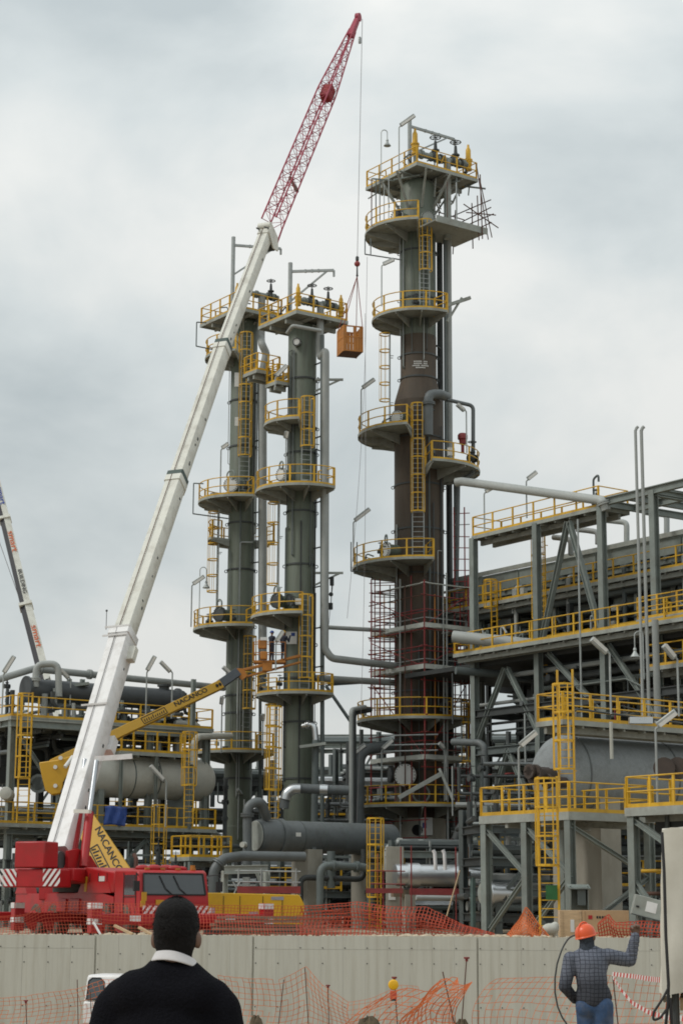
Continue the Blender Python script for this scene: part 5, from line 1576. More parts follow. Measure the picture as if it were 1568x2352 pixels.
def air_coolers():
    zb = ZR(1288, 108.3)
    t = thing('air_cooler_bank', 'long dark bank of air coolers with yellow railed catwalk above the frame', 'air cooler', S(0, 6, GZ))
    rnd = random.Random(41)
    def Q(a, u, z): return S(a, 5.0 + u, z)
    bays = [(-8.5 + i * 3.3) for i in range(9)]
    for i, a in enumerate(bays):
        h = rnd.uniform(-0.08, 0.08)
        MB().box(Q(a + 1.62, 1.6, zb - 0.5 + h), (3.2, 3.0, 1.0), (VV, U1, UP)).build('tube_bundle', M_STEEL, t)
        MB().box(Q(a + 1.62, 1.6, zb - 2.0), (3.15, 2.7, 1.6), (VV, U1, UP)).build('plenum', M_DARK, t)
        MB().box(Q(a + 1.62, 7.0, zb - 4.3), (3.1, 6.0, 4.4), (VV, U1, UP)).build('plenum', M_DARK, t)
        MB().rev(Q(a + 1.62, 5.6, zb - 7.2), UP, [(0, 1.25), (0.1, 1.42), (0.7, 1.42)], 20).build('fan_ring', M_DARK, t)
        # header nozzles
        for k in (0.8, 2.4):
            MB().cyl(Q(a + k, -0.3, zb - 1.2), Q(a + k, 0.2, zb - 1.2), 0.13, 8).build('nozzle', M_PIPE, t)
        MB().rev(Q(a + 1.62, 1.6, zb - 3.4), UP, [(0, 1.25), (0.1, 1.4), (0.6, 1.4)], 20).build('fan_ring', M_STEEL, t)
        MB().box(Q(a + 1.62, 0.6, zb - 3.9), (0.5, 0.5, 0.7), (VV, U1, UP)).build('fan_motor', M_DARK, t)
        MB().ibeam(Q(a, -0.05, GZ), Q(a, -0.05, zb - 1.0), 0.26, 0.26).build('column', M_STEEL if i % 2 else M_PIPE, t)
        MB().ibeam(Q(a, 3.2, GZ), Q(a, 3.2, zb - 1.0), 0.26, 0.26).build('column', M_DARK, t)
        MB().bar(Q(a + 0.1, -0.1, zb - 3.2), Q(a + 1.6, -0.1, zb - 5.2), 0.14).build('brace', M_PIPE, t)
        MB().box(Q(a + 1.62, 3.3, zb - 4.6), (3.2, 0.1, 3.2), (VV, U1, UP)).build('dark_back_wall', M_DARK, t)
    for z in (zb - 1.35, zb - 3.9, zb - 5.4):
        MB().ibeam(Q(-8.5, -0.15, z), Q(20, -0.15, z), 0.22, 0.36).build('beam', M_STEEL if z > zb - 2 else M_DARK, t)
    # parapet strip and catwalk
    MB().box(Q(5.75, -0.03, zb + 0.08), (28.5, 0.06, 0.26), (VV, U1, UP)).build('parapet', M_EDGE, t)
    rect_platform(t, Q(-8.5, -1.2, zb - 2.0), 28.5, 1.0, ax=(VV, U1), skip=(1, 2), sp=1.6, name='catwalk')
    rect_platform(t, Q(-8.5, -1.1, zb - 4.6), 28.5, 0.9, ax=(VV, U1), skip=(1, 2), sp=2.2, name='catwalk')
    for a in (-6, -1.5, 3.0, 7.5, 12, 16):
        pipe(t, [Q(a, -0.5, zb - 5.0), Q(a, -0.5, zb - 1.2), Q(a, 0.3, zb - 1.2)], 0.13, rnd.choice((M_LPIPE, M_PIPE)), 0.3)
    pipe(t, [Q(-8, -0.4, zb - 2.6), Q(20, -0.4, zb - 2.6)], 0.22, M_PIPE, name='header_pipe')
    pipe(t, [Q(-8, -0.7, zb - 5.3), Q(20, -0.7, zb - 5.3)], 0.28, M_VES, name='header_pipe')
    for k in range(40):
        a = rnd.uniform(-8, 19); z = zb - rnd.uniform(1.2, 5.8); h = rnd.uniform(0.5, 2.5)
        if rnd.random() < 0.6: pipe(t, [Q(a, rnd.uniform(-0.9, -0.2), z - h / 2), Q(a, -0.5, z + h / 2)], rnd.choice((0.04, 0.06, 0.09)), rnd.choice((M_STEEL, M_PIPE, M_DARK, M_GALV)), n=6, name='drop_pipe')
        else: MB().box(Q(a, -0.6, z), (rnd.uniform(0.2, 0.6), 0.3, rnd.uniform(0.3, 0.7)), (VV, U1, UP)).build('junction_box', rnd.choice((M_STEEL, M_DARK, M_PALE)), t)
    ladder(t, Q(-2.5, -1.3, zb - 4.6), zb - 0.8, -U1, (zb - 2.4, zb - 0.8), m=M_YEL)
    return t
air_coolers()

# ------------------------------------------------------------------ big vessel and near platforms on the right
def right_vessel():
    c0 = P(1250, 1778, 78.0); r = 1.66
    t = thing('horizontal_vessel', 'big grey horizontal vessel with domed end at the right edge', 'vessel', (c0.x, c0.y, GZ), 'horizontal vessels')
    prof = [(0, 0.05), (0.06, 0.5), (0.2, 0.95), (0.42, 1.32), (0.7, 1.55), (1.05, r), (13.5, r), (14.4, 0.8), (14.6, 0.05)]
    MB().rev(c0, U1, prof, 48).build('shell', mat('speckled_grey', (0.23, 0.25, 0.255), 0.75, var=0.16, scale=14, dirt=(0.11, 0.115, 0.11), dirt_amt=0.5, dirt_scale=2.0), t)
    for a in (1.05, 6.0, 11.5):
        MB().rev(c0 + U1 * a, U1, [(-0.03, r + 0.003), (-0.03, r + 0.025), (0.03, r + 0.025), (0.03, r + 0.003)], 48).build('band', M_VES, t)
    # belly nozzle flanges at the dome
    n0 = P(1232, 1790, 76.6)
    for k, (x, y, rr) in enumerate(((1230, 1780, 0.42), (1218, 1772, 0.3), (1258, 1795, 0.3))):
        p = P(x, y, 76.8); MB().rev(p, -U1, [(-0.9, rr * 0.7), (0, rr * 0.7), (0, rr), (0.12, rr), (0.12, rr * 0.6), (0.05, rr * 0.55)], 20).build('nozzle', mat('flange_brown', (0.055, 0.04, 0.032), 0.7, var=0.3), t)
    for x in (1525, 1556):
        p = P(x, 1765, 73.5); MB().rev(p, V((-0.3, -1, 0)), [(-0.6, 0.3), (0, 0.3), (0, 0.42), (0.15, 0.42), (0.15, 0.25)], 18).build('nozzle', mat('flange_brown', (0.055, 0.04, 0.032), 0.7, var=0.3), t)
    # fire-proofed vertical drop pipes on top
    for x in (1306, 1403):
        p = P(x, 1710, 75.8); MB().cyl(V((p.x, p.y, ZR(1740, 75.8))), V((p.x, p.y, ZR(1655, 75.8))), 0.07, 10).build('drop_pipe', M_PALE, t)
    # top platform
    k = P(1292, 1652, 75.6)
    rect_platform(t, k, 9.0, 1.6, sp=1.4, h=1.1)
    pipe(t, [k - UP * 0.0 - U2 * 0.2 + UP * 0.15, k + U1 * 0.6 - U2 * 0.2 + UP * 0.42, k + U1 * 9 - U2 * 0.2 + UP * 0.1], 0.04, M_DARK, 0.3, name='conduit')
    MB().box(P(1470, 1655, 75), (0.9, 0.4, 0.25)).build('junction_box', M_SILV, t)
    # ladder with cage up to it
    f = P(1302, 1862, 73.4)
    ladder(t, V((f.x, f.y, f.z)), k.z + 1.2, V((-0.45, -0.89, 0)), (ZR(1765, 73.4), k.z + 1.1), wd=0.62, m=M_YEL, extra=0.5, sr=0.035)
    # concrete pedestals
    for a in (2.2, 9.5):
        p = c0 + U1 * a; zt = c0.z - r * 0.55
        MB().box(V((p.x, p.y, (GZ + zt) / 2)), (1.1, 2.9, zt - GZ), (U1, U2, UP)).build('saddle_pier', M_CONC2, t)
    return t, c0, r
RV = right_vessel()

def near_platform_a():
    k = P(1306, 1864, 71.5)
    t = thing('steel_platform', 'near grey steel platform with bright yellow railing below the big vessel', 'platform', (k.x, k.y, GZ), 'near steel platforms')
    la, lb = 4.4, 5.2
    rect_platform(t, k, la, lb, sp=1.25, thick=0.3, name='deck')
    for (a, b) in ((0.15, 0.15), (la - 0.2, 0.15), (0.15, lb - 0.2), (la - 0.2, lb - 0.2), (0.15, lb * 0.5)):
        p = k + U1 * a + U2 * b
        MB().ibeam(V((p.x, p.y, GZ)), V((p.x, p.y, k.z - 0.28)), 0.3, 0.3).build('column', M_STEEL, t)
    # knee braces and diagonals
    for (p, q) in (((0.15, lb - 0.2), (0.15, lb * 0.5)), ((0.15, lb * 0.5), (0.15, 0.15)), ((0.15, 0.15), (la - 0.2, 0.15))):
        A = k + U1 * p[0] + U2 * p[1]; B = k + U1 * q[0] + U2 * q[1]
        zm = (GZ + k.z) / 2
        MB().ibeam(V((A.x, A.y, k.z - 0.5)), V((B.x, B.y, zm)), 0.16, 0.16).build('brace', M_STEEL, t)
        MB().ibeam(V((A.x, A.y, GZ + 0.1)), V((B.x, B.y, zm)), 0.16, 0.16).build('brace', M_STEEL, t)
    # ladder with cage to the ground
    f = P(1262, 2140, 70.2); f.z = GZ
    ladder(t, f, k.z + 0.2, V((-0.3, -0.95, 0)), (ZR(1985, 70.2), k.z + 1.1), wd=0.7, m=M_YEL, extra=1.0, sr=0.04)
    MB().box(P(1266, 2050, 70.0), (0.42, 0.03, 0.52)).build('green_sign', mat('sign_green', (0.02, 0.12, 0.03), 0.5), t)
    return t
near_platform_a()

def near_platform_b():
    k = P(1434, 1856, 69.6)
    t = thing('steel_platform', 'nearest grey steel platform with yellow railing at the right edge', 'platform', (k.x, k.y, GZ), 'near steel platforms')
    rect_platform(t, k, 4.8, 3.4, ax=(VV, U1), sp=1.2, thick=0.3, name='deck')
    for (a, b) in ((0.2, 0.2), (4.6, 0.2), (0.2, 3.2), (4.6, 3.2)):
        p = k + VV * a + U1 * b
        MB().ibeam(V((p.x, p.y, GZ)), V((p.x, p.y, k.z - 0.28)), 0.32, 0.32).build('column', M_STEEL, t)
    for (a, b, z0, z1) in ((0.2, 4.6, k.z - 0.4, 2.4), (0.2, 2.2, 2.6, 0.6)):
        A = k + VV * a + U1 * 0.2; B = k + VV * b + U1 * 0.2
        MB().ibeam(V((A.x, A.y, z0)), V((B.x, B.y, z1)), 0.18, 0.18).build('brace', M_STEEL, t)
    MB().box(k + VV * 1.4 + U1 * 1.5 - UP * 0.62, (1.8, 1.0, 0.5), (VV, U1, UP)).build('cable_box', M_DARK, t)
    for i, u in enumerate((0.9, 1.4, 1.9, 2.4)):
        p = k + VV * 1.2 + U1 * u
        MB().cyl(V((p.x, p.y, GZ + 0.8)), V((p.x, p.y, k.z - 0.3)), 0.09, 8).build('riser_pipe', (M_PIPE, M_LPIPE)[i % 2], t)
    for i, z in enumerate((2.2, 3.0, 1.5)):
        pipe(t, [k * 1 + VV * -0.5 + U1 * 1.2 + UP * (z - k.z), k + VV * 3.5 + U1 * 1.2 + UP * (z - k.z)], 0.07, (M_ROD, M_YEL, M_PIPE)[i])
    return t
near_platform_b()

def yard_pieces():
    # grey cabinet on the pier
    c = P(1328, 2058, 70.9)
    t = thing('electrical_kiosk', 'small grey open-fronted electrical kiosk in front of the concrete pier', 'cabinet', (c.x, c.y, GZ))
    z0, z1 = ZR(2092, 70.9), ZR(2032, 70.9)
    b = MB(); b.box((c.x, c.y + 0.25, (z0 + z1) / 2), (0.62, 0.03, z1 - z0))
    for s in (-1, 1): b.box((c.x + s * 0.31, c.y, (z0 + z1) / 2), (0.03, 0.5, z1 - z0))
    b.build('housing', M_STEEL, t)
    MB().hexa([V((c.x - 0.4, c.y - 0.35, z1 - 0.12)), V((c.x + 0.4, c.y - 0.35, z1 - 0.12)), V((c.x + 0.4, c.y + 0.3, z1 + 0.02)), V((c.x - 0.4, c.y + 0.3, z1 + 0.02)), V((c.x - 0.4, c.y - 0.35, z1 - 0.08)), V((c.x + 0.4, c.y - 0.35, z1 - 0.08)), V((c.x + 0.4, c.y + 0.3, z1 + 0.06)), V((c.x - 0.4, c.y + 0.3, z1 + 0.06))]).build('roof', M_STEEL, t)
    MB().box((c.x + 0.08, c.y - 0.1, (z0 + z1) / 2 + 0.05), (0.3, 0.2, 0.55)).build('meter_box', M_PIPE, t)
    for s in (-1, 1): MB().bar((c.x + s * 0.28, c.y, GZ), (c.x + s * 0.28, c.y, z0), 0.06).build('leg', M_STEEL, t)
    # crates
    c = P(1312, 2148, 67.0); c.z = GZ
    h = ZR(2088, 67) - GZ
    for (w_, x, m, lb, dd) in ((0.75, 0.33, M_WOOD, 'upright pale plywood crate behind the wall below the yellow ladder', 0.6), (1.62, 1.52, M_CARD, 'wide brown cardboard-coloured crate behind the wall with small print', 0.8)):
        o = V((P(1290, 2148, 67).x + x, 67.2 + dd / 2, GZ))
        q = thing('crate', lb, 'crate', o, 'crates behind the wall')
        MB().box(o + UP * h / 2, (w_, dd, h)).build('box', m, q, bevel=0.012)
        e = MB()
        for s in (-1, 1):
            e.bar(o + V((s * (w_ / 2 - 0.05), -dd / 2 - 0.012, 0.02)), o + V((s * (w_ / 2 - 0.05), -dd / 2 - 0.012, h - 0.02)), 0.09, 0.02, up=V((0, 1, 0)))
        e.build('batten', m, q)
        if m is M_CARD:
            MB().box(o + V((-0.52, -dd / 2 - 0.006, h * 0.78)), (0.14, 0.012, 0.13)).build('printed_mark', M_RED, q)
            for i in range(4): MB().box(o + V((-0.28 + i * 0.09, -dd / 2 - 0.006, h * 0.78)), (0.06, 0.012, 0.08)).build('printed_mark', M_BLACK, q)
        else:
            MB().box(o + V((0.05, -dd / 2 - 0.006, h * 0.5)), (0.13, 0.012, 0.42)).build('paper_label', M_SIGN, q)
    # tilted control cabinet
    c = P(1491, 2086, 64.9)
    t = thing('control_cabinet', 'tilted light grey control cabinet with white paper on its door', 'cabinet', (c.x, c.y, GZ))
    ang = radians(-14); X = V((cos(ang), 0, sin(ang))); Z = V((-sin(ang), 0, cos(ang))); Y = V((0, 1, 0))
    bo = MB().box(c, (1.15, 0.35, 0.66), (X, Y, Z)).build('case', M_EDGE, t, bevel=0.02)
    MB().box(c - Y * 0.18 + X * 0.02 + Z * 0.03, (0.36, 0.015, 0.34), (X, Y, Z)).build('paper_notice', M_WHITE, bo)
    MB().box(c - Y * 0.185 - X * 0.43 - Z * 0.05, (0.1, 0.03, 0.06), (X, Y, Z)).build('latch', M_BLACK, bo)
    MB().box(c - Y * 0.19 - Z * 0.33, (1.16, 0.03, 0.03), (X, Y, Z)).build('lip', M_DARK, bo)
    for s in (-0.35, 0.35): MB().bar(V((c.x + s, c.y, GZ)), c + X * s - Z * 0.3, 0.07).build('leg', M_STEEL, t)
    # pale bundle of cloth by the ladder
    c = P(1263, 2140, 66.6); c.z = GZ
    b = MB(); b.ell(c + UP * 0.42, 0.3, 0.24, 0.2); b.ell(c + V((0.16, 0, 0.5)), 0.15, 0.16, 0.17); b.capsule(c + V((-0.2, 0, 0.35)), c + V((-0.26, 0, 0.06)), 0.1, 0.09); b.capsule(c + V((0.15, 0, 0.35)), c + V((0.2, 0, 0.06)), 0.1, 0.08)
    o = b.build('cloth_bundle', M_PALE); r = o.modifiers.new('remesh', 'REMESH'); r.mode = 'VOXEL'; r.voxel_size = 0.03; r.use_smooth_shade = True
    tag(o, 'white cloth bundle lying behind the wall at the foot of the yellow ladder', 'bundle')
yard_pieces()

# ------------------------------------------------------------------ process structure on the left
O0 = P(15, 1900, 102.0)
def Lp(a, b, z):
    p = O0 + U1 * a + U2 * b
    return V((p.x, p.y, z))

def clutter(t, f, ar, br, zs, n, rnd, mats, vertical=0.3):
    """short runs of process pipework; f(a, b, z) places a point"""
    for i in range(n):
        a = rnd.uniform(*ar); b = rnd.uniform(*br); z = rnd.choice(zs) + rnd.uniform(-0.35, 0.35)
        r = rnd.choice((0.05, 0.06, 0.08, 0.1, 0.13, 0.18))
        m = rnd.choice(mats)
        k = rnd.random()
        if k < 0.5:
            ln = rnd.uniform(2, 7)
            a1 = min(a + ln, ar[1])
            pts = [f(a, b, z), f(a1, b, z)]
            if rnd.random() < 0.6: pts.append(f(a1, b, z - rnd.uniform(0.4, 1.6)))
            if rnd.random() < 0.4: pts.insert(0, f(a, b, z + rnd.uniform(0.4, 1.4)))
            pipe(t, pts, r, m, n=8, flanges=(rnd.uniform(0.2, 0.8),) if rnd.random() < 0.4 else ())
        elif k < 0.5 + vertical:
            h = rnd.uniform(0.6, 2.4)
            pipe(t, [f(a, b, z - h / 2), f(a, b, z + h / 2)], r, m, n=8, flanges=(0.6,) if rnd.random() < 0.5 else ())
            if rnd.random() < 0.45: gate_valve(t, f(a, b, z + h / 2), rnd.uniform(0.3, 0.5))
        else:
            pipe(t, [f(a, br[0], z), f(a, br[1], z)], r, m, n=8)

def left_structure():
    zu = ZR(1652, 103); zl = ZR(1896, 102.5); zm = ZR(1730, 106)
    t = thing('steel_structure', 'left steel process structure with yellow railed decks behind the white crane boom', 'steel structure', Lp(0, 0, GZ))
    rnd = random.Random(51)
    Lw, Dp = 12.6, 5.2
    for i, a in enumerate((0.2, 4.4, 8.6, 12.3)):
        for b in (0.15, Dp - 0.15):
            MB().ibeam(Lp(a, b, GZ), Lp(a, b, zu - 0.05), 0.34, 0.34).build('column', M_STEEL if b < 1 else M_DARK, t)
    for z, m in ((zu - 0.3, M_STEEL), (zl - 0.3, M_STEEL), (GZ + 3.2, M_DARK)):
        for b in (0, Dp):
            MB().ibeam(Lp(0, b, z), Lp(Lw, b, z), 0.26, 0.52).build('beam', m, t)
        for a in (0.2, 4.4, 8.6, 12.3):
            MB().ibeam(Lp(a, 0, z), Lp(a, Dp, z), 0.24, 0.44).build('beam', m, t)
    rect_platform(t, Lp(0, -0.1, zu), Lw, Dp, sp=1.55, name='deck')
    rect_platform(t, Lp(-1.2, -0.6, zl), Lw + 1.2, Dp, sp=1.25, name='deck')
    rect_platform(t, Lp(6.3, -0.75, zm), 4.6, 2.6, sp=0.8, name='deck', h=1.15)
    for a in (6.4, 8.6, 10.8):
        MB().ibeam(Lp(a, -0.65, zl), Lp(a, -0.65, zm - 0.2), 0.16, 0.16).build('column', M_STEEL, t)
    for (a, b, z0, z1) in ((0.3, 4.3, zu - 0.6, zl), (8.5, 12.2, zl - 0.6, GZ + 0.5), (8.5, 4.5, zl - 0.6, GZ + 0.5)):
        MB().ibeam(Lp(a, 0.1, z0), Lp(b, 0.1, z1), 0.2, 0.2).build('brace', M_STEEL, t)
    # caged ladders
    f = P(52, 1890, 101.6); ladder(t, f, zu + 0.2, V((-0.2, -1, 0)), (ZR(1790, 101.6), zu + 1.1), wd=0.62, m=M_YEL, extra=1.0, sr=0.04)
    f = P(362, 2045, 104.5); f.z = GZ; ladder(t, f, zl + 0.1, V((0.1, -1, 0)), (ZR(2030, 104.5), zl + 1.1), wd=0.55, m=M_YEL, extra=1.0, sr=0.035)
    f = P(436, 1745, 105); ladder(t, V((f.x, f.y, zl)), zm + 0.9, V((0, -1, 0)), (zl + 2.2, zm + 1.0), wd=0.5, m=M_YEL)
    # drum on the upper deck
    c0 = P(58, 1583, 105.0)
    d = MB().rev(c0, U1, [(0, 0.3), (0, 0.74), (0.12, 0.74), (0.13, 0.62), (9.6, 0.62), (9.62, 0.72), (9.74, 0.72), (9.75, 0.62), (10.0, 0.6), (10.25, 0.4), (10.3, 0.05)], 28).build('overhead_drum', mat('drum_slate', (0.055, 0.062, 0.066), 0.5, var=0.15), t)
    for a in (1.5, 7.5):
        MB().box(c0 + U1 * a - UP * 0.8, (0.3, 0.9, 0.8), (U1, U2, UP)).build('saddle', M_PIPE, t)
    MB().rev(c0 + U1 * 8.8 + UP * 0.45, UP, [(0, 0.3), (0.3, 0.3), (0.3, 0.4), (0.42, 0.4)], 16).build('nozzle', M_DARK, t)
    pipe(t, [P(82, 1578, 104.8), P(84, 1526, 104.8), P(134, 1524, 105.0), P(136, 1600, 105.0)], 0.19, M_LPIPE, 0.45, name='bend_pipe', flanges=(0.1,))
    pipe(t, [P(-20, 1566, 104), P(78, 1536, 106), P(515, 1580, 116.2)], 0.2, M_LPIPE, 0.6, name='header_pipe', flanges=(0.2, 0.4))
    for x in (160, 190, 445):
        p = P(x, 1560, 107); MB().ibeam(V((p.x, p.y, zu)), V((p.x, p.y, p.z)), 0.22, 0.22).build('pipe_stanchion', M_STEEL, t)
    MB().bar(P(168, 1575, 106.4), P(205, 1570, 106.4), 0.4, 0.16).build('pipe_shoe', M_STEEL, t)
    # deck fittings
    clutter(t, Lp, (0.8, 12.2), (0.6, 4.4), [zu + 0.3, zu + 0.6, zu + 0.9], 52, rnd, (M_PIPE, M_LPIPE, M_STEEL, M_DARK))
    clutter(t, Lp, (0.5, 12.4), (0.5, 6.0), [zl + 0.5, zl + 1.0, zl + 3.4, zl + 4.1, zl + 5.0], 75, rnd, (M_PIPE, M_DARK, M_DARK, M_VES, M_LPIPE))
    clutter(t, Lp, (-1.5, 12.6), (0.6, 6.5), [GZ + 0.7, GZ + 1.4, GZ + 2.2, GZ + 2.9], 70, rnd, (M_PIPE, M_DARK, M_DARK, M_VES))
    for k in range(5):
        gate_valve(t, Lp(7.2 + k * 0.9, 1.4 + (k % 2) * 0.6, zu + 0.5), 0.45, m=(M_DARK if k != 2 else M_RED))
    # under-deck duct bank that closes the view
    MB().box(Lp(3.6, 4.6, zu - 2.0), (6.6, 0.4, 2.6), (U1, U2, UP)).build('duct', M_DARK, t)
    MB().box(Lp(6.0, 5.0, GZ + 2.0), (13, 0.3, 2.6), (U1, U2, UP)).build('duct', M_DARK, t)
    # open pipe end
    p = P(90, 1800, 101.8); MB().rev(p, V((-0.2, -1, 0)), [(-0.9, 0.36), (0, 0.36), (0, 0.5), (0.12, 0.5), (0.12, 0.36), (-0.5, 0.34)], 20).build('open_nozzle', M_PIPE, t)
    p = P(14, 1822, 100.5); MB().rev(p, V((0.1, -1, 0)), [(-2, 0.34), (0, 0.34), (0.1, 0.3), (0.15, 0.1)], 20).build('pipe_cap', M_PALE, t)
    # blue sheet tied to the lower railing
    s = MB(); n = 10
    a0, a1 = P(241, 1852, 103.6), P(290, 1896, 103.8)
    for j in range(n + 1):
        for i in range(n + 1):
            u, v_ = i / n, j / n
            s.v.append(V((a0.x + (a1.x - a0.x) * u + 0.03 * sin(v_ * 5), a0.y + 0.2 * u - 0.05 + 0.06 * sin(u * 14 + v_ * 3), a0.z + (a1.z - a0.z) * v_ + 0.04 * sin(u * 5))))
    for j in range(n):
        for i in range(n): s.f.append((j * (n + 1) + i, j * (n + 1) + i + 1, (j + 1) * (n + 1) + i + 1, (j + 1) * (n + 1) + i))
    o = s.build('blue_sheet', M_BLUE); so2 = o.modifiers.new('thick', 'SOLIDIFY'); so2.thickness = 0.02
    tag(o, 'blue tarpaulin tied to the lower yellow railing under the pale vessel', 'tarpaulin')
    # small railed platform by the slim column
    k = P(436, 1968, 101.0)
    rect_platform(t, k, 2.6, 2.0, sp=0.9, name='deck')
    for a, b in ((0.1, 0.1), (2.5, 0.1)):
        p = k + U1 * a + U2 * b; MB().ibeam(V((p.x, p.y, GZ)), p - UP * 0.25, 0.18, 0.18).build('column', M_STEEL, t)
    for i in range(2):
        p = P(455 + i * 22, 2028 - i * 2, 99); MB().rev(p, V((-0.1, -1, 0)), [(-2.5, 0.3), (0, 0.3), (0.08, 0.25), (0.12, 0.08)], 16).build('pipe_cap', M_PIPE, t)
    pipe(t, [P(530, 1690, 110.5), P(456, 1692, 108.0), P(445, 1706, 107.6), P(444, 1756, 107.6)], 0.19, M_PALE, 0.45, name='insulated_pipe')
    return t
left_structure()

def pale_vessel():
    r = 1.18
    e = P(487, 1794, 110.2)
    c0 = e - U1 * 9.2
    t = thing('horizontal_vessel', 'pale grey horizontal drum with rounded end on the left structure', 'vessel', (c0.x, c0.y, ZR(1896, 102.5)), 'horizontal vessels')
    prof = [(0, 0.05), (0.08, 0.45), (0.25, 0.8), (0.5, 1.05), (0.8, r), (8.4, r), (8.7, 1.05), (8.95, 0.8), (9.12, 0.45), (9.2, 0.05)]
    MB().rev(c0, U1, prof, 40).build('shell', M_PALE, t)
    for a in (3.6, 5.2, 7.4):
        MB().rev(c0 + U1 * a, U1, [(-0.03, r + 0.003), (-0.03, r + 0.02), (0.03, r + 0.02), (0.03, r + 0.003)], 40).build('band', M_PIPE, t)
    for a in (1.6, 7.0):
        p = c0 + U1 * a; zb = ZR(1896, 102.5)
        MB().box(V((p.x, p.y, (zb + p.z - 0.8) / 2)), (0.35, 1.9, p.z - 0.8 - zb), (U1, U2, UP)).build('saddle', M_STEEL, t)
    for a, h in ((5.6, 0.9), (6.9, 1.2), (8.0, 1.5)):
        MB().cyl(c0 + U1 * a + UP * (r - 0.1), c0 + U1 * a + UP * (r + h), 0.2, 14).build('nozzle', M_LPIPE, t)
    pipe(t, [c0 + U1 * 5.0 - U2 * (r + 0.05) + UP * 0.6, c0 + U1 * 5.0 - U2 * (r + 0.12) - UP * 0.1, c0 + U1 * 5.3 - U2 * (r + 0.1) - UP * 0.3], 0.04, M_PIPE, 0.2, name='conduit')
pale_vessel()

# ------------------------------------------------------------------ equipment at the foot of the columns
def exchangers():
    c0 = P(586, 1920, 98.5); r = 0.82
    t = thing('heat_exchanger', 'dark grey horizontal exchanger drum on concrete piers before the slim columns', 'heat exchanger', (c0.x, c0.y, GZ), 'horizontal exchangers')
    MB().rev(c0, U1, [(0, 0.05), (0.01, 0.6), (0.06, r * 0.97), (0.12, r * 1.0), (1.28, r * 1.0), (1.28, r * 1.12), (1.4, r * 1.12), (1.42, r * 1.12), (1.55, r * 1.12), (1.55, r), (8.6, r), (8.8, 0.5), (8.85, 0.05)], 36).build('shell', M_VES, t)
    MB().rev(c0 - U1 * 0.03, U1, [(0, 0.03), (0.0, r * 0.9), (0.03, r * 0.93)], 36).build('end_cover', M_EDGE, t)
    for a in (3.2, 7.0):
        p = c0 + U1 * a
        MB().box(V((p.x, p.y, (GZ + c0.z - r * 0.75) / 2)), (0.9, 1.5, c0.z - r * 0.75 - GZ), (U1, U2, UP)).build('concrete_pier', M_CONC2, t)
        MB().box(V((p.x, p.y, c0.z - r * 0.8)), (0.25, 1.3, 0.7), (U1, U2, UP)).build('saddle', M_VES, t)
    for a in (2.6, 3.9, 5.2, 6.5, 7.8):
        MB().rev(c0 + U1 * a, U1, [(-0.02, r + 0.002), (-0.02, r + 0.014), (0.02, r + 0.014), (0.02, r + 0.002)], 36).build('cladding_band', M_PIPE, t)
    MB().box(c0 + U1 * 2.1 - U2 * (r + 0.005) + UP * 0.1, (0.3, 0.02, 0.2), (U1, U2, UP)).build('name_plate', M_SIGN, t)
    # arched inlet line on the left
    pipe(t, [V(P(568, 2005, 97.8)), P(568, 1850, 97.8), P(600, 1838, 98.0), P(613, 1880, 98.6)], 0.24, M_VES, 0.7, name='arch_pipe', flanges=(0.55,))
    pipe(t, [P(490, 2075, 95), P(490, 2000, 95), P(512, 1972, 95.2), P(560, 1966, 96), P(700, 1968, 97)], 0.25, M_VES, 0.8, name='elbow_pipe', flanges=(0.3,))
    pipe(t, [P(610, 1955, 98), P(610, 2020, 98)], 0.26, M_PIPE); pipe(t, [P(760, 1955, 99.5), P(760, 2040, 99.5)], 0.22, M_PIPE)
    pipe(t, [P(735, 2080, 98), P(735, 1988, 98), P(850, 1992, 99.5), P(850, 2080, 99.5)], 0.2, M_PIPE, 0.5, flanges=(0.4, 0.6)); pipe(t, [P(690, 2080, 99), P(690, 2015, 99), P(835, 2020, 100), P(835, 1950, 100)], 0.15, M_DARK, 0.4, flanges=(0.5,))
    MB().cyl(P(563, 1940, 97.6), P(556, 1940, 97.3), 0.14, 12).build('nozzle', M_PALE, t)
    # support frame and scaffold on the left of the pier
    fr = thing('pipe_support', 'pale grey steel pipe support frame left of the concrete pier', 'pipe support', P(515, 2055, 92))
    a, q = P(516, 1998, 92), P(615, 1996, 92.5)
    MB().ibeam(a, q, 0.25, 0.4).build('beam', M_EDGE, fr)
    for x in (516, 612): p = P(x, 2000, 92.2); MB().ibeam(V((p.x, p.y, GZ)), p, 0.24, 0.24).build('column', M_EDGE, fr)
    MB().ibeam(P(590, 2005, 92.3), P(612, 2060, 92.3), 0.16, 0.16).build('brace', M_EDGE, fr)
    sc = thing('scaffold', 'low tube scaffold trestle behind the yellow generator', 'scaffold', P(560, 2060, 84))
    for x in (548, 600, 680): 
        p = P(x, 1995, 84.5); MB().cyl(V((p.x, p.y, GZ)), p, 0.04, 6).build('standard', M_GALV, sc)
    for y in (2000, 2025): MB().cyl(P(540, y, 84.5), P(690, y + 2, 84.6), 0.035, 6).build('ledger', M_GALV, sc)
    MB().bar(P(545, 2044, 84.4), P(690, 2044, 84.4), 0.5, 0.3).build('plank', M_SCAF, sc)
    for x in ((535, 552), (552, 535), (690, 670)): MB().cyl(P(x[0], 2058, 84.3), P(x[1], 2025, 84.3), 0.035, 6).build('diagonal_brace', M_GALV, sc)
exchangers()

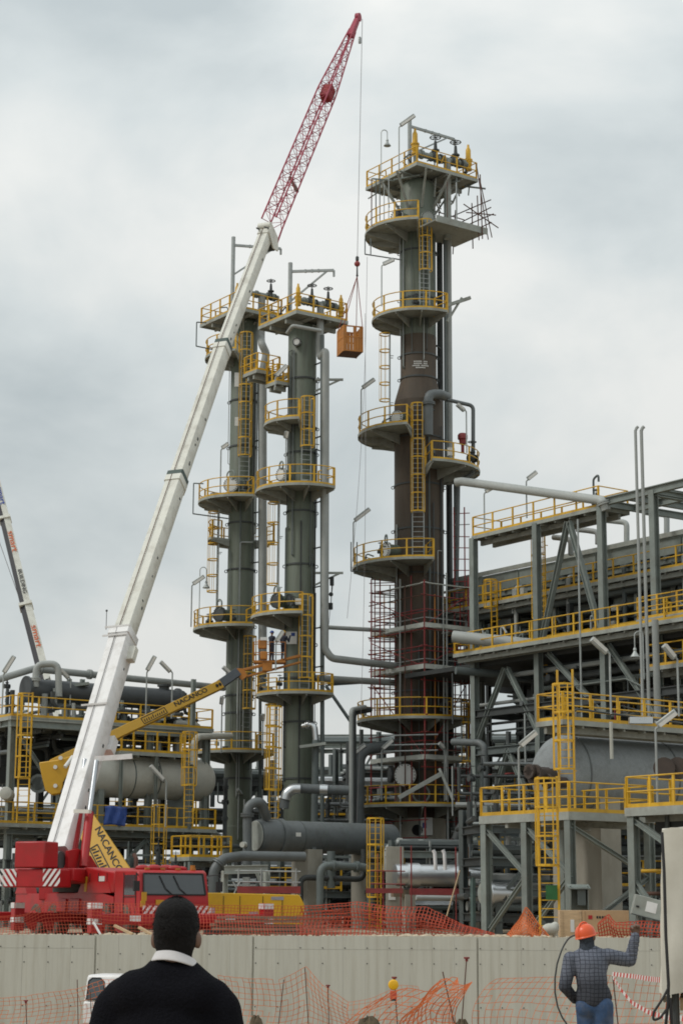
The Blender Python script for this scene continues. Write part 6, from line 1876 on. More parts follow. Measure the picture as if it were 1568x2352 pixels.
def silver_exchangers():
    c0 = P(905, 2010, 93.0); r = 0.52
    t = thing('heat_exchanger', 'bright aluminium clad exchanger drum at the foot of the tall column', 'heat exchanger', (c0.x, c0.y, GZ), 'horizontal exchangers')
    dx = V((cos(radians(14)), sin(radians(14)), 0)); dy = V((-dx.y, dx.x, 0))
    MB().rev(c0, dx, [(0, 0.05), (0.02, r), (0.6, r), (0.6, r * 1.12), (1.2, r * 1.12), (1.22, r), (4.6, r), (4.8, 0.3), (4.82, 0.05)], 32).build('shell', M_SILV, t)
    MB().box(c0 + dx * 1.8 - UP * 0.85, (3.8, 0.5, 0.35), (dx, dy, UP)).build('cradle', mat('brown_primer', (0.16, 0.12, 0.08), 0.8, var=0.3), t)
    for a in (0.7, 3.9): 
        p = c0 + dx * a; MB().box(V((p.x, p.y, (GZ + c0.z - 0.9) / 2)), (0.5, 0.7, c0.z - 0.9 - GZ), (dx, dy, UP)).build('concrete_pier', M_CONC2, t)
    MB().bar(P(940, 2048, 91.5), P(1080, 2049, 91.5), 0.2, 0.3).build('red_beam', M_SCAF, t)
    pipe(t, [P(955, 2062, 91), P(1080, 2064, 91.5)], 0.13, M_LPIPE)
    for x in (1000, 1022):
        p = P(x, 1975, 92); pipe(t, [P(x - 6, 1952, 92), P(x - 2, 1960, 92), P(x, 1998, 92)], 0.09, M_WHITE, 0.2)
    pier = thing('concrete_pier', 'tall pale concrete pier left of the aluminium clad drum', 'pier', P(906, 2060, 95))
    p = P(906, 1945, 95); MB().box(V((p.x, p.y, (GZ + p.z) / 2)), (0.85, 0.9, p.z - GZ)).build('shaft', M_CONC2, pier, bevel=0.02)
    MB().box(V((p.x - 0.15, p.y - 0.47, 2.2)), (0.35, 0.03, 0.4)).build('notice', M_SIGN, pier)
    c1 = P(1113, 2052, 84.0)
    q = thing('heat_exchanger', 'round-ended exchanger drum left of the near platform column', 'heat exchanger', (c1.x, c1.y, GZ), 'horizontal exchangers')
    r1 = 0.56
    MB().rev(c1, V((0.85, 0.53, 0)), [(0, 0.05), (0.01, r1 * 0.95), (0.04, r1), (0.2, r1), (0.2, r1 * 0.86), (5.5, r1 * 0.86), (5.5, 0.1)], 32).build('shell', M_SILV, q)
    MB().rev(c1 - V((0.85, 0.53, 0)) * 0.02, V((0.85, 0.53, 0)), [(0, 0.03), (0, r1 * 0.93), (0.03, r1 * 0.95)], 32).build('end_cover', M_EDGE, q)
    for a in (0.7, 4.0):
        p = c1 + V((0.85, 0.53, 0)) * a; MB().box(V((p.x, p.y, (GZ + c1.z - 0.4) / 2)), (0.3, 0.7, c1.z - 0.4 - GZ)).build('saddle', M_PIPE, q)
    MB().bar(P(1074, 2015, 83), P(1100, 2014, 83), 0.15, 0.08).build('gantry_beam', M_DARK, q); p = P(1085, 2015, 83); MB().bar(V((p.x, p.y, GZ)), p, 0.16).build('gantry_post', mat('post_green', (0.07, 0.11, 0.10), 0.6), q)
    f_ = P(861, 2120, 96.5); f_.z = GZ
    ladder(t, f_, ZR(1878, 96.5), V((0, -1, 0)), (ZR(2060, 96.5), ZR(1880, 96.5)), wd=0.55, m=M_YEL)
    # red scaffold standards in front of it
    sc = thing('scaffold', 'thin red scaffold standards before the aluminium clad drum', 'scaffold', P(1000, 2070, 88))
    for (x, y0) in ((920, 1945), (944, 1942), (1046, 1945), (1074, 1945), (867, 1960), (880, 2000)):
        p = P(x, y0, 88.5); MB().cyl(V((p.x, p.y, GZ)), p, 0.035, 6).build('standard', M_SCAF if x % 3 else M_ORG, sc)
    for y in (2000, 2030): MB().cyl(P(850, y, 88.4), P(930, y + 1, 88.4), 0.03, 6).build('ledger', M_SCAF, sc)
    MB().bar(P(840, 2046, 88), P(925, 2046, 88), 0.3, 0.22).build('plank', M_SCAF, sc)
    MB().cyl(P(1055, 2000, 86), P(1025, 2105, 84), 0.035, 6).build('diagonal_brace', M_WOOD, sc)
silver_exchangers()

# ------------------------------------------------------------------ pipe racks that fill the background
def pipe_rack(label, org, ax, length, depth, levels, per, seed, cols=6.0, top=None):
    t = thing('pipe_rack', label, 'pipe rack', (org.x, org.y, GZ), 'background pipe racks')
    rnd = random.Random(seed)
    ay = V((-ax.y, ax.x, 0))
    def f(a, b, z): p = org + ax * a + ay * b; return V((p.x, p.y, z))
    n = int(length / cols)
    zt = top or levels[-1] + 0.6
    for i in range(n + 1):
        for b in (0, depth):
            MB().ibeam(f(i * cols, b, GZ), f(i * cols, b, zt), 0.3, 0.3).build('column', rnd.choice((M_STEEL, M_PIPE, M_DARK)), t)
        for z in levels:
            MB().ibeam(f(i * cols, 0, z - 0.25), f(i * cols, depth, z - 0.25), 0.24, 0.36).build('beam', M_DARK, t)
        if i % 2 == 0 and i < n:
            MB().bar(f(i * cols, 0, levels[0]), f((i + 1) * cols, 0, levels[-1]), 0.16).build('brace', M_PIPE, t)
    for z in levels:
        for b in (0, depth):
            MB().ibeam(f(0, b, z - 0.3), f(length, b, z - 0.3), 0.2, 0.34).build('beam', rnd.choice((M_PIPE, M_DARK, M_STEEL)), t)
        b = 0.15
        while b < depth - 0.1:
            r = rnd.choice((0.07, 0.1, 0.13, 0.16, 0.22, 0.28))
            if rnd.random() < per:
                m = rnd.choice((M_PIPE, M_PIPE, M_DARK, M_VES, M_LPIPE, M_SILV if rnd.random() < 0.5 else M_PIPE))
                a0 = rnd.choice((0, 0, rnd.uniform(0, length * 0.4))); a1 = rnd.choice((length, length, rnd.uniform(length * 0.6, length)))
                pts = [f(a0, b + r, z + r), f(a1, b + r, z + r)]
                if rnd.random() < 0.35: pts.append(f(a1, b + r, z - rnd.uniform(1, 2.5)))
                pipe(t, pts, r, m, n=8)
            b += r * 2 + rnd.uniform(0.08, 0.3)
    # hangers, drops and conduits between the levels; a few railed stretches
    for k in range(int(length * 2.2)):
        a = rnd.uniform(0, length); b = rnd.uniform(-0.3, depth); z0 = rnd.choice([GZ + 0.3] + levels[:-1]); z1 = z0 + rnd.uniform(0.8, 3.5)
        pipe(t, [f(a, b, z0), f(a, b, min(z1, zt))], rnd.choice((0.025, 0.035, 0.05, 0.07)), rnd.choice((M_PIPE, M_DARK, M_STEEL, M_LPIPE, M_YEL, M_GALV)), n=6, name='drop_pipe')
        if rnd.random() < 0.25: gate_valve(t, f(a, b, z0 + 0.5), rnd.uniform(0.25, 0.45))
    for z in levels[1::2]:
        a = rnd.uniform(0, length * 0.5)
        railing(t, [f(a, -0.15, z), f(a + rnd.uniform(3, 6), -0.15, z)], sp=1.4)
    for z in levels[::2]:
        MB().bar(f(0, depth * 0.5, z + 0.75), f(length, depth * 0.5, z + 0.75), 0.5, 0.12).build('cable_tray', M_STEEL, t)
    return t, f
o = P(420, 2000, 128)
pipe_rack('middle background pipe rack behind the slim columns', o, V((1, 0.06, 0)), 15, 5, [2.6, 4.2, 5.8, 7.6, 9.6], 0.85, 61, 5.0, 12.0)
o = P(800, 2000, 126)
pipe_rack('background pipe rack right behind the tall column', o, V((1, 0.10, 0)), 24, 6, [2.2, 3.6, 5.0, 6.6, 8.4, 10.4], 0.9, 62, 4.0, 12.2)
o = P(-40, 2000, 122)
pipe_rack('background pipe rack behind the left structure', o, V((1, 0.2, 0)), 18, 6, [2.4, 4.0, 5.8, 7.6, 9.8], 0.85, 63, 4.5, 11.0)
o = P(300, 2000, 104)
pipe_rack('low pipe rack in the yard behind the red crane', o, V((1, 0.12, 0)), 16, 3.5, [1.6, 2.6, 3.6], 0.9, 64, 4.0, 4.2)
o = P(900, 2000, 99)
pipe_rack('low pipe rack before the foot of the tall column', o, V((1, 0.25, 0)), 12, 4.0, [1.5, 2.5, 3.5, 4.6], 0.9, 65, 4.0, 5.0)
o = P(1120, 2000, 84)
pipe_rack('low pipe rack behind the near steel platforms', o, V((1, 0.20, 0)), 13, 4.0, [1.5, 2.6, 3.9, 5.3], 0.85, 66, 3.25, 6.0)
o = P(720, 2000, 150)
pipe_rack('far pipe rack low in the gap between the columns', o, V((1, -0.1, 0)), 20, 5, [5.0, 7.0, 9.2, 12.0, 14.2], 0.8, 67, 5.0, 15.0)

def more_clutter():
    rnd = random.Random(77)
    o1 = P(560, 2000, 118)
    t = thing('process_pipework', 'tangle of pipes and valves at the foot of the slim columns', 'pipework', V((o1.x, o1.y, GZ)))
    def f(a, b, z): return V((o1.x + a, o1.y + b, z))
    clutter(t, f, (-2, 9), (-6, 6), [1.2, 2.0, 3.0, 4.0, 5.2, 6.4, 7.6, 8.6], 110, rnd, (M_PIPE, M_DARK, M_DARK, M_LPIPE, M_VES))
    # caged ladder and yellow rails low between the columns
    ladder(t, P(628, 1900, 107), ZR(1620, 107), V((0, -1, 0)), (ZR(1815, 107), ZR(1625, 107)), wd=0.5, m=M_YEL)
    o2 = P(900, 2000, 106)
    t2 = thing('process_pipework', 'tangle of pipes and valves round the skirt of the tall column', 'pipework', V((o2.x, o2.y, GZ)))
    def f2(a, b, z): return V((o2.x + a, o2.y + b, z))
    clutter(t2, f2, (-2.5, 7.5), (-5, 4), [0.9, 1.6, 2.4, 3.2, 4.0], 80, rnd, (M_PIPE, M_DARK, M_DARK, M_LPIPE, M_VES, M_DARK))
    clutter(t2, f2, (-3.5, 8.5), (11.5, 15), [4.8, 6.0, 7.0, 8.0, 9.0, 10.0, 11.0], 60, rnd, (M_PIPE, M_DARK, M_DARK, M_LPIPE, M_VES))
    pipe(t2, [P(885, 2000, 100), P(890, 1945, 100), P(915, 1935, 100), P(1085, 1948, 102)], 0.17, M_LPIPE, 0.4, name='manifold_pipe', flanges=(0.3, 0.5))
    pipe(t2, [P(1112, 2100, 101), P(1112, 1715, 101), P(1100, 1706, 101.2), P(1040, 1704, 103)], 0.19, M_VES, 0.4, name='riser_pipe')
    pipe(t2, [P(822, 1900, 111), P(826, 1740, 111), P(838, 1722, 111), P(900, 1712, 112)], 0.33, M_VES, 0.9, name='elbow_pipe')
    pipe(t2, [P(806, 2100, 108), P(806, 1630, 108), P(838, 1624, 110)], 0.13, M_LPIPE, name='riser_pipe')
    pipe(t2, [P(812, 2100, 109), P(812, 1636, 109), P(850, 1630, 111)], 0.16, M_DARK, name='riser_pipe')
    pipe(t2, [P(1048, 1930, 105), P(1060, 1895, 105), P(1090, 1890, 106)], 0.3, M_DARK, 0.8, name='elbow_pipe')
    pipe(t2, [P(735, 1440, 112.5), P(915, 1450, 114)], 0.13, M_LPIPE, name='bridge_pipe')
    pipe(t2, [P(705, 1556, 110.6), P(918, 1569, 114)], 0.2, M_LPIPE, name='bridge_pipe')
    MB().ibeam(P(752, 1570, 112.4), P(830, 1565, 114), 0.2, 0.3).build('beam', M_PIPE, t2); MB().ibeam(P(748, 1575, 112.4), P(808, 1662, 109.5), 0.14, 0.14).build('brace', M_PIPE, t2)
    o3 = P(1090, 2000, 92)
    t3 = thing('process_pipework', 'tangle of pipes and valves between the near platform columns', 'pipework', V((o3.x, o3.y, GZ)))
    def f3(a, b, z): return V((o3.x + a, o3.y + b, z))
    clutter(t3, f3, (-1, 11), (-8, 4), [0.9, 1.5, 2.2, 3.0, 3.8, 4.6, 5.6, 6.8, 8.2], 130, rnd, (M_PIPE, M_DARK, M_DARK, M_LPIPE, M_VES, M_DARK))
    o4 = P(30, 2000, 96)
    t4 = thing('process_pipework', 'tangle of pipes and valves in the shade behind the red crane', 'pipework', V((o4.x, o4.y, GZ)))
    def f4(a, b, z): return V((o4.x + a, o4.y + b, z))
    clutter(t4, f4, (-2, 12), (-2, 8), [0.9, 1.6, 2.4, 3.2], 80, rnd, (M_PIPE, M_DARK, M_DARK, M_VES, M_LPIPE))
    # far dark sheds closing the low gaps
more_clutter()

# ------------------------------------------------------------------ lamps
LG = 'tube floodlights on poles'
for a in (
    (876, 703, 610, 905, 597, 111.5, 'tube floodlight over the third platform of the tall column'),
    (829, 985, 895, 861, 872, 112.0, 'tube floodlight left of the tall column where it steps wider'),
    (811, 1290, 1200, 850, 1170, 112.0, 'tube floodlight left of the tall column just above the scaffold'),
    (1071, 1040, 945, 1050, 927, 111.2, 'tube floodlight by the red valve on the right of the tall column'),
    (916, 390, 292, 953, 266, 112.4, 'tube floodlight fixed to the davit post on the top of the tall column'),
    (506, 1132, 1033, 525, 1020, 115.0, 'tube floodlight left of the partly hidden slim column, above its round manhole'),
    (656, 1108, 1012, 661, 991, 107.5, 'tube floodlight before the slim column, above its round manhole'),
    (439, 1440, 1345, 470, 1325, 114.8, 'tube floodlight at the outer left of the partly hidden slim column'),
    (633, 1540, 1478, 652, 1450, 107.0, 'tube floodlight standing in front of the workers in the lift basket'),
    (1112, 1225, 1133, 1130, 1122, 105.4, 'left floodlight on the upper deck of the V braced frame'),
    (1209, 1190, 1105, 1233, 1085, 103.0, 'right floodlight on the upper deck of the V braced frame'),
    (1402, 1640, 1502, 1359, 1465, 76.5, 'floodlight leaning left above the big vessel, before the long light pipe'),
    (1558, 1645, 1515, 1525, 1480, 75.8, 'floodlight leaning left above the big vessel at the right edge'),
    (1192, 1868, 1719, 1233, 1683, 74.6, 'floodlight leaning right on the near platform left of the big vessel'),
    (1509, 1850, 1674, 1553, 1637, 68.4, 'floodlight leaning right on the nearest platform, before the big vessel'),
    (876, 1838, 1724, 903, 1700, 110.0, 'left front floodlight on the lowest ring platform of the tall column'),
    (1024, 1838, 1722, 1009, 1705, 110.0, 'right front floodlight on the lowest ring platform of the tall column'),
    (806, 1840, 1737, 840, 1711, 111.0, 'far left floodlight on the lowest ring platform of the tall column'),
    (5, 1640, 1550, 35, 1508, 102.0, 'floodlight at the left picture edge over the upper deck'),
    (160, 1650, 1560, 140, 1536, 106.0, 'floodlight rising behind the dark overhead drum near its left end'),
    (272, 1650, 1540, 250, 1512, 107.0, 'floodlight just left of the white crane boom over the upper deck'),
    (335, 1650, 1545, 358, 1508, 106.0, 'floodlight just right of the white crane boom, leaning right'),
    (394, 1650, 1545, 370, 1518, 107.0, 'floodlight right of the white crane boom, leaning left'),
    (545, 1640, 1560, 513, 1530, 110.0, 'floodlight behind the tip of the yellow upper boom'),
    (380, 1899, 1795, 347, 1757, 102.6, 'floodlight leaning left in front of the pale drum'),
    (603, 1735, 1660, 606, 1640, 113.0, 'floodlight low between the two slim columns'),
    (508, 1730, 1622, 512, 1600, 113.6, 'floodlight left of the partly hidden slim column near its lowest deck'),
    (632, 890, 868, 660, 840, 107.5, 'short floodlight under the gangway of the slim columns'),
): lamp(*a[:6], a[6], LG)
gooseneck(875, 400, 305, 889, 330, 110.5, 'gooseneck bell lamp on the top platform of the tall column')
gooseneck(1478, 1560, 1460, 1457, 1502, 88.0, 'white gooseneck bell lamp hanging before the dark cooler bank')
gooseneck(457, 1440, 1310, 474, 1345, 114.6, 'gooseneck lamp at the left of the partly hidden slim column')

# ------------------------------------------------------------------ plastic nets and stakes
def net(label, top, bot, cell, sw, m, seed, sag=0.05, group='orange safety nets', name='safety_net', tear=0.0, skew=0.0, wob=0.3):
    """top / bot: lists of world points of the net's upper and lower edge"""
    rnd = random.Random(seed)
    def samp(pl, n):
        L_ = [0]
        for a, b in zip(pl, pl[1:]): L_.append(L_[-1] + (b - a).length)
        res = []
        for i in range(n + 1):
            s = L_[-1] * i / n; j = 0
            while j < len(pl) - 2 and L_[j + 1] < s: j += 1
            res.append(pl[j].lerp(pl[j + 1], (s - L_[j]) / max(1e-6, L_[j + 1] - L_[j])))
        return res, L_[-1]
    top = [V(p) for p in top]; bot = [V(p) for p in bot]
    _, Lt = samp(top, 2)
    nx = max(2, int(Lt / cell)); T, _ = samp(top, nx); B, _ = samp(bot, nx)
    hmax = max((a - b).length for a, b in zip(T, B)); ny = max(2, int(hmax / cell))
    ph = [rnd.uniform(0, 6) for _ in range(8)]
    G = []
    for i in range(nx + 1):
        col = []
        for j in range(ny + 1):
            v_ = j / ny
            s = i * cell
            k = i + skew * v_ / cell
            k = min(max(k, 0), nx); k0 = int(k); k1 = min(k0 + 1, nx); fk = k - k0
            p = B[i].lerp(T[k0].lerp(T[k1], fk), v_)
            wv = sin(v_ * pi)
            p = p + V((wob * 0.25 * wv * sin(s * 0.9 + v_ * 2.5 + ph[0]), wob * (0.5 + 0.5 * wv) * sin(s * 0.7 + v_ * 4 + ph[1]) * 0.6 + rnd.uniform(-.012, .012), wv * sag * sin(s * 1.3 + ph[2]) - (1 if j == ny else 0.3) * sag * abs(sin(s * 0.55 + ph[3])) + rnd.uniform(-.01, .01)))
            col.append(p)
        G.append(col)
    b = MB()
    def seg(p, q):
        d = q - p
        if d.length < 1e-5: return
        x = d.cross(V((0, 1, 0)))
        x = x.normalized() * sw / 2 if x.length > 1e-6 else V((sw / 2, 0, 0))
        y = V((0, sw * 0.35, 0))
        b.v.extend([p + x, p + y, p - x, q + x, q + y, q - x]); o = len(b.v) - 6
        b.f.extend([(o, o + 1, o + 4, o + 3), (o + 1, o + 2, o + 5, o + 4), (o + 2, o, o + 3, o + 5)])
    for i in range(nx + 1):
        for j in range(ny + 1):
            if tear and rnd.random() < tear: continue
            if i < nx: seg(G[i][j], G[i + 1][j])
            if j < ny: seg(G[i][j], G[i][j + 1])
    me = b.mesh('mesh_strands', (0, 0, 0), smooth=False, recalc=False); me.materials.append(m)
    o = link(name, me, (0, 0, 0))
    tag(o, label, 'net', group)
    return o

def pl(lst, d): return [P(x, y, d) for x, y in lst]

NG = 'orange safety nets'
dn = 65.0
def low(xs, d): return [V((P(x, 2150, d).x, d, GZ + 0.02)) for x in xs]
xs = [-20, 60, 100, 200, 300, 420, 500, 600, 700]
net('red-orange plastic net along the wall top in front of the red crane', pl([(-20, 2102), (60, 2098), (100, 2072), (200, 2070), (300, 2073), (420, 2074), (500, 2078), (600, 2080), (700, 2078)], dn), low(xs, dn), 0.11, 0.015, M_NETR, 1)
xs = [690, 760, 820, 900, 980, 1010, 1060, 1130]
net('thick folded red-orange net along the wall top below the tall column', pl([(690, 2080), (760, 2074), (820, 2068), (900, 2080), (980, 2082), (1010, 2098), (1060, 2122), (1130, 2140)], dn), low(xs, dn), 0.125, 0.024, M_NETR, 2, wob=0.5)
xs = [880, 930, 990, 1060]
net('second layer of red-orange net slumped below the tall column', pl([(690, 2092), (800, 2088), (930, 2092), (1020, 2112)], dn + 0.6), low([690, 800, 930, 1020], dn + 0.6), 0.125, 0.02, M_NETR, 12, wob=0.6, tear=0.04)
xs = [1165, 1200, 1215, 1240, 1260]
net('small peaked scrap of red-orange net beside the near platform columns', pl([(1165, 2146), (1195, 2105), (1208, 2078), (1232, 2112), (1262, 2148)], dn + 0.5), low(xs, dn + 0.5), 0.10, 0.03, M_NET, 3, wob=0.4)
xs = [1372, 1400, 1440, 1480, 1530]
net('red-orange net along the wall top beside the plywood crates', pl([(1372, 2118), (1395, 2096), (1410, 2116), (1480, 2112), (1540, 2118)], dn - 0.2), low(xs, dn - 0.2), 0.12, 0.034, M_NETR, 4, wob=0.4)
# lower yard nets
def gl(xs, d): return [V((P(x, 2300, d).x, d, ground_z(d) + 0.02)) for x in xs]
d1 = 50.0
net('orange net sagging in the lower yard at the left edge', pl([(-20, 2292), (60, 2288), (100, 2282), (180, 2268), (240, 2246), (330, 2242)], d1), gl([-20, 60, 100, 180, 240, 330], d1), 0.14, 0.011, M_NET, 5, wob=0.6, tear=0.03)
net('thin orange net in the lower yard right of the standing man', pl([(500, 2236), (560, 2242), (640, 2246), (662, 2240), (702, 2216), (740, 2262), (800, 2300)], 46), gl([500, 560, 640, 662, 702, 740, 800], 46), 0.14, 0.011, M_NET, 6, wob=0.6, tear=0.03)
net('orange net gathered up to leaning rods below the warning lamp', pl([(760, 2320), (860, 2296), (905, 2270), (940, 2262), (990, 2276), (1030, 2238), (1050, 2240)], 36), gl([760, 860, 905, 940, 990, 1040, 1060], 36), 0.15, 0.013, M_NET, 7, wob=1.0, skew=0.8, tear=0.03)
net('second fold of orange net pulled to the leaning rods', pl([(890, 2345), (940, 2322), (985, 2290), (1016, 2232), (1040, 2250), (1062, 2256), (1080, 2248)], 34), gl([860, 930, 960, 990, 1020, 1050, 1075], 34), 0.15, 0.015, M_NET, 8, wob=1.1, skew=0.6, tear=0.03)
net('long thin orange net along the wall foot behind the worker', pl([(1085, 2242), (1150, 2240), (1250, 2240), (1330, 2243), (1400, 2238), (1480, 2244), (1570, 2250)], 44), gl([1085, 1150, 1250, 1330, 1400, 1480, 1570], 44), 0.15, 0.011, M_NET, 9, wob=0.9, skew=0.5, sag=0.09, tear=0.02)
net('pale thin orange net between the warning lamp and the man', pl([(800, 2298), (850, 2290), (900, 2268), (918, 2258), (960, 2262)], 49), gl([800, 850, 900, 918, 960], 49), 0.13, 0.009, M_NET, 10, wob=0.3)

def stake(x0, y0, x1, y1, d, label, cap=True, r=0.012):
    a, q = P(x0, y0, d), P(x1, y1, d)
    gz = ground_z(d)
    k = (gz - 0.15 - a.z) / (q.z - a.z)
    q = a + (q - a) * k
    t = thing('steel_rod', label, 'rod', (q.x, q.y, gz), 'steel rods holding the nets')
    MB().cyl(q, a, r, 6).build('rod', M_ROD, t)
    if cap:
        MB().rev(a + UP * 0.03, -UP, [(0, 0.055), (0.03, 0.055), (0.035, 0.028), (0.08, 0.025)], 10).build('cap', M_SCAF, t)
stake(1071, 2202, 1060, 2345, 36, 'red capped steel rod leaning right before the wall joint')
stake(1016, 2232, 1042, 2348, 35, 'bare steel rod leaning left where the orange net is gathered', False)
stake(905, 2247, 912, 2350, 38, 'red capped steel rod carrying the yellow warning lamp')
stake(700, 2222, 708, 2350, 45, 'thin steel rod holding the net right of the standing man', False)
stake(652, 2250, 640, 2350, 46, 'short steel rod leaning in the net beside the standing man', False)
stake(753, 2265, 755, 2350, 46, 'short red capped rod between the standing man and the warning lamp')
stake(1406, 2240, 1418, 2352, 33, 'thin rod with red and white tape right of the worker', False)
stake(60, 2300, 62, 2352, 48, 'short rod in the net at the left edge', True)
stake(208, 2278, 211, 2352, 48, 'rod in the net left of the white pickup', False)
stake(178, 2250, 180, 2352, 50, 'tall thin rod in the sagging left net', False)

def warning_lamp():
    c = P(903, 2262, 37.8)
    t = thing('warning_lamp', 'round yellow warning lamp with red body hung on a rod', 'lamp', c - UP * 0.3)
    MB().rev(c + V((0, 0.05, 0)), V((0, -1, 0)), [(0, 0.085), (0.02, 0.10), (0.05, 0.10), (0.075, 0.078), (0.085, 0.02)], 24).build('lens', mat('amber_lens', (0.75, 0.42, 0.01), 0.25, var=0.05), t)
    MB().box(c + V((0, 0.03, -0.19)), (0.13, 0.1, 0.16)).build('battery_case', mat('lamp_red', (0.5, 0.07, 0.04), 0.5), t, bevel=0.015)
    MB().box(c + V((0, 0.03, -0.285)), (0.11, 0.09, 0.03)).build('base', M_BLACK, t)
warning_lamp()

def tape(label, pts, wd=0.07):
    P0 = [V(p) for p in pts]
    t = link('barrier_tape', None, P0[0]); tag(t, label, 'tape', 'red and white tape')
    W, R = MB(), MB()
    # resample
    L_ = [0]
    for a, b in zip(P0, P0[1:]): L_.append(L_[-1] + (b - a).length)
    step = 0.2; n = int(L_[-1] / step)
    def at(s):
        j = 0
        while j < len(P0) - 2 and L_[j + 1] < s: j += 1
        return P0[j].lerp(P0[j + 1], (s - L_[j]) / (L_[j + 1] - L_[j]))
    for i in range(n):
        a, b = at(i * step), at((i + 1) * step)
        tw = 0.35 * sin(i * 0.25)
        u0 = V((0, sin(tw), cos(tw))) * wd / 2; u1 = V((0, sin(tw + 0.08), cos(tw + 0.08))) * wd / 2
        off = (b - a) * 0.5
        m = R if i % 2 else W
        m.hexa([a - u0, b - u1, b - u1 + V((0, .003, 0)), a - u0 + V((0, .003, 0)), a + u0 + off, b + u1 + off, b + u1 + off + V((0, .003, 0)), a + u0 + off + V((0, .003, 0))])
    W.build('white_bands', M_WHITE, t, smooth=False); R.build('red_bands', mat('tape_red', (0.5, 0.04, 0.03), 0.5), t, smooth=False)
tape('red and white tape running level from the rod to the canvas', [P(1404, 2237, 32.5), P(1450, 2242, 30), P(1495, 2249, 27), P(1530, 2252, 24)])
tape('red and white tape sagging from the rod to the ground', [P(1406, 2243, 32.4), P(1424, 2272, 31), P(1450, 2303, 30), P(1490, 2326, 28), P(1530, 2337, 26), P(1580, 2340, 24)])

# ------------------------------------------------------------------ earth heaps, timber, rubble
def heap(label, x, y, d, rx, ry, h, m, seed):
    c = P(x, y, d); gz = ground_z(d) if d < WALL_Y else GZ
    rnd = random.Random(seed)
    b = MB(); n, k = 26, 9
    b.v.append(V((c.x, c.y, gz + h)))
    for j in range(1, k + 1):
        for i in range(n):
            a = 2 * pi * i / n; f = j / k
            rr = f * (1 + rnd.uniform(-0.08, 0.08))
            z = h * (0.5 + 0.5 * cos(pi * min(1, f))) + (rnd.uniform(-0.06, 0.06) * h if j < k else 0)
            b.v.append(V((c.x + cos(a) * rx * rr, c.y + sin(a) * ry * rr, gz + z - (0.15 if j == k else 0))))
    for i in range(n):
        i2 = (i + 1) % n
        b.f.append((0, 1 + i, 1 + i2))
        for j in range(k - 1):
            o = 1 + j * n
            b.f.append((o + i, o + n + i, o + n + i2, o + i2))
    o = b.build('earth_heap', m)
    tag(o, label, 'earth heap', 'earth heaps')
M_SOIL = mat('dark_soil', (0.10, 0.075, 0.045), 0.95, var=0.5, scale=7, bump=0.8)
def heap_h(y, d): return ZR(y, d) - ground_z(d)
heap('brown earth heap behind the man, below the warning lamp', 846, 2352, 30, 0.62, 0.5, heap_h(2334, 30), M_SOIL, 1)
heap('dark earth heap at the picture bottom before the rods', 1060, 2352, 28, 0.42, 0.45, heap_h(2341, 28), M_SOIL, 2)
heap('small earth heap beside the standing man', 588, 2352, 29, 0.34, 0.4, heap_h(2334, 29), M_SOIL, 3)

rnd = random.Random(9)
for i, (x0, y0, x1, y1, lb) in enumerate(((264, 2126, 305, 2146, 'left of two pale timber offcuts lying on the wall top'), (320, 2130, 352, 2148, 'right of two pale timber offcuts on the wall top'))):
    o = MB().bar(P(x0, y0, 64.6), P(x1, y1, 64.3), 0.14, 0.07).build('timber', M_WOOD)
    tag(o, lb, 'timber', 'timber offcuts')
tag(MB().bar(P(215, 2118, 64.7), P(232, 2148, 64.4), 0.05, 0.05).build('timber', M_WHITE), 'short white stick on the wall top before the red crane', 'timber', 'timber offcuts')
# rubble line on the coping
b = MB()
for i in range(420):
    x = rnd.uniform(0, 1480); s = rnd.uniform(0.015, 0.06) * (1.6 if 190 < x < 350 or 840 < x < 1250 else 0.8)
    p = P(x, 2150, 64.25 + rnd.uniform(0, 0.3))
    b.ell((p.x, p.y, WTOP + s * 0.15 - 0.01), s * rnd.uniform(0.8, 1.8), s, s * rnd.uniform(0.5, 0.9), None, 6, 4)
tag(b.build('rubble', mat('rubble_stone', (0.5, 0.42, 0.31), 0.9, var=0.3, scale=6)), 'broken stone crumbs along the wall top', 'rubble', None, 'stuff')
# stacked boards behind the wall, below the generator
t = thing('board_stack', 'stack of weathered boards behind the net right of the red crane', 'boards', P(650, 2150, 68.5))
for k in range(6):
    a, q = P(520 + rnd.uniform(0, 30), 0, 68), P(770 + rnd.uniform(-20, 20), 0, 68.4)
    z = GZ + 0.1 + k * 0.13
    MB().bar(V((a.x, 68.0 + rnd.uniform(-.1, .2), z)), V((q.x, 68.3, z + rnd.uniform(-.02, .02))), 0.9, 0.09).build('board', mat('weathered_board', (0.24, 0.17, 0.12), 0.85, var=0.25, scale=4, objvar=0.2), t)

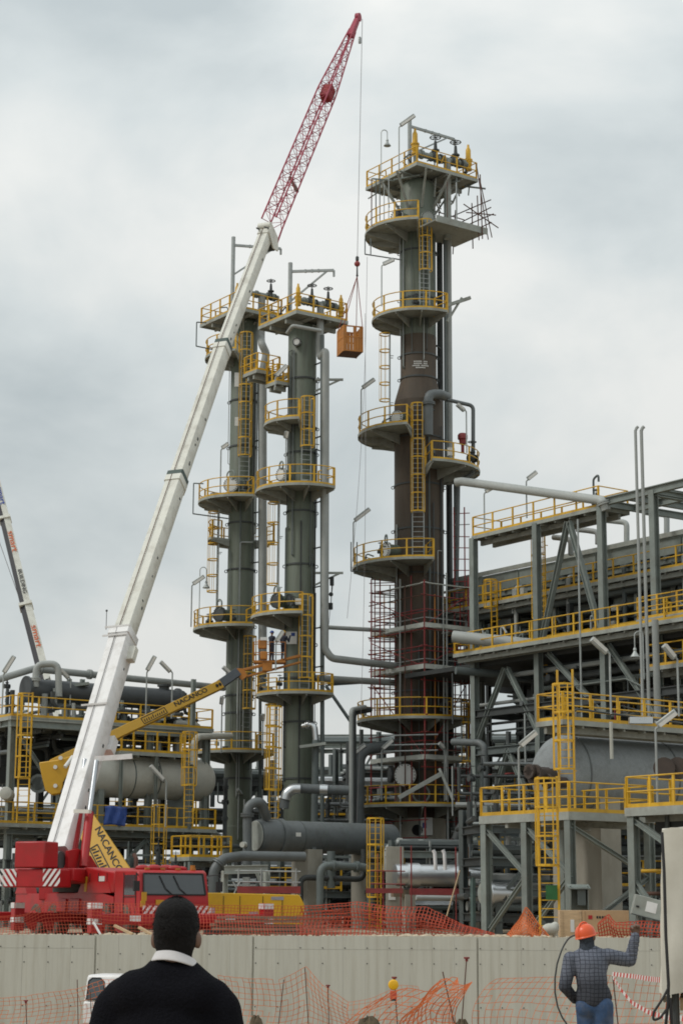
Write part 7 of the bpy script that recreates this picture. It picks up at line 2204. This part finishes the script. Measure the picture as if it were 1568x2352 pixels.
# ------------------------------------------------------------------ white pickup behind the man
def pickup():
    g = P(236, 2300, 58.0); g.z = ground_z(58) - 0.0
    fr = Fr(V((P(211, 2300, 58.0).x, g.y, g.z)), V((0.985, -0.17, 0)))
    t = thing('pickup', 'white pickup half hidden behind the man in the dark sweater', 'pickup', fr.o)
    h = ZR(2242, 57.2) - g.z
    b = MB()
    fr.poly(b, [(0.0, 0.4), (4.1, 0.4), (4.12, 0.8), (3.95, 0.92), (2.9, 1.02), (0.0, 1.06)], -0.85, 0.85)
    body = b.build('body', M_WHITE, t, bevel=0.06)
    c = MB()
    z0, z1 = 1.04, h
    bl = [fr.p(0.0, -0.84, z0), fr.p(3.0, -0.84, z0), fr.p(3.0, 0.84, z0), fr.p(0.0, 0.84, z0), fr.p(0.05, -0.68, z1), fr.p(2.3, -0.68, z1), fr.p(2.3, 0.68, z1), fr.p(0.05, 0.68, z1)]
    c.hexa(bl); cab = c.build('cab', M_WHITE, t, bevel=0.07)
    def side(x, z, o=-0.01): 
        y = -0.84 + (z - z0) / (z1 - z0) * 0.16
        return fr.p(x, y + o, z)
    for (x0, x1, nm) in ((0.1, 0.62, 'side_window'), (0.86, 2.2, 'side_window')):
        w_ = MB(); q = [side(x0, z0 + 0.06), side(x1, z0 + 0.06), side(x1 - 0.04, z1 - 0.2), side(x1 - 0.16, z1 - 0.09), side(x0 + 0.12, z1 - 0.09), side(x0 + 0.02, z1 - 0.17)]
        w_.prism(q, fr.y * 0.03); w_.build(nm, M_GLASS, cab)
        f_ = MB()
        for a, e in zip(q, q[1:] + q[:1]): f_.bar(a, e, 0.035)
        f_.build('window_seal', M_BLACK, cab)
    for x in (0.8, 3.3):
        for y in (-0.78, 0.78): wheel(t, fr, x, y, 0.36, 0.24)
    MB().tube([side(2.45, z0 + 0.1), side(2.5, z0 + 0.15, -0.2)], 0.03, 6).build('mirror', M_BLACK, cab)
    for y in (-0.7, 0.7): MB().box(fr.p(4.1, y, 0.86), (0.08, 0.26, 0.2), (fr.x, fr.y, UP)).build('headlight', M_SIGN, body)
pickup()

# ------------------------------------------------------------------ canvas cover and hanging hoses at the right edge
def canvas():
    d = 16.0
    a = P(1520, 1907, d); zb = P(1530, 2290, d).z
    gz = ground_z(d)
    t = thing('canvas_cover', 'off-white canvas cover hanging over a frame at the right edge', 'canvas', (a.x + 0.7, d, gz))
    W_, D_ = 1.5, 1.3
    # frame
    cy_, cx_ = V((0.18, 0.984, 0)), V((0.984, -0.18, 0))
    def wp(x, y, z): q = V((a.x, d, 0)) + cx_ * x + cy_ * y; return V((q.x, q.y, z))
    for (x, y) in ((0.06, 0.06), (W_ - 0.06, 0.06), (0.06, D_ - 0.06), (W_ - 0.06, D_ - 0.06)):
        MB().cyl(wp(x, y, gz), wp(x, y, a.z - 0.05), 0.025, 8).build('frame_pole', M_DARK, t)
    MB().box(wp(W_ / 2, D_ / 2, zb - 0.06), (W_ - 0.2, D_ - 0.2, 0.1), (cx_, cy_, UP)).build('pallet', M_WOOD, t)
    # sheet: perimeter skirt with folds + top
    per = []
    N_ = 40
    for (x0, y0, x1, y1) in ((0, 0, W_, 0), (W_, 0, W_, D_), (W_, D_, 0, D_), (0, D_, 0, 0)):
        for i in range(N_): per.append((x0 + (x1 - x0) * i / N_, y0 + (y1 - y0) * i / N_))
    m = MB(); K = 26
    rnd = random.Random(2)
    for k in range(K + 1):
        f = k / K
        for i, (x, y) in enumerate(per):
            nx, ny = x - W_ / 2, y - D_ / 2; l = sqrt(nx * nx + ny * ny)
            out_ = f * 0.03 + 0.028 * f * sin(i * 0.55 + f * 1.6) + 0.014 * sin(i * 1.3 + f * 5) * f + 0.012 * sin(f * 9 + i * 0.2)
            zt = a.z + 0.16 * (x / W_) * (1 - f) + 0.015 * sin(i * 0.8)
            z = zt + (zb + 0.05 * sin(i * 0.23) - zt) * f
            m.v.append(wp(x + nx / l * out_, y + ny / l * out_, z))
    n = len(per)
    for k in range(K):
        for i in range(n):
            i2 = (i + 1) % n
            m.f.append((k * n + i, k * n + i2, (k + 1) * n + i2, (k + 1) * n + i))
    m.f.append(tuple(range(n)))
    o = m.build('canvas_sheet', mat('canvas', (0.60, 0.575, 0.50), 0.9, var=0.10, scale=2.2, dirt=(0.42, 0.38, 0.30), dirt_amt=0.5, dirt_scale=1.5, bump=0.25), t)
    # hoses
    ho = thing('hose', 'black hose hanging down the edge of the canvas with a loop near its foot', 'hose', P(1527, 2352, 15.8))
    MB().tube([P(1519, 1912, 15.85), P(1524, 2000, 15.8), P(1528, 2150, 15.8), P(1534, 2260, 15.8), P(1533, 2300, 15.8), P(1528, 2352, 15.8), V((P(1527, 2352, 15.8).x, 15.8, gz))], 0.013, 8).build('hose_run', M_BLACK, ho)
    MB().tube(fillet([P(1533, 2270, 15.75), P(1522, 2292, 15.75), P(1500, 2325, 15.75), P(1498, 2345, 15.75), P(1515, 2338, 15.75), P(1530, 2318, 15.75)], 0.06, 4), 0.010, 8).build('hose_loop', M_BLACK, ho)
    MB().tube([P(1538, 2292, 15.8), P(1541, 2352, 15.8), V((P(1541, 2352, 15.8).x, 15.8, gz))], 0.013, 8).build('hose_run', M_BLACK, ho)
canvas()

# ------------------------------------------------------------------ people in the foreground
SKIN = mat('brown_skin', (0.14, 0.075, 0.05), 0.55, var=0.12, scale=12, bump=0.08)
def remesh(o, vs, sm=4, fac=0.5):
    r = o.modifiers.new('remesh', 'REMESH'); r.mode = 'VOXEL'; r.voxel_size = vs; r.use_smooth_shade = True
    s = o.modifiers.new('smooth', 'SMOOTH'); s.iterations = sm; s.factor = fac
    return o

def hand(b, wrist, d, side, palm_n, s=1.0, curl=0.4):
    """palm + five fingers added to a mesh; d = direction of the hand, side = towards the thumb"""
    d = V(d).normalized(); side = V(side); side = (side - d * side.dot(d)).normalized(); n = V(palm_n).normalized()
    for k in range(4):
        o = wrist + d * 0.02 * s + side * (0.03 - k * 0.02) * s
        kn = wrist + d * 0.09 * s + side * (0.032 - k * 0.0215) * s
        b.capsule(o, kn, 0.015 * s, 0.0125 * s, 8, 3)
        ln = (0.036, 0.042, 0.039, 0.03)[k] * s
        p1 = kn + (d * cos(curl) + n * sin(curl)) * ln
        p2 = p1 + (d * cos(curl * 2.2) + n * sin(curl * 2.2)) * ln * 0.75
        p3 = p2 + (d * cos(curl * 3.2) + n * sin(curl * 3.2)) * ln * 0.6
        for a, e, r0, r1 in ((kn, p1, .0105, .0095), (p1, p2, .0095, .0085), (p2, p3, .0085, .007)): b.capsule(a, e, r0 * s, r1 * s, 8, 3)
    t0 = wrist + d * 0.03 * s + side * 0.03 * s; t1 = t0 + (d * 0.6 + side * 0.7 + n * 0.35).normalized() * 0.04 * s; t2 = t1 + (d * 0.85 + side * 0.2 + n * 0.4).normalized() * 0.034 * s
    b.capsule(t0, t1, 0.015 * s, 0.0115 * s, 8, 3); b.capsule(t1, t2, 0.011 * s, 0.009 * s, 8, 3)

def face_parts(b, hc, fx, sx, k=1.0):
    """nose, brow, chin, ears added to the head ellipsoid centred at hc"""
    b.ell(hc + UP * 0.02 * k, 0.076 * k, 0.097 * k, 0.112 * k, (sx, fx, UP), 20, 14)
    b.ell(hc + fx * 0.045 * k - UP * 0.07 * k, 0.05 * k, 0.05 * k, 0.05 * k, (sx, fx, UP), 14, 10)
    b.capsule(hc + fx * 0.09 * k + UP * 0.01 * k, hc + fx * 0.112 * k - UP * 0.03 * k, 0.010 * k, 0.015 * k, 8, 3)
    b.capsule(hc + fx * 0.085 * k + UP * 0.03 * k - sx * 0.04 * k, hc + fx * 0.085 * k + UP * 0.03 * k + sx * 0.04 * k, 0.012 * k, 0.012 * k, 8, 3)
    b.capsule(hc + fx * 0.088 * k - UP * 0.062 * k - sx * 0.02 * k, hc + fx * 0.088 * k - UP * 0.062 * k + sx * 0.02 * k, 0.009 * k, 0.009 * k, 8, 3)
    for s in (-1, 1):
        b.ell(hc + sx * s * 0.086 * k - fx * 0.012 * k - UP * 0.016 * k, 0.014 * k, 0.025 * k, 0.036 * k, ((sx * s - fx * 0.4).normalized(), (fx + sx * s * 0.4).normalized(), UP), 12, 8)

def eyes(t, hc, fx, sx, k=1.0):
    for s in (-1, 1):
        MB().ell(hc + fx * 0.083 * k + sx * s * 0.032 * k + UP * 0.008 * k, 0.012 * k, 0.008 * k, 0.009 * k, (sx, fx, UP), 10, 8).build('eye', M_SIGN, t)

def foreground_man():
    d = 7.6
    top = P(408, 2060, d)
    gz = 0.0
    fx = V((0.12, 0.99, 0)).normalized(); sx = V((fx.y, -fx.x, 0))
    hc = V((top.x, d, top.z - 0.128))
    t = thing('person', 'man seen from behind in a dark sweater and white collar with short black hair', 'person', (hc.x, hc.y, gz))
    def q(r, f, z): return V((hc.x, hc.y, z)) + sx * (r - (0.032 if z < hc.z - 0.245 else 0.006)) + fx * f
    sh = P(300, 2275, d).z        # shoulder line height
    b = MB()
    face_parts(b, hc - UP * 0.02, fx, sx, 1.0)
    b.capsule(q(0.008, -0.012, hc.z - 0.20), q(0.0, -0.010, hc.z - 0.04), 0.072, 0.066, 16)
    b.capsule(q(-0.06, 0.02, hc.z - 0.27), q(0.06, 0.02, hc.z - 0.27), 0.06, 0.06)
    b.capsule(q(0, 0.03, 0.95), q(0, 0.03, hc.z - 0.36), 0.10, 0.09)
    for s in (-1, 1):
        b.capsule(q(0.09 * s, 0, 0.92), q(0.1 * s, 0.02, 0.5), 0.085, 0.06); b.capsule(q(0.1 * s, 0.02, 0.5), q(0.1 * s, 0, 0.08), 0.058, 0.045)
        sho, el, wr = q(0.22 * s, 0, sh - 0.06), q(0.29 * s, -0.02, sh - 0.36), q(0.22 * s, 0.2, sh - 0.5)
        b.capsule(sho, el, 0.055, 0.045); b.capsule(el, wr, 0.043, 0.032)
        hand(b, wr, fx * 0.9 - sx * s * 0.3, UP * 0.6 - sx * s * 0.4, -sx * s)
    bo = remesh(b.build('body', SKIN, t), 0.009, 5)
    eyes(t, hc - UP * 0.02, fx, sx, 1.0)
    # close-cropped hair: cap over the back and top of the skull, down to the nape
    h = MB()
    hk = 1.06
    h.ell(hc + UP * 0.058 - fx * 0.012, 0.083, 0.098, 0.070, (sx, fx, UP), 28, 20)
    h.ell(hc + UP * 0.012 - fx * 0.012, 0.0885, 0.103, 0.105, (sx, fx, UP), 28, 20)
    h.ell(hc - UP * 0.030 - fx * 0.030, 0.085, 0.068, 0.085, (sx, fx, UP), 24, 16)
    h.ell(hc - UP * 0.078 - fx * 0.030, 0.072, 0.052, 0.055, (sx, fx, UP), 24, 16)
    me_o = h.build('hair', mat('black_hair', (0.008, 0.007, 0.007), 0.8, var=0.5, scale=60, bump=0.6, spec=0.2), t)
    remesh(me_o, 0.007, 6)
    # fine stubble strands so the outline is not razor clean
    st = MB(); rnd = random.Random(6)
    for i in range(3500):
        a = rnd.uniform(0, 2 * pi); e = rnd.uniform(-0.5, pi / 2)
        dirn = sx * cos(e) * cos(a) + fx * cos(e) * sin(a) + UP * sin(e)
        if dirn.dot(fx) > 0.55: continue
        p = hc + UP * 0.018 - fx * 0.012 + sx * cos(e) * cos(a) * 0.0875 + fx * cos(e) * sin(a) * 0.102 + UP * sin(e) * 0.110
        tn = dirn.orthogonal().normalized() * 0.0012
        tip = p + dirn * rnd.uniform(0.003, 0.007) + V((rnd.uniform(-1, 1), rnd.uniform(-1, 1), rnd.uniform(-1, 0.3))) * 0.004
        st.v.extend([p - tn, p + tn, tip]); o_ = len(st.v) - 3; st.f.append((o_, o_ + 1, o_ + 2))
    me = st.mesh('hair_stubble', WLOC[me_o.name], smooth=False, recalc=False); me.materials.append(MATS['black_hair'])
    link('hair_stubble', me, WLOC[me_o.name], me_o)
    # white collar: a band round the neck, folded
    c = MB(); n = 40
    ringc = V((hc.x, hc.y, 0)) + sx * 0.0 - fx * 0.012
    prof = [(0.0, 0.071, 0.010), (0.004, 0.075, 0.013), (0.010, 0.083, -0.002), (0.020, 0.094, -0.024), (0.016, 0.09, -0.03), (-0.004, 0.073, -0.02)]
    zc = P(400, 2194, d).z
    for i in range(n):
        a = 2 * pi * i / n
        dx, dy = cos(a), sin(a)
        back = max(0, -dy); frontd = max(0, dy)
        for (o_, r_, z_) in prof:
            c.v.append(ringc + sx * dx * r_ * 1.02 + fx * dy * r_ * 1.0 + UP * (zc + z_ - 0.05 * frontd + 0.010 * back - 0.012 * dx - 0.012 * dx * dx))
    k = len(prof)
    for i in range(n):
        i2 = (i + 1) % n
        for j in range(k):
            j2 = (j + 1) % k
            c.f.append((i * k + j, i2 * k + j, i2 * k + j2, i * k + j2))
    co = c.build('shirt_collar', mat('white_cotton', (0.62, 0.60, 0.60), 0.85, var=0.06, scale=20, bump=0.1), t)
    ss = co.modifiers.new('sub', 'SUBSURF'); ss.levels = 1; ss.render_levels = 2
    # sweater
    s = MB()
    zs = P(400, 2218, d).z
    s.capsule(q(-0.03, -0.014, zs - 0.050), q(0.03, -0.014, zs - 0.056), 0.096, 0.096, 18)
    s.capsule(q(-0.08, -0.014, zs - 0.085), q(0.08, -0.014, zs - 0.09), 0.09, 0.09, 18)
    s.capsule(q(-0.17, 0.0, sh - 0.035), q(0.17, 0.0, sh - 0.035), 0.088, 0.088, 16)
    s.capsule(q(-0.11, -0.03, sh - 0.02), q(0.11, -0.03, sh - 0.02), 0.105, 0.105, 16)
    s.capsule(q(-0.06, -0.02, sh + 0.02), q(0.06, -0.02, sh + 0.02), 0.09, 0.09, 16)
    s.ell(q(0, -0.01, sh - 0.25), 0.235, 0.15, 0.30, (sx, fx, UP), 24, 16)
    s.ell(q(0, 0.0, 1.05), 0.205, 0.145, 0.25, (sx, fx, UP), 24, 16)
    for w_ in (-1, 1):
        sho, el, wr = q(0.205 * w_, 0, sh - 0.07), q(0.285 * w_, -0.02, sh - 0.36), q(0.22 * w_, 0.18, sh - 0.49)
        s.capsule(sho, el, 0.086, 0.066, 16); s.capsule(el, wr, 0.062, 0.05, 16)
        s.capsule(q(0.1 * w_, -0.02, sh - 0.01), q(0.2 * w_, 0.0, sh - 0.075), 0.088, 0.082, 16)
    remesh(s.build('sweater', mat('dark_wool', (0.006, 0.006, 0.0085), 0.95, var=0.35, scale=90, bump=0.5, spec=0.1), t), 0.012, 14)
    l = MB()
    for w_ in (-1, 1):
        l.capsule(q(0.09 * w_, 0, 0.93), q(0.1 * w_, 0.02, 0.5), 0.115, 0.085); l.capsule(q(0.1 * w_, 0.02, 0.5), q(0.1 * w_, 0, 0.09), 0.083, 0.07)
    remesh(l.build('trousers', M_BLACK, t), 0.015, 4)
    f = MB()
    for w_ in (-1, 1): f.ell(q(0.1 * w_, 0.05, 0.05), 0.05, 0.14, 0.055, (sx, fx, UP))
    f.build('shoes', M_BLACK, t)
foreground_man()

def worker():
    d = 21.0
    k = 0.8448
    def J(zx, zy, dd=0.0):        # crop coordinates -> frame -> world
        return P((1450 + zx / 3.862) * k, (2400 + zy / 3.862) * k, d + dd)
    gz = ground_z(d)
    hc = J(555, 560); hc.z += 0.0
    t = thing('person', 'worker in orange helmet and checked sweater seen from behind, right arm raised', 'person', (hc.x, d, gz))
    fx = V((0.45, 0.89, 0)).normalized(); sx = V((fx.y, -fx.x, 0))
    nk = J(560, 690); shL = J(385, 800); shR = J(775, 770); elL = J(325, 1090, -0.02); elR = J(1010, 815, 0.1); haL = J(430, 1225, 0.14); haR = J(1065, 560, 0.05); fist = J(1075, 490, 0.05)
    wa = J(635, 1240); hipz = wa.z
    b = MB()
    face_parts(b, hc, fx, sx, 1.0)
    b.capsule(nk - UP * 0.04, hc - UP * 0.03, 0.06, 0.055)
    b.capsule(V((wa.x, d, wa.z)), J(590, 900), 0.12, 0.12)
    b.capsule(shL, elL, 0.05, 0.042); b.capsule(elL, haL, 0.04, 0.032); b.capsule(shR, elR, 0.05, 0.042); b.capsule(elR, haR, 0.04, 0.03)
    hand(b, haR + (fist - haR) * 0.1, (fist - haR), V((-1, 0.1, 0)), V((-0.2, -1, 0)), 1.0, 0.9)
    hand(b, haL, V((0.6, 0.8, 0)), UP, V((0, 0, -1)), 1.0, 0.5)
    hips = [V((wa.x, d, hipz - 0.06)) + sx * s * 0.09 for s in (-1, 1)]
    feet = [V((wa.x, d, gz + 0.08)) + sx * s * 0.12 for s in (-1, 1)]
    for h_, f_ in zip(hips, feet):
        kn = (h_ + f_) / 2 + fx * 0.03
        b.capsule(h_, kn, 0.075, 0.055); b.capsule(kn, f_, 0.053, 0.04)
    remesh(b.build('body', SKIN, t), 0.010, 4)
    eyes(t, hc, fx, sx)
    # knitted hood under the helmet
    h = MB(); h.ell(hc + UP * 0.006, 0.09, 0.105, 0.118, (sx, fx, UP), 22, 16); h.capsule(nk - UP * 0.03, hc - UP * 0.06, 0.092, 0.078, 16); h.capsule(hc - UP * 0.07, hc - UP * 0.06 + fx * 0.04, 0.08, 0.07, 16)
    remesh(h.build('hood', mat('grey_knit', (0.035, 0.045, 0.06), 0.95, var=0.6, scale=45, bump=0.6), t), 0.010, 6)
    # helmet, tipped back
    hb = J(540, 535)
    ax = (UP + V((-0.22, 0, 0)) - fx * 0.05).normalized()
    shl = MB().rev(hb - ax * 0.035, ax, [(0, 0.108), (0.0, 0.12), (0.010, 0.118), (0.016, 0.112), (0.05, 0.111), (0.085, 0.101), (0.115, 0.08), (0.133, 0.05), (0.141, 0.01)], 32).build('helmet', mat('orange_helmet', (0.72, 0.10, 0.025), 0.35, var=0.08, scale=6), t)
    # peak, ridge
    pk = MB(); pd = (fx + sx * 0.4).normalized(); pd = (pd - ax * pd.dot(ax)).normalized(); ps = ax.cross(pd)
    poly = [hb - ax * 0.03 + pd * (0.085 + 0.065 * cos(a)) + ps * 0.095 * sin(a) for a in [radians(x) for x in range(-90, 91, 15)]]
    pk.prism(poly, ax * 0.012); pk.build('peak', MATS['orange_helmet'], shl)
    rg = MB(); rg.tube([hb - ax * 0.02 + (pd * cos(a) * 0.111 + ax * (0.008 + 0.134 * sin(a))) for a in [radians(x) for x in range(5, 176, 10)]], 0.010, 6); rg.build('ridge', MATS['orange_helmet'], shl)
    # sweater with a woven check
    mk = bpy.data.materials.new('checked_wool'); mk.use_nodes = True
    nt = mk.node_tree; bs = nt.nodes['Principled BSDF']; bs.inputs['Roughness'].default_value = 0.95
    tc = nt.nodes.new('ShaderNodeTexCoord'); sp = nt.nodes.new('ShaderNodeSeparateXYZ'); nt.links.new(tc.outputs['Object'], sp.inputs[0])
    def lines(sock, per, wd, ph=0.0):
        a = nt.nodes.new('ShaderNodeMath'); a.operation = 'MULTIPLY_ADD'; a.inputs[1].default_value = 1 / per; a.inputs[2].default_value = ph; nt.links.new(sock, a.inputs[0])
        f = nt.nodes.new('ShaderNodeMath'); f.operation = 'FRACT'; nt.links.new(a.outputs[0], f.inputs[0])
        l = nt.nodes.new('ShaderNodeMath'); l.operation = 'LESS_THAN'; l.inputs[1].default_value = wd; nt.links.new(f.outputs[0], l.inputs[0])
        return l.outputs[0]
    nz = nt.nodes.new('ShaderNodeTexNoise'); nz.inputs['Scale'].default_value = 6
    nt.links.new(tc.outputs['Object'], nz.inputs['Vector'])
    zz = nt.nodes.new('ShaderNodeMath'); zz.operation = 'MULTIPLY_ADD'; zz.inputs[1].default_value = 0.05; nt.links.new(nz.outputs['Fac'], zz.inputs[0]); nt.links.new(sp.outputs['Z'], zz.inputs[2])
    xx = nt.nodes.new('ShaderNodeMath'); xx.operation = 'MULTIPLY_ADD'; xx.inputs[1].default_value = 0.06; nt.links.new(nz.outputs['Fac'], xx.inputs[0]); nt.links.new(sp.outputs['X'], xx.inputs[2])
    v1 = lines(xx.outputs[0], 0.046, 0.17); h1 = lines(zz.outputs[0], 0.042, 0.2)
    mxm = nt.nodes.new('ShaderNodeMath'); mxm.operation = 'MAXIMUM'; nt.links.new(v1, mxm.inputs[0]); nt.links.new(h1, mxm.inputs[1])
    mi = nt.nodes.new('ShaderNodeMix'); mi.data_type = 'RGBA'; nt.links.new(mxm.outputs[0], mi.inputs[0]); mi.inputs[6].default_value = (0.135, 0.15, 0.19, 1); mi.inputs[7].default_value = (0.055, 0.06, 0.08, 1)
    # darker lower half of the knit
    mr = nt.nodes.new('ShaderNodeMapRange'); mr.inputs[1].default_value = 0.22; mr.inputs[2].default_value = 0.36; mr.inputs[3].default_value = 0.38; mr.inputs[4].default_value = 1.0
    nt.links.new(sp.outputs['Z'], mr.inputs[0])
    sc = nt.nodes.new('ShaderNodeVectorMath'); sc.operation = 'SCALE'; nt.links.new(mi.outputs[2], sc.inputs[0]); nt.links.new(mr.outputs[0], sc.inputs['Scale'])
    nt.links.new(sc.outputs[0], bs.inputs['Base Color'])
    n2 = nt.nodes.new('ShaderNodeTexNoise'); n2.inputs['Scale'].default_value = 60; bp = nt.nodes.new('ShaderNodeBump'); bp.inputs['Strength'].default_value = 0.5; bp.inputs['Distance'].default_value = 0.01
    nt.links.new(tc.outputs['Object'], n2.inputs['Vector']); nt.links.new(n2.outputs['Fac'], bp.inputs['Height']); nt.links.new(bp.outputs[0], bs.inputs['Normal'])
    s = MB()
    ch = J(590, 850); be = J(625, 1180)
    s.ell(ch, 0.198, 0.13, 0.20, (V((1, 0, 0)), V((0, 1, 0)), UP), 24, 16)
    s.ell(be, 0.19, 0.14, 0.17, (V((1, 0, 0)), V((0, 1, 0)), UP), 24, 16)
    s.capsule(be - UP * 0.02, ch, 0.16, 0.17, 18)
    s.capsule(J(470, 790), J(700, 770), 0.085, 0.085, 16); s.capsule(nk - UP * 0.05, nk, 0.10, 0.075, 16)
    s.capsule(shL, elL, 0.08, 0.068, 16); s.capsule(elL, haL, 0.064, 0.05, 16)
    s.capsule(J(700, 795), shR, 0.084, 0.08, 16); s.capsule(shR, elR, 0.085, 0.068, 16); s.capsule(elR, haR - (haR - elR) * 0.02, 0.066, 0.05, 16)
    for k_ in range(5):
        s.ell(elR.lerp(haR, 0.1 + k_ * 0.17), 0.075 - k_ * 0.003, 0.075 - k_ * 0.003, 0.022, None, 14, 8)
        s.ell(shR.lerp(elR, 0.45 + k_ * 0.12), 0.022, 0.084 - k_ * 0.001, 0.086 - k_ * 0.002, None, 14, 8)
    s.capsule(J(510, 1225), J(755, 1205), 0.07, 0.07, 16)
    remesh(s.build('sweater', mk, t, origin=V((ch.x, ch.y, be.z - 0.12))), 0.010, 4)
    # jeans
    l = MB(); l.capsule(V((wa.x - 0.08, d, hipz - 0.06)), V((wa.x + 0.08, d, hipz - 0.06)), 0.125, 0.125, 16)
    for h_, f_ in zip(hips, feet):
        kn = (h_ + f_) / 2 + fx * 0.03
        l.capsule(h_, kn, 0.118, 0.085, 16); l.capsule(kn, f_, 0.083, 0.07, 16)
    remesh(l.build('jeans', mat('denim', (0.035, 0.075, 0.16), 0.9, var=0.45, scale=9, dirt=(0.16, 0.16, 0.17), dirt_amt=0.5, dirt_scale=5, bump=0.3), t), 0.014, 5)
    bt = MB()
    for f_ in feet: bt.ell(f_ + fx * 0.05 - UP * 0.02, 0.05, 0.14, 0.06, (sx, fx, UP)); 
    bt.build('boots', M_BLACK, t)
    # cable looping from the worker to the ground
    hs = tag(link('cable', None, J(230, 1480)), 'thin dark cable looping down on the left of the worker', 'cable')
    pts = [J(430, 552, 0.2), J(370, 575, 0.1), J(300, 680), J(245, 850), J(222, 1000), J(222, 1150), J(250, 1300), J(300, 1420), J(360, 1500)]
    e = pts[-1] + V((0.1, 0, 0)); e.z = gz
    MB().tube(fillet(pts + [e], 0.2, 4), 0.010, 6).build('cable_run', M_DARK, hs)
worker()
